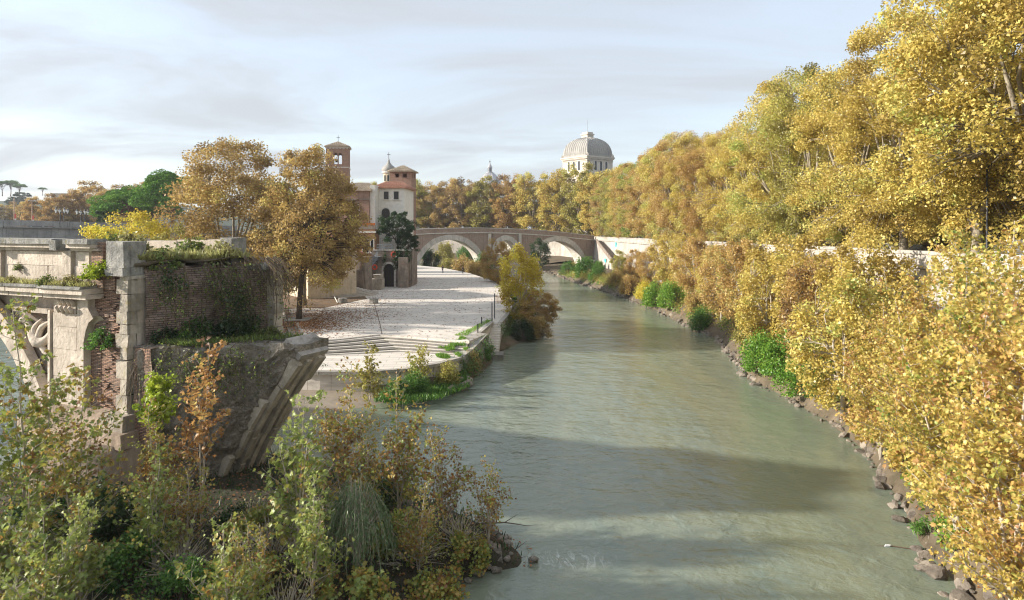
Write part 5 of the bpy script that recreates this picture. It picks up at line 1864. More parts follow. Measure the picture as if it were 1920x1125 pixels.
# archivolt of the standing arch: voussoirs
for i in range(30):
    a0, a1 = pi * i / 30, pi * (i + 1) / 30
    m = MB()
    pts = []
    for v in (-.05 - rr.uniform(0, .05), .56):
        for (r, a) in ((AR - .02, a0 + .001), (AR - .02, a1 - .001), (AR + 1.0, a1 - .001), (AR + 1.0, a0 + .001)):
            pts.append((AC + r * cos(a), v, AZ + r * sin(a)))
    m.poly(pts, [(0, 1, 2, 3), (7, 6, 5, 4), (0, 4, 5, 1), (1, 5, 6, 2), (2, 6, 7, 3), (3, 7, 4, 0)])
    part('voussoir', m, 'ruin_marble', ruin)
    m = MB()
    pts = []
    for v in (-.2, .3):
        for (r, a) in ((AR + 1.003, a0), (AR + 1.003, a1), (AR + 1.22, a1), (AR + 1.22, a0)):
            pts.append((AC + r * cos(a), v, AZ + r * sin(a)))
    m.poly(pts, [(0, 1, 2, 3), (7, 6, 5, 4), (0, 4, 5, 1), (1, 5, 6, 2), (2, 6, 7, 3), (3, 7, 4, 0)])
    part('archivolt_moulding', m, 'ruin_marble', ruin)
# relief panel with a winged beast carved in the spandrel
fr = MB()
ux0, ux1 = rt(30), rt(98)
part('panel_frame', MB().box((ux1 - .17, -.14, 4.4), (ux1, .3, rz_(97, 581)), jit=.01, rng=rr), 'ruin_marble', ruin)
part('panel_frame', MB().box((ux0, -.141, rz_(97, 588)), (ux1 - .175, .3, rz_(97, 580)), jit=.01, rng=rr), 'ruin_marble', ruin)
part('panel_ground', MB().box((ux0, .44, 6.2), (ux1 - .175, .54, rz_(97, 588))), 'old_wall', ruin)
dr = MB()
def curve(ps, rs):
    pts, rad = [], []
    n = len(ps) - 1
    for i in range(n * 4 + 1):
        g = i / 4
        j = min(n - 1, int(g))
        f = g - j
        p0, p1, p2, p3 = [Vector(ps[max(0, min(n, q))]) for q in (j - 1, j, j + 1, j + 2)]
        pts.append(0.5 * ((2 * p1) + (p2 - p0) * f + (2 * p0 - 5 * p1 + 4 * p2 - p3) * f * f + (3 * p1 - p0 - 3 * p2 + p3) * f ** 3))
        rad.append(rs[j] + (rs[min(n, j + 1)] - rs[j]) * f)
    dr.tube(pts, rad, 8)
d0 = ux0
w_ = ux1 - ux0
top = rz_(97, 590)
curve([(d0 + .15 * w_, .3, top - .5), (d0 + .3 * w_, .22, top - .9), (d0 + .5 * w_, .18, top - 1.5), (d0 + .7 * w_, .25, top - 1.4), (d0 + .88 * w_, .3, top - .7)], [.14, .22, .34, .22, .06])
curve([(d0 + .5 * w_, .22, top - 1.35), (d0 + .62 * w_, .18, top - .75), (d0 + .86 * w_, .24, top - .35)], [.2, .16, .04])
curve([(d0 + .45 * w_, .2, top - 1.3), (d0 + .42 * w_, .18, top - .8), (d0 + .62 * w_, .2, top - .3)], [.2, .14, .05])
curve([(d0 + .55 * w_, .25, top - 1.6), (d0 + .72 * w_, .22, top - 2.1), (d0 + .9 * w_, .3, top - 2.3)], [.2, .13, .05])
curve([(d0 + .18 * w_, .28, top - .52), (d0 + .08 * w_, .18, top - .42), (d0 + .0 * w_, .2, top - .6)], [.17, .16, .08])
part('beast_relief', dr, 'ruin_marble', ruin, smooth=True)
# plinth and rounded pier foot
part('plinth', MB().box((rt(150) - 1.6, -.42, 4.25), (rt(205), .5, 4.95), jit=.03, rng=rr), 'pier_base', ruin)
part('plinth', MB().box((rt(204), -.45, 4.15), (.3, .8, 4.92), jit=.03, rng=rr), 'quoin', ruin)
for (a, b) in ((rt(60), rt(150)), (rt(151), rt(206)), (rt(207), 0.55)):
    part('footing_block', MB().box((a, -.75, 3.45), (b, .9, 4.2), jit=.03, rng=rr), 'pier_base', ruin)
ft = MB()
NA, NZ = 20, 9
for i in range(NA + 1):
    a = pi * i / NA
    for j in range(NZ + 1):
        z = -1 + 4.6 * j / NZ
        q = 1 + .10 * (1 - j / NZ) + 0.05 * mn.noise(Vector((cos(a) * 3, z, i * .4)))
        ft.v.append((-3.1 - 3.9 * q * cos(a), 0.7 - 2.3 * q * sin(a) ** 0.8, z))
for i in range(NA):
    for j in range(NZ):
        k_ = i * (NZ + 1) + j
        ft.f.append((k_, k_ + 1, k_ + NZ + 2, k_ + NZ + 1))
ft.f.append(tuple(i * (NZ + 1) + NZ for i in range(NA + 1)))
part('pier_foot', ft, 'pier_base', ruin, smooth=True)

# broken end: upper brick body with its ragged face
def nz(p, s, a):
    return a * mn.noise(Vector(p) * s) + a * 0.5 * mn.noise(Vector(p) * s * 2.3 + Vector((5, 1, 2))) + a * .28 * mn.noise(Vector(p) * s * 5.1)
ub = MB()
NV, NZ = 46, 40
for i in range(NV + 1):
    v = 0.9 + (DV - 0.9) * i / NV
    for j in range(NZ + 1):
        f = j / NZ
        ztop = 12.15 - 0.45 * (i / NV) + 0.25 * mn.noise(Vector((v * .8, 0, 4)))
        z = 7.9 + (ztop - 7.9) * f
        u = 0.15 + 3.4 * max(0, (v - 0.9) / (DV - .9)) ** 1.2
        # a hollow beside the far block, and crumbling edges
        u -= 0.55 * math.exp(-((v - 4.3) / .55) ** 2) * (0.3 + f)
        u -= 0.35 * max(0, f - .8) * 5 * (0.5 + mn.noise(Vector((v * 1.4, 1, 2))))
        if v > 5.0:
            u -= 0.25 * max(0, f - 0.93) * 10
        u += nz((u, v, z), 1.3, .12)
        u += .16 * max(0, mn.noise(Vector((v * 1.1, z * .9, 9)))) - .30 * max(0, mn.noise(Vector((v * .9, z * 1.3, 21))) - .12)
        ub.v.append((u, v, z))
for i in range(NV):
    for j in range(NZ):
        k_ = i * (NZ + 1) + j
        ub.f.append((k_, k_ + 1, k_ + NZ + 2, k_ + NZ + 1))
# top and far side close the body
n0 = len(ub.v)
for i in range(NV + 1):
    p = ub.v[i * (NZ + 1) + NZ]
    ub.v.append((-1.0, p[1], p[2] + 0.25))
for i in range(NV):
    ub.f.append((i * (NZ + 1) + NZ, (i + 1) * (NZ + 1) + NZ, n0 + i + 1, n0 + i))
n1 = len(ub.v)
for j in range(NZ + 1):
    ub.v.append((-1.0, DV + .05, ub.v[NV * (NZ + 1) + j][2]))
for j in range(NZ):
    ub.f.append((NV * (NZ + 1) + j, NV * (NZ + 1) + j + 1, n1 + j + 1, n1 + j))
part('broken_brickwork', ub, 'ruin_brick_side', ruin, smooth=False)
# far quoins on the edge of the broken face
z = 8.1
while z < 11.5:
    h = min(rr.uniform(.4, .8), 11.6 - z)
    part('quoin', MB().box((2.9 - rr.uniform(0, .3), DV - .55, z + .01), (3.75 + rr.uniform(-.08, .05), DV + .12, z + h - .01), jit=.03, rng=rr), 'quoin', ruin)
    z += h
part('capping_stone', MB().box((2.3, 5.2, 11.66), (3.6, DV + .1, 12.0), jit=.06, rng=rr), 'ruin_grey', ruin)
# far parapet with its end block
for (a, b) in ((-9.5, -6.5), (-6.45, -3.6), (-3.55, -1.2), (-1.15, .25)):
    part('parapet_block', MB().box((a, 5.8, 12.0), (b, 6.35, 13.25 + rr.uniform(-.1, .05)), jit=.03, rng=rr), 'ruin_marble', ruin)
part('end_block', MB().box((.3, 5.35, 12.0), (1.15, 6.4, 13.38), jit=.03, rng=rr), 'ruin_grey', ruin)
# lower rock mass of the fallen arch's haunch
def arc_u(z):
    dz = z - BZ
    return BC - sqrt(max(0, BR * BR - dz * dz))
NF = 34
def rock(v):
    """outline in (u, z) of the mass at depth v: up the broken front or the arch curve, then back along the ledge"""
    zt = 8.2 + 0.12 * mn.noise(Vector((v, 3, 1)))
    face = []
    for i in range(NF):
        z = -1 + (zt + 1) * i / (NF - 1)
        ua = arc_u(min(z, 7.7))
        uf = .95 + (v - .35) * (ua - .95) / (2.35 + .13 * z)
        face.append((min(ua, uf), z, uf < ua))
    ut = face[-1][0]
    topl = [(ut + (-0.3 - ut) * i / 9, zt + .1 * mn.noise(Vector((v * 2, i * .6, 0))), True) for i in range(1, 10)]
    return face + topl
rk = MB()
NV = 44
rows = []
for i in range(NV + 1):
    v = 0.35 + 5.55 * i / NV
    o = rock(v)
    row = []
    for k_, (u, z, q) in enumerate(o):
        amp = 0.50 if q else 0.03
        if k_ >= NF:
            amp = .12
        n = nz((u, v * 1.2, z), .8, amp) + (.10 * mn.noise(Vector((u * 4, v * 4, z * 4))) if q else 0)
        row.append((u + n * .9, v - abs(n) * .9 * (v < 3.8), z + n * .5))
    rows.append(row)
for r_ in rows:
    rk.v += r_
L_ = len(rows[0])
for i in range(NV):
    for j in range(L_ - 1):
        k_ = i * L_ + j
        rk.f.append((k_, k_ + 1, k_ + L_ + 1, k_ + L_))
# front cap at the nearest slice
nF = len(rk.v)
rk.v.append((.4, .25, 3.4))
for j in range(L_ - 1):
    rk.f.append((nF, j + 1, j))
rk.f.append((nF, 0, L_ - 1))
nB = len(rk.v)
rk.v.append((2.0, 6.0, 4.0))
for j in range(L_ - 1):
    rk.f.append((nB, NV * L_ + j, NV * L_ + j + 1))
part('haunch_rubble', rk, 'rock', ruin, smooth=False)
for q_ in range(120):
    r_ = rows[rr.randint(2, 26)]
    u, v, z = r_[rr.randint(6, NF - 2)]
    o = link('rubble_stone', RK[rr.randint(0, 6)], ruin, (u + .05, v + .12, z), (rr.uniform(0, 6), rr.uniform(0, 6), rr.uniform(0, 6)))
    s_ = rr.uniform(.10, .30)
    o.scale = (s_, s_, s_ * .8)
    o.material_slots[0].link = 'OBJECT'
    o.material_slots[0].material = MT['rock']
# brick facing left on the front of the haunch
m = MB()
NXb, NZb = 10, 20
for i in range(NXb + 1):
    for j in range(NZb + 1):
        u = .2 + 1.5 * i / NXb * (1 - .25 * j / NZb)
        z = 3.4 + 4.75 * j / NZb
        m.v.append((u, .22 + nz((u, 0, z), 1.6, .07), z))
for i in range(NXb):
    for j in range(NZb):
        k_ = i * (NZb + 1) + j
        m.f.append((k_, k_ + 1, k_ + NZb + 2, k_ + NZb + 1))
m.poly([(.2, .22, 8.15), (1.35, .22, 8.15), (1.35, 1.2, 8.2), (.2, 1.2, 8.2)], [(0, 1, 2, 3)])
part('haunch_brick', m, 'ruin_brick', ruin)
# arch ribs on the underside: curved courses, each made of several stones
def rib_top(v):
    return max(.6, min(7.6, (v - 2.55) / .13))
for r_ in range(8):
    v0 = 2.72 + r_ * 0.39
    v1 = v0 + 0.34
    zt = rib_top((v0 + v1) / 2) - rr.uniform(0, .2)
    th = (0.26, 0.12, 0.32, 0.16, 0.34, 0.10, 0.30, 0.18, 0.36, 0.14, 0.30, 0.2)[r_]
    a0, a1 = 0.408, math.asin(min(.99, (zt - BZ) / BR))
    n = max(3, int((a1 - a0) * BR / 1.5))
    for i in range(n):
        b0, b1 = a0 + (a1 - a0) * i / n, a0 + (a1 - a0) * (i + 1) / n
        t_ = th + rr.uniform(-.10, .08)
        m = MB()
        S_ = 4
        for s_ in range(S_ + 1):
            a = b0 + .0008 + (b1 - b0 - .0016) * s_ / S_
            for (r, v) in ((BR + .3, v0), (BR - t_, v0 + .01), (BR - t_, v1), (BR + .3, v1)):
                m.v.append((BC - r * cos(a), v + nz((a * 9, r_, v), 1, .04), BZ + r * sin(a) + nz((a * 11, v, 3), 1, .03)))
        for s_ in range(S_):
            for j in range(4):
                m.f.append((s_ * 4 + j, s_ * 4 + (j + 1) % 4, s_ * 4 + 4 + (j + 1) % 4, s_ * 4 + 4 + j))
        m.f += [(3, 2, 1, 0), (S_ * 4, S_ * 4 + 1, S_ * 4 + 2, S_ * 4 + 3)]
        part('rib_stone', m, 'rib', ruin)
# the last voussoir hanging at the tip
a = math.asin((7.45 - BZ) / BR)
tan = Vector((sin(a), 0, cos(a)))
rad = Vector((-cos(a), 0, sin(a)))
c0 = Vector((BC, 0, BZ))
for (v, w, rr0, th, al, mt) in ((4.7, 1.05, .72, .62, .28, 'tip'), (4.7, 1.08, .72, .58, -.12, 'rib')):
    c = c0 + rad * (BR + rr0 - .25) + tan * al + Vector((0, v, 0))
    m = MB().obox(c, rad * th, Vector((0, w, 0)), tan * .16)
    part('tip_stone', m, mt, ruin)
# earth and rough ground on the deck
dm_ = MB()
for i in range(41):
    u = -31.5 + 33.5 * i / 40
    for j in range(9):
        v = .3 + 6.2 * j / 8
        z = 12.15 + .28 * mn.noise(Vector((u * .5, v * .5, 2))) + (.15 if 1 < j < 8 else 0)
        uu = min(u, 0.1 + 3.0 * ((v - .9) / 5.5 if v > .9 else 0))
        dm_.v.append((uu, v, z))
for i in range(40):
    for j in range(8):
        k_ = i * 9 + j
        dm_.f.append((k_, k_ + 1, k_ + 10, k_ + 9))
part('deck_earth', dm_, 'earth', ruin, smooth=True)
rv = random.Random(21)
# ------------------------------------------------------------------ plane trees along the right bank road
PT = [make_tree('plane_tree', 100 + i, 22.3, .5, 6.7, 0.36, n_sub=230, n_leaf=60000, leaf=0.205, tmean=.57, mat='l_gold', forks=12, lump=0.36, sub_r=0.10, top_pow=.72, low_cut=-.97) for i in range(5)]
mats = ['l_gold', 'l_gold', 'l_amber', 'l_olive', 'l_gold']
row = [(37.6, 33, 1.02), (40.5, 42.5, 1.0), (36.4, 52, 1.0), (36, 61, 0.97), (36, 69.5, 0.93), (35.8, 78, 0.98), (36.2, 87, 0.99), (36, 97, 0.90), (35.6, 106, 0.86), (35.6, 116, 0.86), (36, 126, 0.98), (35.5, 137, 1.02),
       (36, 147, 1.05), (35.5, 157, 1.0), (36, 168, 0.98), (35.8, 179, 1.0), (35.6, 190, 1.0), (36, 202, 1.03), (35.5, 214, 1.0), (35.6, 227, 1.04), (35, 240, 1.0)]
names_r = ['golden plane tree with a pale leaning trunk beside the parked white van', 'tall yellow plane tree in front of the dark red street building', 'broad golden plane tree between the dark red and pink buildings',
           'amber plane tree standing before the pink street building', 'golden plane tree just past the pink building along the river parapet', 'olive tinged plane tree where the row along the parapet rises again',
           'high yellow plane tree whose top stands out over its neighbours', 'rounded amber plane tree lower than the trees on both sides', 'golden plane tree above the bright green shrubs of the lower bank', 'short yellow plane tree in a dip of the roadside row',
           'orange plane tree above the diagonal river stair side of the wall', 'tall amber plane tree whose crown forms the step in the skyline']
for i, (x, y, s) in enumerate(row):
    lab = names_r[i] if i < len(names_r) else ('golden plane tree above the wall, %s past the skyline step toward the bridge' % ['first', 'second', 'third', 'fourth', 'fifth', 'sixth', 'seventh', 'eighth', 'ninth'][i - len(names_r)])
    m = ['l_gold', 'l_gold', 'l_gold', 'l_gold', 'l_gold', 'l_olive', 'l_gold', 'l_gold', 'l_gold', 'l_amber', 'l_gold', 'l_amber', 'l_gold', 'l_amber', 'l_amber', 'l_olive', 'l_amber', 'l_gold', 'l_olive', 'l_olive', 'l_amber'][i]
    plant_tree('plane_tree', PT[(i * 3 + i // 5) % 5], (x - 1.0, y, para_z(y) - 1.1), lab, rz=rv.uniform(0, 6.28), sc=(s * rv.uniform(.95, 1.08), s * rv.uniform(.95, 1.08), s), group='plane trees along the right bank road', mat=m)
lean_t = make_tree('leaning_plane', 160, 21.5, 4.5, 6.6, .36, n_sub=210, n_leaf=36000, leaf=.26, mat='l_gold', forks=9, lump=.4, sub_r=.11, lean=(-3.4, .5), low_cut=-.85)
plant_tree('plane_tree', lean_t, (35.6, 45.5, para_z(46) - 1.1), 'plane tree with a thick pale trunk leaning out toward the river', rz=0.2)
for i in range(12):
    y = 40 + i * 14.5
    plant_tree('plane_tree', PT[(i * 2 + 1) % 5], (47.5, y, para_z(y) - 1.1), 'plane tree of the second row across the road, mostly hidden by the first row', rz=rv.uniform(0, 6.28), sc=0.98, group='plane trees across the road', mat=rv.choice(mats))
# the curve of trees beyond the bridge
FT = [make_tree('far_plane_tree', 140 + i, 22.0, .6, 7.0, 0.36, n_sub=150, n_leaf=18000, leaf=0.42, mat='l_amber', forks=9, lump=0.30, sub_r=0.12, low_cut=-.97) for i in range(3)]
far = [(33, 253), (27, 266), (19, 277), (9, 286), (-1, 294), (-12, 299), (-23, 304), (-34, 308), (-45, 312), (-56, 315), (-67, 318), (-79, 320), (-91, 322)]
ords = ['nearest the bridge end', 'second from the bridge end', 'third from the bridge end', 'below the domed temple', 'between the temple and the distant church dome', 'just right of the distant church dome', 'under the distant church dome', 'just left of the distant church dome', 'above the small flood arch', 'above the wide arch', 'beside the brick tower', 'behind the brick tower', 'behind the white house']
for i, (x, y) in enumerate(far):
    s = (1.27, 1.30, 1.31, 1.31, 1.30, 1.28, 1.25, 1.2, 1.22, 1.18, 1.15, 1.2, 1.2)[i]
    plant_tree('plane_tree', FT[i % 3], (x, y, 9.1), 'autumn plane tree on the river bend, ' + ords[i], rz=rv.uniform(0, 6.28), sc=(s, s, s * rv.uniform(.95, 1.06)), group='plane trees on the far bend', mat=rv.choice(['l_amber', 'l_amber', 'l_brown', 'l_olive', 'l_gold']))
for i, (x, y) in enumerate(far):
    s = 1.16
    plant_tree('plane_tree', FT[(i + 1) % 3], (x + 6, y + 13, 9.1), 'plane tree of the rear row on the river bend, mostly behind the front row', rz=rv.uniform(0, 6.28), sc=s, group='rear plane trees on the far bend', mat=rv.choice(['l_amber', 'l_brown', 'l_olive']))

# ------------------------------------------------------------------ the two big planes on the island, yellow tree, pines, far left trees
ta = make_tree('island_plane', 11, 22.2, 1.2, 7.6, 0.32, n_sub=300, n_leaf=46000, leaf=0.25, mat='l_brown', forks=11, lump=0.24, sub_r=0.095, low_cut=-.95)
plant_tree('plane_tree', ta, (-35.9, 88, PZ), 'big rust brown plane tree with pale branches behind the ruined bridge', sc=(1.12, 1.1, 1.0), mat='l_brown')
tb = make_tree('island_plane', 12, 20.9, 2.5, 6.5, 0.32, n_sub=320, n_leaf=44000, leaf=0.24, mat='l_brown', forks=11, lump=0.26, sub_r=0.095, low_cut=-.88, lean=(1.4, 0.3), bark='bark_dark')
plant_tree('plane_tree', tb, (-25.6, 82, PZ), 'brown plane tree with dark trunk rising from the paved point in front of the houses', mat='l_brown')
structure('tree_pit', MB().box((-27.0, 80.8, PZ - .1), (-24.2, 83.2, PZ + .14)), 'coping')
tc_ = make_tree('island_plane', 13, 17.5, 2.0, 5.4, 0.3, n_sub=130, n_leaf=16000, leaf=0.27, mat='l_amber', lump=0.4)
plant_tree('plane_tree', tc_, (-29.5, 97, PZ), 'smaller amber tree filling the gap between the two brown plane trees', mat='l_amber')
ty = make_tree('yellow_tree', 15, 13.0, 1.0, 5.4, 0.22, n_sub=170, n_leaf=18000, leaf=0.24, mat='l_yellow', lump=0.15)
plant_tree('maple_tree', ty, (-44.5, 79, PZ), 'bright yellow tree below the umbrella pines behind the ruin')
ty2 = make_tree('yellow_tree', 16, 11.5, 1.5, 3.6, 0.2, n_sub=80, n_leaf=9000, leaf=0.22, mat='l_olive', lump=0.35)
plant_tree('maple_tree', ty2, (-37.0, 74, PZ), 'low yellowish green tree between the yellow tree and the big brown plane')
def pine(name, seed, H, R, n_leaf, low=.30, K=44, thick=.13):
    """umbrella pine: a domed crown of many separate needle cushions"""
    rng = np.random.default_rng(seed)
    r2 = random.Random(seed)
    W = MB()
    tp = [(0.25 * sin(i * .7), 0.2 * cos(i * .9), H * .72 * i / 6) for i in range(7)]
    W.tube(tp, [.42 - .035 * i for i in range(7)], 8)
    C = []
    for k in range(K):
        a, r = r2.uniform(0, 6.28), r2.random() ** .5
        dome = sqrt(max(0, 1 - r * r))
        C.append((R * .86 * r * cos(a), R * .86 * r * sin(a), H * (low + (.93 - low) * (dome * r2.uniform(.72, 1.0) if k % 3 else dome * r2.uniform(.3, .8) + .12))))
    P, T = [], []
    for c in C:
        W.tube([tp[min(5, r2.randint(2, 5) + (low > .6))], Vector((c[0] * .6, c[1] * .6, c[2] - 1.1)), Vector(c) - Vector((0, 0, .2))], [.15, .1, .05] if low < .6 else [.09, .06, .03], 5, cap=False)
        d = unit_dirs(n_leaf // K, rng)
        rr_ = r2.uniform(.75, 1.25)
        q = d * (0.72 + .28 * rng.random(len(d)) ** .4)[:, None] * np.array([R * .25, R * .25, H * thick]) * rr_
        q[:, 2] = np.where(q[:, 2] < 0, q[:, 2] * .4, q[:, 2])
        P.append(q + np.array(c))
        T.append(np.full(len(d), r2.gauss(0, .12)))
    P, T = np.concatenate(P), np.concatenate(T)
    return W.mesh(name + '_wood', 'bark_pine', True, fix=False), leaf_mesh(name + '_needles', 'l_pine', P, 0.40 * (.7 + .6 * rng.random(len(P))), .5 + T + rng.normal(0, .18, len(P)), rng, 'quad', 1.2, 0)
p1, p2 = pine('umbrella_pine', 5, 12.6, 8.4, 30000), pine('umbrella_pine', 6, 15.4, 8.6, 32000, low=.34)
ph = pine('umbrella_pine', 7, 15.0, 8.0, 14000, low=.72, K=22, thick=.09)
plant_tree('umbrella_pine', p1, (xat(243, 186), 186, 13.6), 'lower umbrella pine with spreading dark green crown beyond the ruin', sc=(1.18, 1.1, .92), group='umbrella pines beyond the ruin')
plant_tree('umbrella_pine', p2, (xat(322, 182), 182, 13.4), 'taller umbrella pine whose green dome touches the big brown plane tree', sc=(1.15, 1.1, .98), group='umbrella pines beyond the ruin')
plant_tree('umbrella_pine', p1, (xat(283, 200), 200, 13.0), 'umbrella pine filling the space between the two larger pines', rz=2.0, sc=0.97, group='umbrella pines beyond the ruin')
gt = make_tree('green_bush_tree', 44, 6, 0.6, 2.6, .15, 30, 4000, .3, 'l_dark')
plant_tree('evergreen_tree', gt, (xat(196, 178), 178, 13.6), 'small dark green tree beside the lamp posts below the pines')
lt = [(72, 366, 300), (104, 362, 296), (137, 357, 300), (171, 338, 304), (204, 350, 300), (232, 345, 330), (262, 342, 340), (8, 381, 400), (32, 377, 410), (52, 376, 380), (-25, 380, 400), (-60, 378, 380)]
lls = ['leftmost brown tree of the far road, by the red bannered pole', 'brownish far tree left of the double lantern lamp posts', 'tan far tree above the double lantern lamp posts', 'tallest far brown tree, its thin twiggy top above the rest', 'far brown tree touching the umbrella pines', 'thin bare topped tree showing above the lower umbrella pine', 'second bare topped tree above the pines', 'greyish far tree under the hill with pines', 'hazy brown tree below the hill beside the first red pole', 'hazy tree right of the first red bannered pole', 'hazy tree at the end of the far road', 'hazy tree beyond the end of the far road']
for (px, py, Y), lab in zip(lt, lls):
    z = zat(py, Y)
    s = (z - 12) / 22.0
    plant_tree('plane_tree', FT[(px + Y) % 3], (xat(px, Y), Y, 12), lab, rz=px * .1, sc=(s * 1.25, s * 1.25, s), group='far trees on the left bank', mat='l_amber' if py < 370 else 'l_brown')
# pines and a house on the far hill
for i, (px, Y, s) in enumerate(((4, 700, 1.05), (20, 705, 1.1), (36, 700, .95), (-14, 700, 1.05), (80, 760, .62), (-36, 690, 1.0))):
    zb = zat({4: 368, 20: 368, 36: 371, -14: 369, 80: 367, -36: 368}[px], Y)
    plant_tree('umbrella_pine', ph, (xat(px, Y), Y, zb), ['umbrella pine on the hill crest, second in the cluster', 'umbrella pine on the hill crest at the middle of the cluster', 'lower umbrella pine at the right end of the hill cluster', 'umbrella pine at the left edge of the hill cluster', 'lone small umbrella pine beside the pale hilltop house', 'umbrella pine left of the hill cluster'][i], rz=i, sc=s, group='pines on the far hill')
for i, (px, py, Y, s) in enumerate(((40, 362, 690, 1.0), (52, 372, 690, .9), (28, 371, 680, .9))):
    zb = zat(py, Y) - 12 * s
    plant_tree('evergreen_tree', gt, (xat(px, Y), Y, zb), ('tall dark evergreen at the right end of the hill pines', 'lower dark evergreen sloping down from the hill pines', 'dark evergreen under the hill pines')[i], rz=i, sc=(3.4 * s, 3.4 * s, 2.4 * s), group='evergreens on the far hill')
h = House('hilltop_house', 'pale flat roofed house on the distant hill beside a lone pine', 'house', (xat(96, 760), 760, zat(374, 760)), 0.1)
h.body(15, 10, -4, 6.0, 'plaster_cream')
part('roof', MB().box((-.6, -.6, 6.002), (15.6, 10.6, 6.9)), 'roof_tan', h.t)
for x in (2.5, 6, 9.5, 13):
    h.window(x, 2.2, 1.2, 2.0, panes=False)

# ------------------------------------------------------------------ young trees of the right lower bank
NS = [make_sapling('young_plane', 60 + i, 11.0, 2.6, stems=4, n_leaf=10000, leaf=0.172, mat='l_right', shape='maple', base_r=.10, twigs=34, tw_len=.30, jitter=.16, first=.10, up=.8) for i in range(4)]
near = [(16.9, 23.0, .98, 'nearest young plane tree on the river bank, large yellow and orange leaves', 90), (18.6, 28.5, 1.05, 'young plane tree with orange leaves leaning over the near water', 80), (21.8, 29.5, 1.14, 'tall young plane tree near the wall parapet in large yellow green leaf', 80),
        (20.4, 34.0, .98, 'yellow young plane tree above the floating white litter', 50), (24.6, 36.5, 1.06, 'young plane tree hiding the foot of the nearest stretch of wall', 40), (21.6, 40.0, .84, 'young plane tree with green tinged leaves in front of the bare pale wall', 30),
        (25.4, 44.0, .7, 'young plane tree standing against the pale wall blocks', 0), (24.4, 25.5, 1.1, 'young plane tree beside the near parapet with big orange leaves', 60)]
for i, (x, y, s, lab, n) in enumerate(near):
    plant_sapling('young_plane_tree', NS[i % 4], (x, y, bank_z(x, y) - .1), lab, 'tree', rz=rv.uniform(0, 6.28), sc=s, group='young plane trees on the right lower bank', singles=n)
MS = [make_tree('bank_tree', 70 + i, 10.5, .8, 2.9, .13, n_sub=110, n_leaf=11500, leaf=0.21, mat='l_gold', bark='twig', forks=7, lump=.4, sub_r=.14, low_cut=-.95, flat=1.0) for i in range(4)]
mid = [(23.0, 47.5, .96, 'l_gold', 'golden bank tree over the rocky shore below the bare wall'), (26.2, 51, 1.0, 'l_gold', 'golden bank tree close to the wall behind the shore tree'), (24.4, 55, .85, 'l_amber', 'amber bank tree above the bright green shrubs'),
       (26.5, 61, 1.02, 'l_gold', 'yellow bank tree just behind the bright green shrubs'), (25.0, 67, .9, 'l_gold', 'golden tree at the far end of the bright green shrubs'), (27.5, 71, .98, 'l_gold', 'golden tree by the wall beyond the bright green shrubs'),
       (26.0, 77, .94, 'l_amber', 'orange bank tree in the middle of the rocky shore'), (28, 82, .98, 'l_olive', 'olive bank tree by the wall above the middle of the rocky shore'), (27.0, 88, .95, 'l_amber', 'amber bank tree over the dark boulders'), (28.2, 95, .8, 'l_gold', 'golden bank tree over the boulder spit'),
       (27.5, 102, .9, 'l_amber', 'orange bank tree with its crown reaching the parapet'), (28.0, 110, .92, 'l_gold', 'golden bank tree behind the two green bank trees'), (27.0, 119, .98, 'l_gold', 'slim tall golden bank tree next to the open stretch of wall'), (26.5, 131, .7, 'l_amber', 'low orange bank tree before the open stretch of wall'),
       (25.5, 142, .62, 'l_amber', 'small orange bank tree below the foot of the river stair'), (24.5, 156, .6, 'l_olive', 'small yellow green bank tree near the bridge pier')]
for i, (x, y, s, m, lab) in enumerate(mid):
    plant_tree('bank_tree', MS[i % 4], (x, y, bank_z(x, y) - .1), lab, rz=rv.uniform(0, 6.28), sc=(s * 1.15, s * 1.15, s * 1.08), group='young trees on the right lower bank', mat=m)
SH = [make_shrub('bank_shrub', 80 + i, 1.9, 1.7, 2.9, 4200, .17, 'l_green', n_sub=34) for i in range(3)]
SY_ = [make_shrub('maple_shrub', 90 + i, 1.7, 1.6, 2.3, 2600, .20, 'l_right', 'maple', n_sub=30) for i in range(2)]
shr = [(23.6, 58.5, 1.15, 'l_bright', 'large bright green shrub at the start of the rocky shore'), (23.3, 55.0, 1.0, 'l_bright', 'bright green feathery shrub hanging over the shore stones'), (22.9, 62.5, 1.1, 'l_bright', 'upright bright green shrub with a bare stick beside it'), (24.0, 51.5, .85, 'l_green', 'dark green shrub under the golden shore tree'),
       (25.5, 74, .8, 'l_olive', 'yellowish shrub beside the flat shore boulder'), (25.5, 92, .95, 'l_green', 'dark green shrub among the boulders'), (26.5, 99, .9, 'l_brown', 'brown green shrub over the dark boulder spit'), (25.6, 108, 1.35, 'l_bright', 'tall bright green shrub on the shore, nearer of a pair'), (24.6, 116, 1.25, 'l_bright', 'bright green shrub with yellow tips, farther of a pair'),
       (24.2, 124, 1.0, 'l_yellow', 'yellow shrub at the water edge'), (23.2, 133, 1.2, 'l_amber', 'amber shrub between shore rocks and wall'), (22.6, 146, 1.1, 'l_brown', 'brown shrub near the rapids'), (20.5, 165, 1.2, 'l_green', 'green shrub above the rapids'), (19.5, 176, 1.7, 'l_green', 'tall green shrub before the wide arch by the wall'), (15.5, 190, 1.2, 'l_green', 'low green shrub under the river arch'), (18, 200, .9, 'l_brown', 'brown scrub below the river arch'), (26, 205, .9, 'l_bright', 'pale green shrub against the painted foot of the wall')]
for i, (x, y, s, m, lab) in enumerate(shr):
    plant_shrub('bank_shrub', SH[i % 3], (x, y, bank_z(x, y) - .1), lab, rz=rv.uniform(0, 6.28), sc=s, group='shrubs on the right lower bank', mat=m)
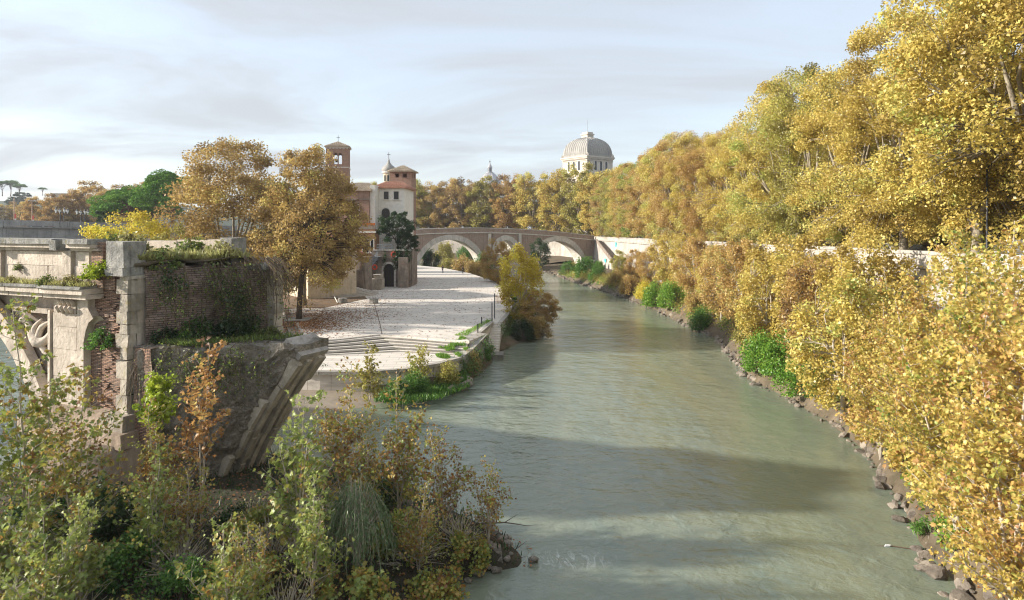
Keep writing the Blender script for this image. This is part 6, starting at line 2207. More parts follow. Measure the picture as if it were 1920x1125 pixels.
for i, (x, y, s, lab) in enumerate(((19.4, 26.2, 1.0, 'yellow leafed shrub at the water edge under the nearest young plane tree'), (20.4, 31.5, 1.1, 'orange and yellow shrub by the water above the green fern'), (21.4, 36.0, 1.0, 'yellow shrub overhanging the shaded water'), (18.2, 23.0, 1.0, 'yellow green shrub on the nearest shore stones'), (23.0, 43.0, 1.0, 'golden shrub on the shore under the bare wall'))):
    plant_shrub('maple_shrub', SY_[i % 2], (x, y, bank_z(x, y) - .1), lab, rz=rv.uniform(0, 6.28), sc=s, group='yellow shrubs on the near shore')
fern = make_shrub('fern', 99, .9, .8, .9, 1300, .22, 'l_green', 'long', n_sub=16)
plant_shrub('fern', fern, (18.7, 30.0, .25), 'green feathery fern at the water edge by the floating litter', 'fern')

# ------------------------------------------------------------------ growth around the paved point
yt = [make_tree('bank_poplar', 30 + i, 11.0, 1.0, 3.2, .12, n_sub=120, n_leaf=12000, leaf=.22, mat='l_yellow', bark='twig', forks=8, lump=.35, sub_r=.12, low_cut=-.95, top_pow=1.2, flat=1.0) for i in range(2)]
plant_tree('bank_tree', yt[0], (1.1, 90.5, .6), 'bright yellow many stemmed tree at the edge of the paved point', mat='l_yellow')
plant_tree('bank_tree', yt[1], (3.6, 88.0, .2), 'low amber growth on the water side of the bright yellow tree', sc=(.8, .8, .5), mat='l_amber')
plant_tree('bank_tree', yt[1], (-3.2, 139, .8), 'rounded orange gold tree in front of the small flood arch', sc=(1.05, 1.05, .98), mat='l_amber')
plant_tree('bank_tree', yt[0], (8.6, 212, .5), 'dark green tree inside the opening of the river arch', sc=(1.1, 1.1, .9), mat='l_dark')
isl_sh = [(2.6, 93, 1.0, 'l_green', 'green shrub at the foot of the bright yellow tree'), (3.4, 85, .85, 'l_brown', 'brown shrub hanging over the water below the yellow tree'), (1.2, 83.5, .8, 'l_dark', 'dark shrub under the stair side wall'), (1.8, 100, 1.0, 'l_olive', 'olive shrub behind the bright yellow tree'), (.6, 112, 1.0, 'l_green', 'green shrub at the curved platform rim'),
          (-1.2, 125, 1.1, 'l_olive', 'olive shrub at the platform rim before the orange tree'), (-4.5, 150, 1.4, 'l_brown', 'brown shrub behind the sitting person'), (-9, 172, 1.7, 'l_brown', 'large brown shrub at the far platform rim'), (-13, 187, 1.9, 'l_brown', 'large reddish brown shrub before the wide arch'), (-8, 195, 1.9, 'l_green', 'tall green shrub at the pier of the wide arch'), (-19, 198, 1.5, 'l_olive', 'olive shrub in the opening of the wide arch'),
          (-25, 214, 1.6, 'l_dark', 'dark shrub at the left foot of the wide arch'), (-16, 240, 2.0, 'l_green', 'green shrub beyond the wide arch'), (-26, 262, 2.2, 'l_olive', 'yellowish shrub on the bank beyond the wide arch'), (-36, 272, 2.2, 'l_green', 'green shrub below the far wall')]
for i, (x, y, s, m, lab) in enumerate(isl_sh):
    plant_shrub('bank_shrub', SH[i % 3], (x, y, .3 if y < 210 else 1.4), lab, rz=rv.uniform(0, 6.28), sc=s, group='shrubs around the paved point', mat=m)
tb_ = make_tree('terrace_tree', 51, 7.6, .8, 3.1, .14, n_sub=80, n_leaf=11000, leaf=.2, mat='l_green', bark='bark_dark', lump=.45)
plant_tree('evergreen_tree', tb_, (xat(746, 128.5), 128.6, TZ), 'dense dark green tree on the quay terrace beside the white house', mat='l_dark', sc=(1.12, 1, 1))
plant_tree('evergreen_tree', tb_, (xat(766, 127.8), 128.0, TZ - 1.2), 'small dark green tree drooping over the quay corner near the bridge', sc=.62, rz=2.2, mat='l_dark')
iv = make_creeper(3, [(xat(px, 126.6), 126.75, TZ + .2) for px in (722, 738, 742, 745, 748, 751, 763, 767)], 3.6, 1400, .22, 'l_dark', out=(0, -.6, 0), branch=2)
plant_creeper('ivy_curtain', iv, 'dark ivy hanging over the quay terrace beside the arched door', 'ivy')
# bank of the point: sapling, grasses and shrubs
sp1 = make_sapling('point_sapling', 41, 4.9, 1.2, stems=3, n_leaf=900, leaf=.20, mat='l_olive', base_r=.04, twigs=16)
plant_sapling('sapling', sp1, (xat(693, 52.5), 52.5, .1), 'yellow green sapling on the mud beach before the steps', singles=0, sc=1.0)
sp2 = make_sapling('point_sapling', 42, 3.6, 1.6, stems=4, n_leaf=900, leaf=.17, mat='l_olive', base_r=.04, twigs=14)
plant_sapling('sapling', sp2, (xat(790, 57.5), 57.3, .5), 'thin branched sapling leaning on the green bank of the point')
for i, (px, py, s, m, lab) in enumerate(((780, 735, .62, 'l_green', 'low green shrub on the bank below the steps'), (740, 740, .5, 'l_green', 'green weeds beside the yellow green sapling'), (840, 715, .65, 'l_olive', 'olive shrub climbing the corner of the steps'), (880, 690, .6, 'l_brown', 'brownish shrub below the sloping wall'), (830, 680, .55, 'l_olive', 'yellow tipped shrub against the sloping slab'), (608, 718, .55, 'l_dark', 'dark shrub against the terrace wall beside the ruin'), (905, 668, .5, 'l_green', 'mossy shrub beside the cut stair'))):
    p = on(px, py, .6)
    plant_shrub('bank_shrub', SH[i % 3], (p.x, p.y, .35), lab, rz=i, sc=s, group='shrubs at the tip of the point', mat=m)
def poly_pts(rng, n, pts, zf):
    q = np.array(pts)
    lo, hi = q.min(0), q.max(0)
    out = []
    while len(out) < n:
        x, y = rng.uniform(lo[0], hi[0]), rng.uniform(lo[1], hi[1])
        if inside((x, y), pts):
            out.append((x, y, zf(x, y)))
    return np.array(out)
rg = np.random.default_rng(9)
bkp = [xy(px, py, .5) for px, py in ((700, 752), (760, 758), (830, 745), (885, 722), (872, 690), (820, 700), (760, 712), (715, 715))]
stuff('bank_grass', grass_mesh('bank_grass', 'l_green', poly_pts(rg, 5000, bkp, lambda x, y: .35), .42, 4), None)
stp = [xy(px, py, 2.3) for px, py in ((812, 668), (858, 667), (884, 652), (868, 640), (838, 652), (818, 655))]
stuff('step_weeds', grass_mesh('step_weeds', 'l_bright', np.array([p for p in poly_pts(rg, 6000, stp, lambda x, y: 2.1 + .12 * (y - 63)) if mn.noise(Vector((p[0] * .9, p[1] * .9, 3))) > .12]), .24, 5, .4), None)
stp = [xy(px, py, PZ) for px, py in ((850, 630), (875, 630), (905, 612), (925, 600), (912, 601), (885, 616))]
stuff('platform_weeds', grass_mesh('platform_weeds', 'l_bright', poly_pts(rg, 1300, stp, lambda x, y: PZ), .2, 6, .5), None)
edge_moss = make_creeper(8, [(e_.x, e_.y, e_.z) for e_ in [Vector((*xy(px, py, z), z)) for px, py, z in ((862, 672, 1.9), (876, 664, 2.1), (890, 652, 2.4), (902, 640, 2.6), (910, 632, 2.7), (936, 608, 2.7), (944, 598, 2.7), (950, 590, 2.7), (953, 583, 2.7))]], 2.0, 2600, .13, 'l_green', out=(.9, -.5, 0), branch=5, spread=.22)
plant_creeper('wall_creeper', edge_moss, 'green growth hanging down the river edge of the paved point', 'creeper')

# fallen leaves under the brown planes
def fall(rng, n):
    c = [(590, 608, 38, 9), (610, 590, 50, 5), (560, 605, 25, 14), (640, 590, 60, 14), (580, 560, 70, 9), (700, 575, 60, 14)]
    w = np.array([.34, .16, .16, .12, .14, .08])
    k = rng.choice(len(c), n, p=w)
    out = []
    for i in k:
        px, py = rng.normal(c[i][0], c[i][2]), rng.normal(c[i][1], c[i][3])
        x, y = xy(px, max(545, py), PZ)
        out.append((x, y, PZ + .03 + rng.uniform(0, .04)) if inside((x, y), upper) else (-25.5 + rng.normal(0, 2), 80 + rng.normal(0, 3), PZ + .03))
    return np.array(out)
stuff('fallen_leaves', scatter_leaves('fallen_leaves', 'l_fallen', fall, 8000, .17, 77), None)
def fall2(rng, n):
    i = rng.integers(0, 4, n)
    f = rng.random(n)
    g = rng.random(n)
    P = [(A + (B - A) * float(f[k]) + nl * (float(i[k]) + .2 + .75 * float(g[k]))) for k in range(n)]
    return np.array([(p.x, p.y, PZ - .3 * i[k] + .02) for k, p in enumerate(P)])
stuff('step_leaves', scatter_leaves('step_leaves', 'l_fallen', fall2, 1800, .18, 78), None)

# ------------------------------------------------------------------ growth on the ruin
vine_v = [1.1, 1.3, 1.4, 2.1, 2.9, 3.0, 3.1, 3.3, 3.5, 3.6, 3.9, 4.1, 4.2, 4.4, 4.6, 5.2, 5.9]
cr = make_creeper(31, [rw(0.65 + 3.3 * max(0, (v - .9) / 5.5), v, 12.15) for v in vine_v], 3.9, 1500, .13, 'l_vine', out=RU * .8, branch=3, spread=.15, twig_r=.028, tmean=.40)
plant_creeper('creeper', cr, 'brown and green creepers hanging down the broken brick face of the ruin', 'creeper')
cr = make_creeper(35, [rw(0.9 + 3.3 * max(0, (v - .9) / 5.5), v, z_) for v, z_ in ((3.3, 11.2), (3.7, 10.6), (4.0, 10.9), (4.3, 10.2), (3.6, 9.6), (2.6, 9.5), (2.2, 9.2), (4.6, 9.6), (1.3, 12.0), (1.2, 11.6))], 1.5, 1500, .13, 'l_dark', out=RU * .8, branch=4, spread=.24, twig_r=.02, tmean=.55)
plant_creeper('creeper', cr, 'dark green ivy clump spreading over the middle of the broken brick face', 'creeper')
cr = make_creeper(32, [rw(0.9 + 5.6 * q, .5 + 3.2 * q + d_, 8.35) for q in (.15, .34, .40, .46, .5, .58, .64, .7, .84) for d_ in (0, .3)], 2.2, 1500, .12, 'l_vine', out=RV * -1.0, branch=3, spread=.22, twig_r=.024, tmean=.6)
plant_creeper('creeper', cr, 'dark creepers spilling over the ledge of the broken arch', 'creeper')
dead = make_creeper(33, [rw(.35, v, z) for v in (.5, .8, 1.1) for z in (8.1, 7.7)], 3.0, 60, .1, 'l_dry', out=RU * .3 - RV * .5, branch=9, spread=.1, twig_r=.02)
plant_creeper('dead_creeper', dead, 'bundle of bare brown twigs hanging beside the corner quoins', 'creeper')
dead = make_creeper(34, [rw(2.4 + .3 * i, 5.0 + .25 * (i % 5), 12.4) for i in range(7)], 2.2, 250, .1, 'l_dry', out=RU * 1.4, branch=10, spread=.15, twig_r=.022)
plant_creeper('dead_creeper', dead, 'dry grey twigs arching over the far corner of the ruin', 'creeper')
RS = [make_shrub('ruin_shrub', 110 + i, .75, .6, .8, 900, .12, 'l_vine', n_sub=22) for i in range(2)]
rsl = [((rt(192), -.1, 11.5), 1.05, 'l_lime', 'yellow green shrub growing from the broken attic beside the corner block'), ((rt(190), .1, rz_(190, 650)), 1.05, 'l_green', 'green shrub growing in the broken niche'), ((rt(150), -.5, 11.05), .7, 'l_dry', 'dry weeds on the ledge over the capital'), ((rt(105), -.5, 11.05), .6, 'l_vine', 'green weeds on the ledge near the attic strip'),
       ((rt(40), -.5, 11.05), .5, 'l_dry', 'pale weeds on the ledge over the arch'), ((rt(38), .02, 11.7), .45, 'l_vine', 'small green tuft rooted in the attic panel'), ((.6, 1.6, 8.2), 1.0, 'l_dark', 'dark green shrub on the ledge at the foot of the broken bricks'), ((1.6, 2.6, 8.2), 1.3, 'l_green', 'green shrub in the middle of the ruin ledge'), ((3.0, 3.4, 8.2), 1.4, 'l_dark', 'dark shrub on the ledge toward the broken tip'), ((2.4, 4.9, 8.2), 1.2, 'l_green', 'green ferny shrub under the hollow of the ruin'),
       ((4.6, 4.6, 8.2), .8, 'l_vine', 'brownish shrub on the outer ledge of the ruin'), ((.1, 2.0, 11.9), 1.2, 'l_vine', 'tangle of creeper behind the corner block'), ((-1.6, 1.4, 12.9), 1.1, 'l_dry', 'pale weeds crowning the ruin top beside the corner block'), ((-3.4, 1.5, 12.6), 1.2, 'l_vine', 'green weeds on the ruin top above the attic'), ((-1.0, 4.6, 12.3), 1.35, 'l_vine', 'leafy shrub on the ruin top before the far parapet'), ((1.0, 4.9, 12.2), 1.2, 'l_dry', 'dry shrub beside the far end block'), ((3.5, 3.8, 6.0), .9, 'l_dark', 'dark creeper clump on the rubble face')]
for i, (p, s, m, lab) in enumerate(rsl):
    plant_shrub('ruin_shrub', RS[i % 2], rw(*p), lab, rz=i * 1.3, sc=s, group='weeds and shrubs on the ruin', mat=m)
def deckp(rng, n):
    u, v = rng.uniform(-14, 2.2, n), rng.uniform(.6, 6.0, n)
    u = np.minimum(u, .0 + 2.6 * np.maximum(0, (v - .9) / 5.5))
    return np.array([tuple(rw(a, b, 12.3)) for a, b in zip(u, v)])
stuff('ruin_grass', grass_mesh('ruin_grass', 'l_dry', deckp(np.random.default_rng(2), 7000), .42, 3, .6), None)
def ledgep(rng, n):
    q, d_ = rng.random(n), rng.random(n)
    return np.array([tuple(rw(.7 + 5.8 * a * (0.3 + .7 * b) + .3, 1.0 + 4.6 * b, 8.25)) for a, b in zip(q, d_)])
stuff('ledge_grass', grass_mesh('ledge_grass', 'l_vine', ledgep(np.random.default_rng(3), 3500), .24, 3, .5), None)
def cornp(rng, n):
    u = rng.uniform(-14, rt(186), n)
    return np.array([tuple(rw(a, b, 11.05)) for a, b in zip(u, rng.uniform(-.85, -.1, n))])
stuff('cornice_grass', grass_mesh('cornice_grass', 'l_dry', cornp(np.random.default_rng(4), 1800), .24, 3, .6), None)

# ------------------------------------------------------------------ saplings on the ruin's island, close to the eye
FS = [make_sapling('island_sapling', 200, 6.4, 1.7, stems=4, n_leaf=1050, leaf=.21, mat='l_mixed', twigs=20, base_r=.05, tmean=.70, tip_tint=.25),
      make_sapling('island_sapling', 201, 6.6, 1.5, stems=4, n_leaf=1700, leaf=.155, mat='l_mixed', twigs=24, base_r=.045, tmean=.38),
      make_sapling('island_sapling', 202, 5.2, 1.5, stems=4, n_leaf=1200, leaf=.14, mat='l_mixed', twigs=20, base_r=.04, tmean=.42),
      make_sapling('island_sapling', 203, 10.5, 2.2, stems=4, n_leaf=1900, leaf=.21, mat='l_mixed', twigs=26, base_r=.06, tmean=.5, first=.3)]
FS.append(make_sapling('island_sapling', 204, 4.4, 2.0, stems=6, n_leaf=1250, leaf=.18, mat='l_mixed', twigs=20, base_r=.04, tmean=.62, first=.08, tw_len=.36))
LM = make_sapling('lime_sapling', 210, 5.9, .8, stems=1, n_leaf=1100, leaf=.19, mat='l_lime', twigs=26, base_r=.06, first=.66, tw_len=.30, jitter=.12)
OM = make_sapling('orange_sapling', 211, 7.6, 1.5, stems=2, n_leaf=650, leaf=.20, mat='l_orange', twigs=22, base_r=.06, first=.35, tw_len=.26)
def gz(x, y):
    return isl_z(x, y) - .15
fs = [(0, -8.0, 25.6, 1.0, .0, 'pale stemmed sapling with big green and yellow leaves at the middle of the ruin island', 90), (0, -12.9, 24.6, .7, 1.7, 'smaller pale stemmed sapling left of the biggest island sapling', 60), (1, -7.4, 30.0, 1.0, .6, 'tall olive and russet sapling in front of the fallen arch ribs', 50), (1, -4.9, 29.4, .97, 2.6, 'russet topped sapling on the river side of the ruin island', 50),
      (2, -6.2, 29.0, .9, 1.0, 'dark leaved sapling between the russet sapling and the willow', 30), (2, -2.9, 29.2, .92, 3.3, 'olive sapling near the rocky tip of the ruin island', 40), (2, -1.0, 29.0, .72, 4.0, 'thin half bare sapling at the very tip of the ruin island', 30), (3, -18.6, 26.4, .98, 5.0, 'tall sapling with sparse yellow leaves before the carved arch', 70), (3, -20.4, 25.2, .82, .9, 'yellow leaved sapling crossing the carved spandrel', 60),
      (3, -16.0, 25.0, .72, 2.0, 'pale green sapling at the foot of the pier', 60), (0, -18.2, 22.8, .85, 3.6, 'large leaved green sapling on the near shore of the ruin island', 70), (1, -14.6, 28.0, .8, 4.4, 'olive sapling against the rounded pier foot', 30), (2, -12.4, 26.0, .7, 5.1, 'low brown sapling under the orange leaved tree', 30), (0, -14.2, 22.5, .62, 5.6, 'low green sapling on the grassy near shore', 50), (2, -8.6, 22.8, .62, 2.9, 'bushy sapling in the shaded middle of the near shore', 40), (2, -3.6, 26.4, .68, .4, 'low bushy sapling beside the wet boulders', 40),
      (0, -6.9, 23.6, .70, 2.2, 'pale stemmed sapling near the bottom edge between willow and shore', 60), (4, -8.9, 21.6, .85, 4.3, 'pale leaved sapling on the nearest bank below the biggest sapling', 60), (4, -14.6, 21.4, .95, 5.3, 'pale leaved sapling in the lower corner of the island', 60), (4, -17.0, 23.6, 1.0, 1.3, 'pale leaved sapling before the dark ivy shrubs', 60), (1, -19.8, 23.8, .75, 2.1, 'russet sapling on the channel side of the island', 40)]
for i, (k, x, y, s, r, lab, n) in enumerate(fs):
    plant_sapling('sapling', FS[k], (x, y, gz(x, y)), lab, rz=r, sc=s, group='saplings on the ruin island', singles=n)
plant_sapling('lime_tree', LM, (xat(290, 29.5), 29.5, gz(-15.4, 29.5)), 'slim young tree with a bright yellow green crown before the corner quoins', 'tree', singles=60)
plant_sapling('orange_tree', OM, (xat(378, 28.6), 28.6, gz(-13, 28.6)), 'young tree with rusty orange leaves before the broken arch', 'tree', singles=60, rz=1.2)
gs = [make_shrub('dark_shrub', 120 + i, 1.6, 1.4, 1.7, 2600, .14, 'l_dark', n_sub=30) for i in range(2)]
ml = [make_shrub('leafy_shrub', 130 + i, 1.5, 1.3, 1.3, 1500, .15, 'l_mixed', 'maple', n_sub=30) for i in range(2)]
for i, (x, y, s, m, lab) in enumerate(((-15.3, 27.2, 1.0, 'l_dark', 'dark green ivy shrub under the lime leaved tree'), (-17.2, 28.5, 1.15, 'l_dark', 'dark green shrub beside the pier foot'), (-13.6, 24.5, .9, 'l_green', 'green undergrowth shrub on the shaded shore'), (-11.4, 28.2, .55, 'l_dark', 'dark shrub at the base of the rib stones'), (-6.4, 31.2, .9, 'l_dark', 'dark shrub behind the russet saplings'), (-19.5, 29.0, 1.1, 'l_dark', 'dark shrub under the carved spandrel'), (-11.0, 23.0, .8, 'l_green', 'low green shrub at the near edge of the island'))):
    plant_shrub('dark_shrub', gs[i % 2], (x, y, gz(x, y)), lab, rz=i * 1.1, sc=s, group='dark shrubs on the ruin island', mat=m)
for i, (x, y, s, lab) in enumerate(((-4.4, 27.8, 1.0, 'brown and yellow leafy shrub above the wet boulders'), (-3.0, 25.2, .95, 'leafy shrub hanging over the near water'), (-2.0, 27.8, .8, 'low leafy shrub among the boulders of the tip'), (-5.6, 23.6, 1.05, 'mixed leafy shrub at the near water edge'), (-8.0, 20.8, 1.0, 'leafy shrub at the very near shore'), (-11.6, 20.6, 1.0, 'pale leafy shrub at the near shore beside the grass'), (-16.2, 21.0, 1.0, 'leafy shrub in the near corner of the island'), (-9.6, 24.2, .9, 'russet leafy shrub under the biggest sapling'), (-13.0, 20.0, 1.1, 'leafy shrub at the bottom edge of the near bank'), (-18.8, 21.6, 1.1, 'leafy shrub on the channel corner of the near bank'), (-20.6, 27.0, 1.0, 'leafy shrub on the channel shore before the carved arch'), (-14.8, 24.4, .9, 'leafy shrub between the two pale leaved saplings'), (-10.4, 27.6, .8, 'leafy shrub before the lowest rib stones'), (-6.6, 21.4, 1.0, 'leafy shrub hanging over the nearest water'))):
    plant_shrub('leafy_shrub', ml[i % 2], (x, y, gz(x, y)), lab, rz=i * .9, sc=s, group='leafy shrubs on the ruin island')
# willow: fine drooping wands
def willow(seed, h, r):
    rng = np.random.default_rng(seed)
    r2 = random.Random(seed)
    W = MB()
    P, TT = [], []
    for k in range(95):
        a, q = r2.uniform(0, 6.28), r2.random() ** .6
        top = Vector((cos(a) * r * q * .7, sin(a) * r * q * .7, h * (1 - .35 * q * q) * r2.uniform(.8, 1.03)))
        end = Vector((cos(a) * r * (q * .8 + .35), sin(a) * r * (q * .8 + .35), top.z - h * r2.uniform(.45, .75)))
        W.tube([Vector((0, 0, 0)), Vector((top.x * .4, top.y * .4, top.z * .7)), top], [.03, .02, .008], 4, cap=False)
        mid_ = (top + end) / 2 + Vector((cos(a), sin(a), .6)) * r * .22
        pts = [top.lerp(mid_, i / 8).lerp(mid_.lerp(end, i / 8), i / 8) for i in range(9)]
        W.tube(pts, [.006] * 9, 3, cap=False)
        for _ in range(60):
            g = r2.random() * 8
            i = min(7, int(g))
            P.append(tuple(pts[i].lerp(pts[i + 1], g - i)))
            TT.append(tuple((pts[i + 1] - pts[i]).normalized()))
    P = np.array(P) + rng.normal(0, .03, (len(P), 3))
    t = np.array(TT) + rng.normal(0, .45, (len(P), 3))
    t /= np.linalg.norm(t, axis=1)[:, None]
    s = np.cross(t, rng.normal(size=t.shape))
    s /= np.linalg.norm(s, axis=1)[:, None]
    return W.mesh('willow_wands', 'twig', True, fix=False), leaf_mesh('willow_leaves', 'l_willow', P, .19 * (.7 + .6 * rng.random(len(P))), .5 + rng.normal(0, .2, len(P)), rng, 'long', frames=(t, s, np.cross(s, t)))
ww, wl = willow(7, 3.7, 1.35)
plant_tree('willow_shrub', (ww, wl), (-5.9, 25.9, gz(-5.9, 25.9)), 'drooping grey green willow shrub among the island saplings', 'shrub')
rg = np.random.default_rng(12)
stuff('island_grass', grass_mesh('island_grass', 'l_dark', poly_pts(rg, 9000, [(x * .95 - .5, y * .97 + .8) for x, y in isl], lambda x, y: isl_z(x, y) - .05), .30, 14, .5), None)
stuff('island_litter', scatter_leaves('island_litter', 'l_fallen', lambda r, n: poly_pts(r, n, isl, lambda x, y: isl_z(x, y) + .06), 6000, .12, 15, tmean=.35), None)
stuff('bank_litter', scatter_leaves('bank_litter', 'l_fallen', lambda r, n: np.array([(lambda y: (lambda x: (x, y, bank_z(x, y) + .05))(shore_x(y) + .6 + r.random() * 8))(20 + 130 * r.random() ** 1.6) for _ in range(n)]), 9000, .17, 16, tmean=.55), None)

# low growth that covers the right bank between the shrubs
def under(seed, n, mat, lo, hi, thr, leaf, hmax, shift):
    def fn(r, n):
        out = []
        while len(out) < n:
            y = 20 + 175 * r.random() ** 1.5
            x = shore_x(y) + lo + r.random() * (hi - lo)
            m = mn.noise(Vector((x * .35 + shift, y * .30, seed)))
            if m > thr and x < 29:
                out.append((x, y, bank_z(x, y) + r.random() ** 1.6 * hmax * min(1.0, .3 + (m - thr) * 3)))
        return np.array(out)
    return scatter_leaves('undergrowth', mat, fn, n, leaf, seed, 'quad', .7)
stuff('undergrowth', under(1, 26000, 'l_right', .9, 8, -.12, .20, 1.5, 0), None)
stuff('undergrowth', under(2, 15000, 'l_bright', .5, 4.5, .12, .17, 1.2, 5), None)
stuff('undergrowth', under(3, 15000, 'l_olive', .6, 7, .0, .18, 1.3, 9), None)

tw = [make_shrub('twig_tangle', 170 + i, 1.6, 1.4, 1.5, 260, .12, 'l_dry', n_sub=70, bark='twig') for i in range(2)]
for i, (x, y, s, lab) in enumerate(((-9.2, 26.2, 1.1, 'tangle of bare pale twigs behind the biggest island sapling'), (-12.0, 24.6, 1.0, 'tangle of bare twigs over the dark gap of the island'), (-4.0, 27.2, 1.0, 'tangle of bare twigs above the wet boulders'), (-2.2, 28.4, .9, 'tangle of drift twigs at the rocky tip'), (-17.6, 25.2, 1.1, 'tangle of bare twigs among the saplings by the carved arch'), (-7.4, 22.4, 1.0, 'tangle of bare twigs at the bottom edge of the island'), (-14.0, 21.6, 1.0, 'tangle of bare twigs in the lower corner of the island'), (-10.9, 28.4, .8, 'tangle of bare twigs at the foot of the arch ribs'))):
    plant_shrub('twig_tangle', tw[i % 2], (x, y, gz(x, y)), lab, rz=i * 1.7, sc=s, group='bare twig tangles on the ruin island')

def plaza(rng, n):
    out = []
    while len(out) < n:
        x, y = rng.uniform(-30, 1), rng.uniform(66, 150)
        if inside((x, y), upper) and mn.noise(Vector((x * .12, y * .35, 5))) > rng.uniform(-.5, .6):
            out.append((x, y, PZ + .03))
    return np.array(out)
stuff('plaza_litter', scatter_leaves('plaza_litter', 'l_fallen', plaza, 3500, .16, 91, tmean=.25), None)
# ------------------------------------------------------------------ shore stones
rd = random.Random(33)
spots = []
y = 24.0
while y < 214:
    for k in range(5 if y < 110 else 3):
        s = (.12 + .42 * rd.random() ** 1.7) * (1.3 if rd.random() < .15 else 1) * (1.0 if y < 60 else 1.25)
        yy = y + rd.uniform(-.5, .5)
        xx = shore_x(yy) + rd.choice((-.35, -.1, .2, .5, .8, 1.2, 1.7)) * rd.uniform(.7, 1.3)
        spots.append((xx, yy, s))
    y += .75 + y * .004
spots.sort(key=lambda q: -q[2] / q[1])
def rock_at(i, x, y, z, s):
    return (Matrix.Translation((x, y, z)) @ Matrix.Rotation(rd.uniform(0, 6.28), 4, 'Z') @ Matrix.Rotation(rd.uniform(-.4, .4), 4, 'X') @ Matrix.Diagonal((s, s, s, 1)))
rest = MB()
for i, (x, y, s) in enumerate(spots):
    z = max(-.02, (x - shore_x(y)) * .55) * .8 + .02
    M4 = rock_at(i, x, y, z, s)
    if i < 300:
        o = link('shore_rock', RK[i % 7], None, label='rough brown stone in the rubble edge of the right river bank', cat='rock', group='stones along the right waterline')
        o.matrix_world = M4
    else:
        me = RK[i % 7]
        rest.poly([M4 @ v.co for v in me.vertices], [tuple(p.vertices) for p in me.polygons])
stuff('shore_rubble', rest, 'riprap')
for i, (px, py, s, lab) in enumerate(((1755, 1078, .55, 'large flat grey boulder standing in the near water edge'), (1390, 668, .8, 'flat grey boulder on the small stone spit of the right bank'), (1362, 655, .6, 'dark boulder next to the flat boulder on the stone spit'), (1275, 603, .8, 'dark boulder of the spit halfway along the right bank'))):
    p = on(px, py, .1)
    o = link('boulder', RK[i + 1], None, label=lab, cat='boulder')
    o.matrix_world = rock_at(i, p.x, p.y, .12, s)
# wet blocks at the tip of the ruin's island, drift branches
for i, (px, py, s, lab) in enumerate(((880, 1030, .85, 'tilted squared stone block at the tip of the ruin island'), (925, 1040, .75, 'low dark block in the water at the island tip'), (850, 1010, .6, 'stone half hidden by leaves behind the tilted block'), (905, 1005, .5, 'dark wet stone at the outer edge of the island tip'), (820, 1050, .6, 'dark stone under the leafy shrub of the island tip'), (790, 1090, .6, 'dark stone on the near water edge of the ruin island'))):
    p = on(px, py, .25)
    m = MB().box((-.75, -.5, -.45), (.75, .5, .4), jit=.16, rng=rd)
    o = solo('stone_block', m, 'rock', lab, 'rock', 'stone blocks at the island tip')
    o.matrix_world = Matrix.Translation((p.x, p.y, .15)) @ Matrix.Rotation(rd.uniform(0, 3), 4, 'Z') @ Matrix.Rotation(rd.uniform(-.35, .35), 4, 'Y') @ Matrix.Diagonal((s, s, s, 1))
for i, (a, b, lab) in enumerate((((900, 985, 1.2), (958, 1052, -.1), 'bare driftwood branch dipping into the water at the island tip'), ((880, 1000, .9), (965, 1032, .05), 'second drift branch lying over the wet blocks'), ((870, 985, 1.2), (985, 985, .9), 'thin dead branch reaching over the river from the island tip'))):
    p, q = on(*a), on(*b)
    m = MB()
    pts = [p.lerp(q, k / 6) + Vector((rd.uniform(-.06, .06), rd.uniform(-.06, .06), .12 * sin(pi * k / 6))) for k in range(7)]
    m.tube(pts, [.05 - .006 * k for k in range(7)], 5)
    for k in range(2, 7):
        m.tube([pts[k], pts[k] + Vector((rd.uniform(-.3, .6), rd.uniform(-.5, .5), rd.uniform(-.2, .5)))], [.02, .005], 4)
    solo('drift_branch', m, 'twig_dark', lab, 'branch', 'drift branches at the island tip')
for i in range(46):
    k = rd.choice([q for q in range(len(isl)) if isl[q][0] > -9])
    x, y = isl[k]
    f = rd.uniform(.90, 1.0)
    x, y = ctr.x + (x - ctr.x) * f, ctr.y + (y - ctr.y) * f
    o = link('shore_rock', RK[i % 7], None, label='dark wet stone along the water edge of the ruin island', cat='rock', group='stones round the ruin island')
    o.material_slots[0].link = 'OBJECT'
    o.material_slots[0].material = MT['rock']
    o.matrix_world = rock_at(i, x, y, .08 + (1 - f) * 3, rd.uniform(.12, .34))
# rubble at the foot of the paved point
for i, (px, py, s, lab) in enumerate(((775, 705, 1.0, 'tilted concrete slab with a round hole below the steps'), (872, 722, .75, 'pale square block at the waterline of the point'), (858, 712, .7, 'grey block leaning on the bank of the point'), (848, 728, .6, 'flat stone near the waterline of the point'), (880, 712, .6, 'square stone under the shrub of the point'))):
    p = on(px, py, .5)
    m = MB().box((-.9, -.45, -.12), (.9, .45, .12), jit=.05, rng=rd)
    o = thing('stone_slab', lab, 'slab', p, rd.uniform(0, 3), 'broken slabs at the point')
    o.rotation_euler = (rd.uniform(.3, .8), rd.uniform(-.4, .4), rd.uniform(0, 3))
    o.scale = (s, s, s)
    part('slab', m, 'riprap', o)
    if i == 0:
        part('hole', MB().lathe([(.0, .127), (.16, .127), (.16, .06), (.24, .06), (.24, .16), (.16, .16)], (-.4, 0, 0), 14), 'dark_metal', o)

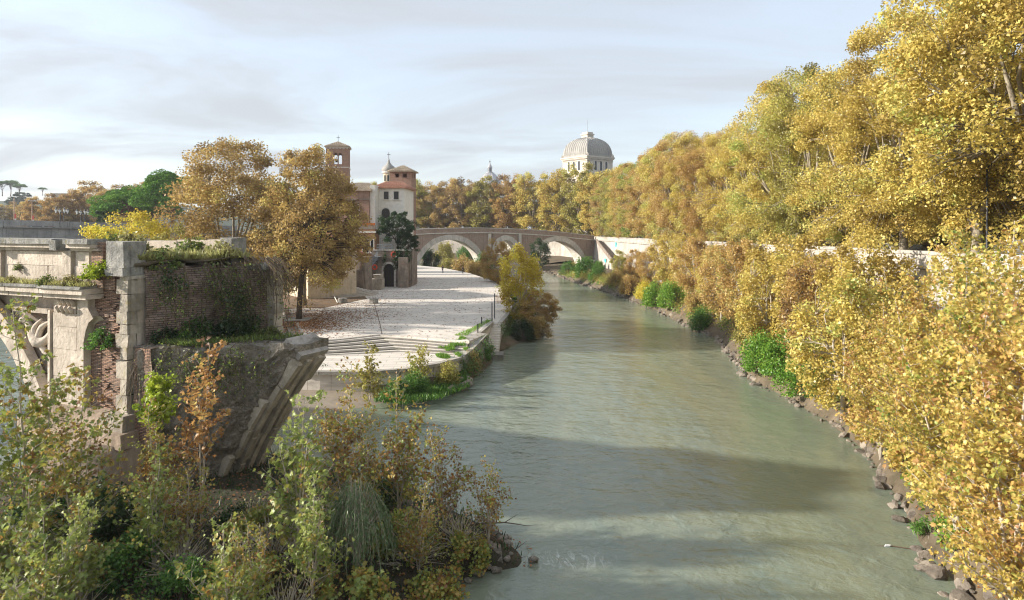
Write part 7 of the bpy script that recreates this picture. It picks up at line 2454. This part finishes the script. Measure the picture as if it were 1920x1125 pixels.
# ------------------------------------------------------------------ things on the paved point
for (px, py, lab) in ((642.5, 568, 'round grey stone drum among the fallen leaves near the round steps'), (701, 569, 'round grey stone drum standing free on the bright paving')):
    p = on(px, py, PZ)
    m = MB().lathe([(.001, 0), (.62, 0), (.66, .06), (.64, .30), (.66, .62), (.61, .70), (.001, .70)], (0, 0, 0), 20)
    solo('stone_drum', m, 'ruin_grey', lab, 'bollard', 'stone drums on the point', False, (p.x, p.y, PZ + .02))
for (px, py, h, lab) in ((922.5, 603, 2.2, 'rusty iron post at the head of the cut stair'), (927.5, 597, 3.0, 'taller iron post holding the orange barrier net'), (896, 624, .9, 'short thin iron post on the corner slab'), (903, 608, .8, 'short iron post in the weeds beside the cut stair')):
    p = on(px, py, PZ)
    m = MB().box((-.06, -.06, 0), (.06, .06, h)).box((-.08, -.08, h + .002), (.08, .08, h + .05))
    solo('iron_post', m, 'dark_metal', lab, 'post', 'iron posts on the point', False, (p.x, p.y, PZ))
MT['net'] = flat_mat('net', (0.62, 0.34, 0.12), .8, .2, 4)
p, q = on(928, 597, PZ), on(953, 577, PZ)
nt = thing('barrier_net', 'sagging orange plastic barrier net beside the tall iron post', 'net', (0, 0, 0))
m = MB()
for i in range(13):
    a = p.lerp(q, i / 12)
    sag = .5 * sin(pi * i / 12)
    m.tube([a + Vector((0, 0, 1.9 - sag)), a + Vector((0, 0, 2.9 - sag - .5 * i / 12))], .012, 3)
for j in range(9):
    m.tube([p.lerp(q, i / 12) + Vector((0, 0, 1.9 - .5 * sin(pi * i / 12) + (1.0 - .5 * i / 12) * j / 8)) for i in range(13)], .02, 3)
part('mesh', m, 'net', nt)
m = MB()
b = on(953, 577, PZ)
m.tube([b, b + Vector((0, 0, 1.5))], .04, 5)
part('stake', m, 'dark_metal', nt)
a, b = on(622, 553, PZ), on(633, 569, PZ)
solo('white_pipe', MB().tube([a + Vector((0, 0, .6)), b + Vector((0, 0, .1))], .07, 6), 'trim_white', 'white pipe lying slanted on the leafy ground beside the stone drum', 'pipe')
m = MB()
jp = [on(px, py, PZ) for px, py in ((699, 556), (704, 578), (708, 592), (713, 610), (716, 627))]
for a, b in zip(jp[:-1], jp[1:]):
    d = Vector((.06, 0, 0))
    m.poly([a - d + Vector((0, 0, .024)), a + d + Vector((0, 0, .024)), b + d + Vector((0, 0, .024)), b - d + Vector((0, 0, .024))], [(0, 1, 2, 3)])
part('drain_joint', m, 'old_wall', plat)

# ------------------------------------------------------------------ people
MT['skin'] = flat_mat('skin', (.45, .28, .2), .6, .1)
MT['hair'] = flat_mat('hair', (.03, .022, .018), .7, .1)
for nm, c in (('cloth_black', (.02, .02, .025)), ('cloth_navy', (.03, .04, .08)), ('cloth_grey', (.18, .18, .19)), ('cloth_red', (.35, .05, .04)), ('cloth_white', (.6, .6, .58)), ('cloth_tan', (.30, .22, .14))):
    MT[nm] = flat_mat(nm, c, .9, .2, 8)
def person(label, loc, rz, top, legs, pose='stand', group=None):
    """one skinned body with clothes and hair as children"""
    t = thing('person', label, 'person', loc, rz, group)
    if pose == 'sit':
        J = {'pel': (0, 0, .12), 'che': (0, -.10, .50), 'nek': (0, -.10, .63), 'hed': (0, -.06, .78)}
        legp = [[(s * .09, .02, .12), (s * .13, .38, .42), (s * .12, .62, .06), (s * .12, .76, .04)] for s in (-1, 1)]
        armp = [[(s * .17, -.10, .56), (s * .24, .06, .34), (s * .14, .30, .40)] for s in (-1, 1)]
    else:
        st_ = .16 if pose == 'walk' else .03
        J = {'pel': (0, 0, .92), 'che': (0, .02, 1.28), 'nek': (0, .02, 1.46), 'hed': (0, .05, 1.60)}
        legp = [[(s * .09, 0, .90), (s * .10, s * st_ * .6 + .03, .50), (s * .10, s * st_ - (.05 if s < 0 else 0), .09), (s * .11, s * st_ + .13, .03)] for s in (-1, 1)]
        armp = [[(s * .18, .01, 1.40), (s * .23, -s * st_ * .3, 1.12), (s * .22, -s * st_ + .08, .86)] for s in (-1, 1)]
    def skin(chains, rads, mat, name, root=True):
        vs, es, rs = [], [], []
        for ch, rr_ in zip(chains, rads):
            for i, p in enumerate(ch):
                if i == 0 and vs:
                    k = min(range(len(vs)), key=lambda q: (Vector(vs[q]) - Vector(p)).length)
                    if (Vector(vs[k]) - Vector(p)).length < .30 and root:
                        prev = k
                        vs.append(p); rs.append(rr_[i]); es.append((k, len(vs) - 1)); prev = len(vs) - 1
                        continue
                vs.append(p); rs.append(rr_[i])
                if i > 0:
                    es.append((len(vs) - 2, len(vs) - 1))
        me = bpy.data.meshes.new(name)
        me.from_pydata(vs, es, [])
        o = bpy.data.objects.new(name, me)
        COL.objects.link(o)
        md = o.modifiers.new('skin', 'SKIN')
        for i, r_ in enumerate(rs):
            me.skin_vertices[0].data[i].radius = (r_, r_)
        me.skin_vertices[0].data[0].use_root = True
        ss_ = o.modifiers.new('sub', 'SUBSURF')
        ss_.levels = ss_.render_levels = 1
        dg = bpy.context.evaluated_depsgraph_get()
        m2 = bpy.data.meshes.new_from_object(o.evaluated_get(dg))
        bpy.data.objects.remove(o)
        m2.materials.clear()
        m2.materials.append(MT[mat])
        return link(name, m2, t)
    skin([[J['pel'], J['che'], J['nek'], J['hed'], (J['hed'][0], J['hed'][1] + .01, J['hed'][2] + .09)]] + armp + legp,
         [[.12, .14, .055, .085, .07]] + [[.06, .045, .032]] * 2 + [[.085, .06, .042, .03]] * 2, 'skin', 'body')
    skin([[J['pel'], tuple(np.array(J['pel']) * .4 + np.array(J['che']) * .6), J['che'], tuple(np.array(J['che']) * .4 + np.array(J['nek']) * .6)]] + [a[:3] for a in armp], [[.145, .15, .165, .09]] + [[.075, .06, .05]] * 2, top, 'jacket')
    skin([[J['pel'], tuple(np.array(J['pel']) + np.array((0, 0, .06)))]] + [l[:3] for l in legp], [[.145, .14]] + [[.10, .075, .06]] * 2, legs, 'trousers')
    hd = Vector(J['hed'])
    part('hair', MB().lathe([(.001, .125), (.05, .118), (.088, .07), (.098, .01), (.09, -.05)], hd + Vector((0, -.018, .045)), 12), 'hair', t, smooth=True)
    for s in (-1, 1):
        part('shoe', MB().box((legp[0 if s < 0 else 1][2][0] - .05, legp[0 if s < 0 else 1][2][1] - .06, max(0, legp[0 if s < 0 else 1][3][2] - .03)), (legp[0 if s < 0 else 1][2][0] + .05, legp[0 if s < 0 else 1][2][1] + .2, legp[0 if s < 0 else 1][3][2] + .06)), 'cloth_black', t)
    return t
p = on(830, 511, PZ)
person('person in dark clothes standing on the far end of the paved point', (p.x, p.y, PZ + .01), 2.7, 'cloth_black', 'cloth_navy')
p = on(867, 512.5, PZ)
person('person in dark clothes partly hidden by the shrubs at the platform rim', (p.x + .1, p.y, PZ + .01), 1.0, 'cloth_black', 'cloth_black')
p = on(919, 523.5, PZ)
person('person in black jacket and pale trousers sitting on the platform rim', (p.x - .25, p.y - .1, PZ + .01), 2.4, 'cloth_black', 'cloth_white', 'sit')
outfits = [('cloth_black', 'black coat'), ('cloth_red', 'red jacket'), ('cloth_grey', 'grey coat'), ('cloth_navy', 'navy jacket'), ('cloth_white', 'white top'), ('cloth_tan', 'tan coat'), ('cloth_black', 'black jacket')]
wh = ['at the island end of the bridge', 'above the crown of the wide arch', 'between the wide arch and the flood arch', 'above the small flood arch', 'between the flood arch and the river arch', 'above the crown of the river arch', 'at the wall end of the bridge']
for i, s in enumerate((-12.5, -3.0, 8.0, 18.5, 27.0, 36.0, 45.5)):
    q = bp(s, par_z(s) - 1.3, 2.0 + (i % 3) * .7)
    person('person in a %s crossing %s' % (outfits[i][1], wh[i]), q, (2.0 if i % 2 else -1.1), outfits[i][0], 'cloth_navy', 'walk', 'people on the bridge')

# ------------------------------------------------------------------ vehicles on the roads
for nm, c in (('paint_white', (.72, .73, .74)), ('paint_silver', (.42, .43, .45)), ('paint_dark', (.03, .032, .04)), ('paint_blue', (.05, .10, .22))):
    MT[nm] = flat_mat(nm, c, .25, .05, 3, spec=.6, bump=0)
MT['tyre'] = flat_mat('tyre', (.02, .02, .02), .9)
MT['lamp_glass'] = flat_mat('lamp_glass', (.7, .7, .66), .2, .05, 3, spec=.6)
MT['tail_red'] = flat_mat('tail_red', (.35, .02, .02), .3, .05, 3)
def vehicle(name, label, cat, loc, rz, paint, prof, w, wheels, win, group=None):
    """prof: side outline (x, z); win: side-window outlines"""
    t = thing(name, label, cat, loc, rz, group)
    m = MB()
    n = len(prof)
    inset = lambda z: .0 if z < .95 else .16 * min(1, (z - .95) / .6)
    vs = [(x, -w / 2 + inset(z), z) for x, z in prof] + [(x, w / 2 - inset(z), z) for x, z in prof]
    m.poly(vs, [tuple(range(n))[::-1], tuple(range(n, 2 * n))] + [(i, (i + 1) % n, n + (i + 1) % n, n + i) for i in range(n)])
    part('body', m, paint, t)
    for g in win:
        for s in (-1, 1):
            part('window', MB().prism(g, lambda p, q: (p[0], s * (w / 2 - inset(p[1]) + (.012 if q else -.02)), p[1])), 'glass', t)
    x0, x1 = min(p[0] for p in prof), max(p[0] for p in prof)
    for x in wheels:
        for s in (-1, 1):
            wv = MB()
            for i in range(16):
                a = 2 * pi * i / 16
                wv.v += [(x + .32 * cos(a), s * (w / 2 - .18), .32 + .32 * sin(a)), (x + .32 * cos(a), s * (w / 2 + .02), .32 + .32 * sin(a))]
            wv.f += [(2 * i, 2 * i + 1, (2 * i + 3) % 32, (2 * i + 2) % 32) for i in range(16)] + [tuple(2 * i for i in range(16)), tuple(2 * i + 1 for i in range(16))]
            wh_ = part('wheel', wv, 'tyre', t)
            part('rim', MB().lathe([(.001, 0), (.2, 0), (.2, .02)], (0, 0, 0), 12), 'paint_silver', wh_, loc=(x, s * (w / 2 + .025), .32), rot=(pi / 2, 0, 0))
    for s in (-1, 1):
        part('headlight', MB().box((x1 - .06, s * w * .36 - .16, .58), (x1 + .015, s * w * .36 + .16, .74)), 'lamp_glass', t)
        part('tail_light', MB().box((x0 - .015, s * w * .38 - .1, .7), (x0 + .05, s * w * .38 + .1, .95)), 'tail_red', t)
    return t
CAR = [(-2.0, .28), (2.0, .28), (2.08, .6), (1.95, .82), (1.0, .95), (.35, 1.42), (-1.0, 1.45), (-1.75, .98), (-2.05, .9)]
CWIN = [[(.85, .97), (.32, 1.36), (-.25, 1.38), (-.25, .97)], [(-.33, .97), (-.33, 1.38), (-.98, 1.39), (-1.5, .98)]]
VAN = [(-2.6, .3), (2.4, .3), (2.5, .7), (2.35, 1.05), (1.55, 1.2), (1.0, 1.95), (-2.5, 2.0), (-2.62, 1.7)]
VWIN = [[(1.35, 1.2), (.95, 1.75), (.35, 1.78), (.35, 1.2)]]
def road_pt(y, x):
    return (x, y, para_z(y) - 1.05 - .13)
vehicle('van', 'white van parked behind the parapet under the leaning plane tree', 'van', road_pt(51.5, 38.2), pi / 2, 'paint_white', VAN, 1.9, (-1.6, 1.5), VWIN)
cl_ = [(57.3, 'paint_dark', 'black car parked next to the white van'), (62.3, 'paint_dark', 'dark car parked behind the black car'), (68, 'paint_silver', 'silver car parked past the two dark cars'), (74, 'paint_white', 'white car parked before the pink building'), (95, 'paint_dark', 'dark car parked below the trees before the bend'), (118, 'paint_silver', 'silver car half hidden behind the far parapet'), (137, 'paint_white', 'white car showing over the parapet near the bridge')]
for y, c, lab in cl_:
    vehicle('car', lab, 'car', road_pt(y, 37.6), pi / 2 + rd.uniform(-.03, .03), c, CAR, 1.75, (-1.3, 1.3), CWIN, 'cars parked on the right bank road')
lz = 13.72
for px, Y, c, r, lab in ((187, 190, 'paint_silver', .2, 'pale car on the left bank road beside the lamp posts'), (72, 168, 'paint_dark', .3, 'dark car on the left bank road by the red bannered pole'), (224, 196, 'paint_blue', .15, 'blue grey car below the umbrella pines'), (205, 215, 'paint_white', .1, 'white car behind the pale car of the left bank road')):
    vehicle('car', lab, 'car', (xat(px, Y), Y, lz), r, c, CAR, 1.75, (-1.3, 1.3), CWIN, 'cars on the left bank road')
# lamps and bannered poles of the left bank road
def lamp(px, Y, top, label):
    t = thing('street_lamp', label, 'lamp', (xat(px, Y), Y, lz), 0.1, 'double lantern street lamps')
    h = zat(top, Y) - lz
    part('post', MB().lathe([(.28, 0), (.28, .5), (.14, .8), (.10, 2.0), (.09, h - .6)], (0, 0, 0), 10), 'dark_metal', t)
    part('arm', MB().tube([(-1.0, 0, h - .9), (-.5, 0, h - .5), (0, 0, h - .7), (.5, 0, h - .5), (1.0, 0, h - .9)], .06, 5), 'dark_metal', t)
    for s in (-1, 1):
        l = part('lantern', MB().lathe([(.10, -.9), (.34, -.15), (.38, .0), (.10, .3), (.03, .5)], (s * 1.0, 0, h), 8), 'lamp_glass', t)
        part('lantern_cap', MB().lathe([(.40, .0), (.12, .34), (.03, .55)], (s * 1.0, 0, h + .01), 8), 'dark_metal', l)
lamp(113, 172, 393, 'nearer double lantern lamp post on the left bank road')
lamp(119.5, 190, 394.5, 'double lantern lamp post just behind the nearer one')
lamp(152, 180, 396, 'double lantern lamp post closer to the pale car')
lamp(158, 200, 397, 'far double lantern lamp post beside the brown trees')
MT['banner_red'] = flat_mat('banner_red', (.62, .13, .10), .8, .1, 3)
for px, Y, top, lab in ((26.5, 165, 369, 'tall thin pole with a red and white banner at the end of the left road'), (60, 172, 376, 'second tall pole with a red banner, nearer to the lamp posts')):
    t = thing('bannered_pole', lab, 'pole', (xat(px, Y), Y, lz), 0, 'tall poles with banners')
    h = zat(top, Y) - lz
    part('post', MB().tube([(0, 0, 0), (0, 0, h)], [.12, .07], 6), 'plaster_pink', t)
    part('arm', MB().tube([(-.7, 0, h), (.7, 0, h)], .05, 5), 'grey_metal', t)
    for s in (-1, 1):
        part('lamp_head', MB().box((s * .8 - .25, -.12, h - .02), (s * .8 + .25, .12, h + .12)), 'trim_white', t)
    part('banner', MB().box((.08, -.02, h * .30), (.50, .02, h * .45)), 'banner_red', t)
    part('banner_foot', MB().box((.08, -.021, h * .24), (.50, .021, h * .30 - .01)), 'trim_white', t)
# lamp post and signs of the right road
for i, (y, lab) in enumerate(((48, 'dark street lamp post between the white van and the leaning plane'), (90, 'dark street lamp post half hidden by golden leaves'))):
    t = thing('street_lamp', lab, 'lamp', (33.4, y, para_z(y) - 1.05), 0, 'lamp posts of the right bank')
    part('post', MB().lathe([(.16, 0), (.16, .7), (.08, .9), (.06, 7.0)], (0, 0, 0), 8), 'dark_metal', t)
    part('arm', MB().tube([(0, 0, 6.9), (.6, 0, 7.5), (1.4, 0, 7.6)], .05, 5), 'dark_metal', t)
    part('lamp_head', MB().box((1.1, -.18, 7.45), (1.9, .18, 7.58)), 'grey_metal', t)
# painted patches near the bridge end of the river wall, floating litter
MT['paint_teal'] = flat_mat('paint_teal', (.06, .42, .45), .7, .3, 1.5)
for (y, z, w, hh, lab) in ((196, 8.7, 2.6, 1.7, 'turquoise painted patch high on the river wall beside the river stair'), (212, 3.5, 4.0, 1.2, 'faded turquoise scrawl at the foot of the wall near the bridge')):
    f = (para_z(y) - 1.3 - z) / (para_z(y) - 3.3)
    solo('painted_patch', MB().poly([(0, -w / 2, -hh / 2), (0, w * .3, -hh / 2), (0, w / 2, -.1 * hh), (0, w * .4, hh / 2), (0, -w * .45, hh * .45), (.02, -w / 2, -hh / 2), (.02, w * .3, -hh / 2), (.02, w / 2, -.1 * hh), (.02, w * .4, hh / 2), (.02, -w * .45, hh * .45)],
         [(0, 1, 2, 3, 4), (9, 8, 7, 6, 5)] + [(i, (i + 1) % 5, 5 + (i + 1) % 5, 5 + i) for i in range(5)]), 'paint_teal', lab, 'graffiti', 'painted patches on the river wall', loc=(29.93 - .9 * f - (.3 if y > 205 else 0), y, z))
p = on(1664, 1022, .05)
t = thing('floating_litter', 'white plastic litter caught on a drifting branch in the near water', 'litter', (p.x, p.y, 0))
part('bag', rock_mesh(77, 'paint_white'), None, t, loc=(0, 0, .03)).scale = (.2, .15, .14)
part('branch', MB().tube([(-.5, .05, -.02), (.2, -.05, .03), (.9, -.3, .02), (1.2, -.4, -.03)], [.025, .03, .025, .01], 5), 'twig_dark', t)
part('orange_scrap', rock_mesh(78, 'net'), None, t, loc=(.95, -.32, .02)).scale = (.09, .07, .05)

# ------------------------------------------------------------------ autumn haze in the river valley
hz = NT('haze')
pv = hz.n('ShaderNodeVolumePrincipled')
pv.inputs['Color'].default_value = (.86, .90, .96, 1)
pv.inputs['Density'].default_value = 0.00015
pv.inputs['Anisotropy'].default_value = 0.2
hz.t.links.new(pv.outputs[0], hz.out.inputs['Volume'])
MT['haze'] = hz.m
stuff('haze', MB().box((-1650, -650, -2.8), (1650, 1650, 82)), 'haze')
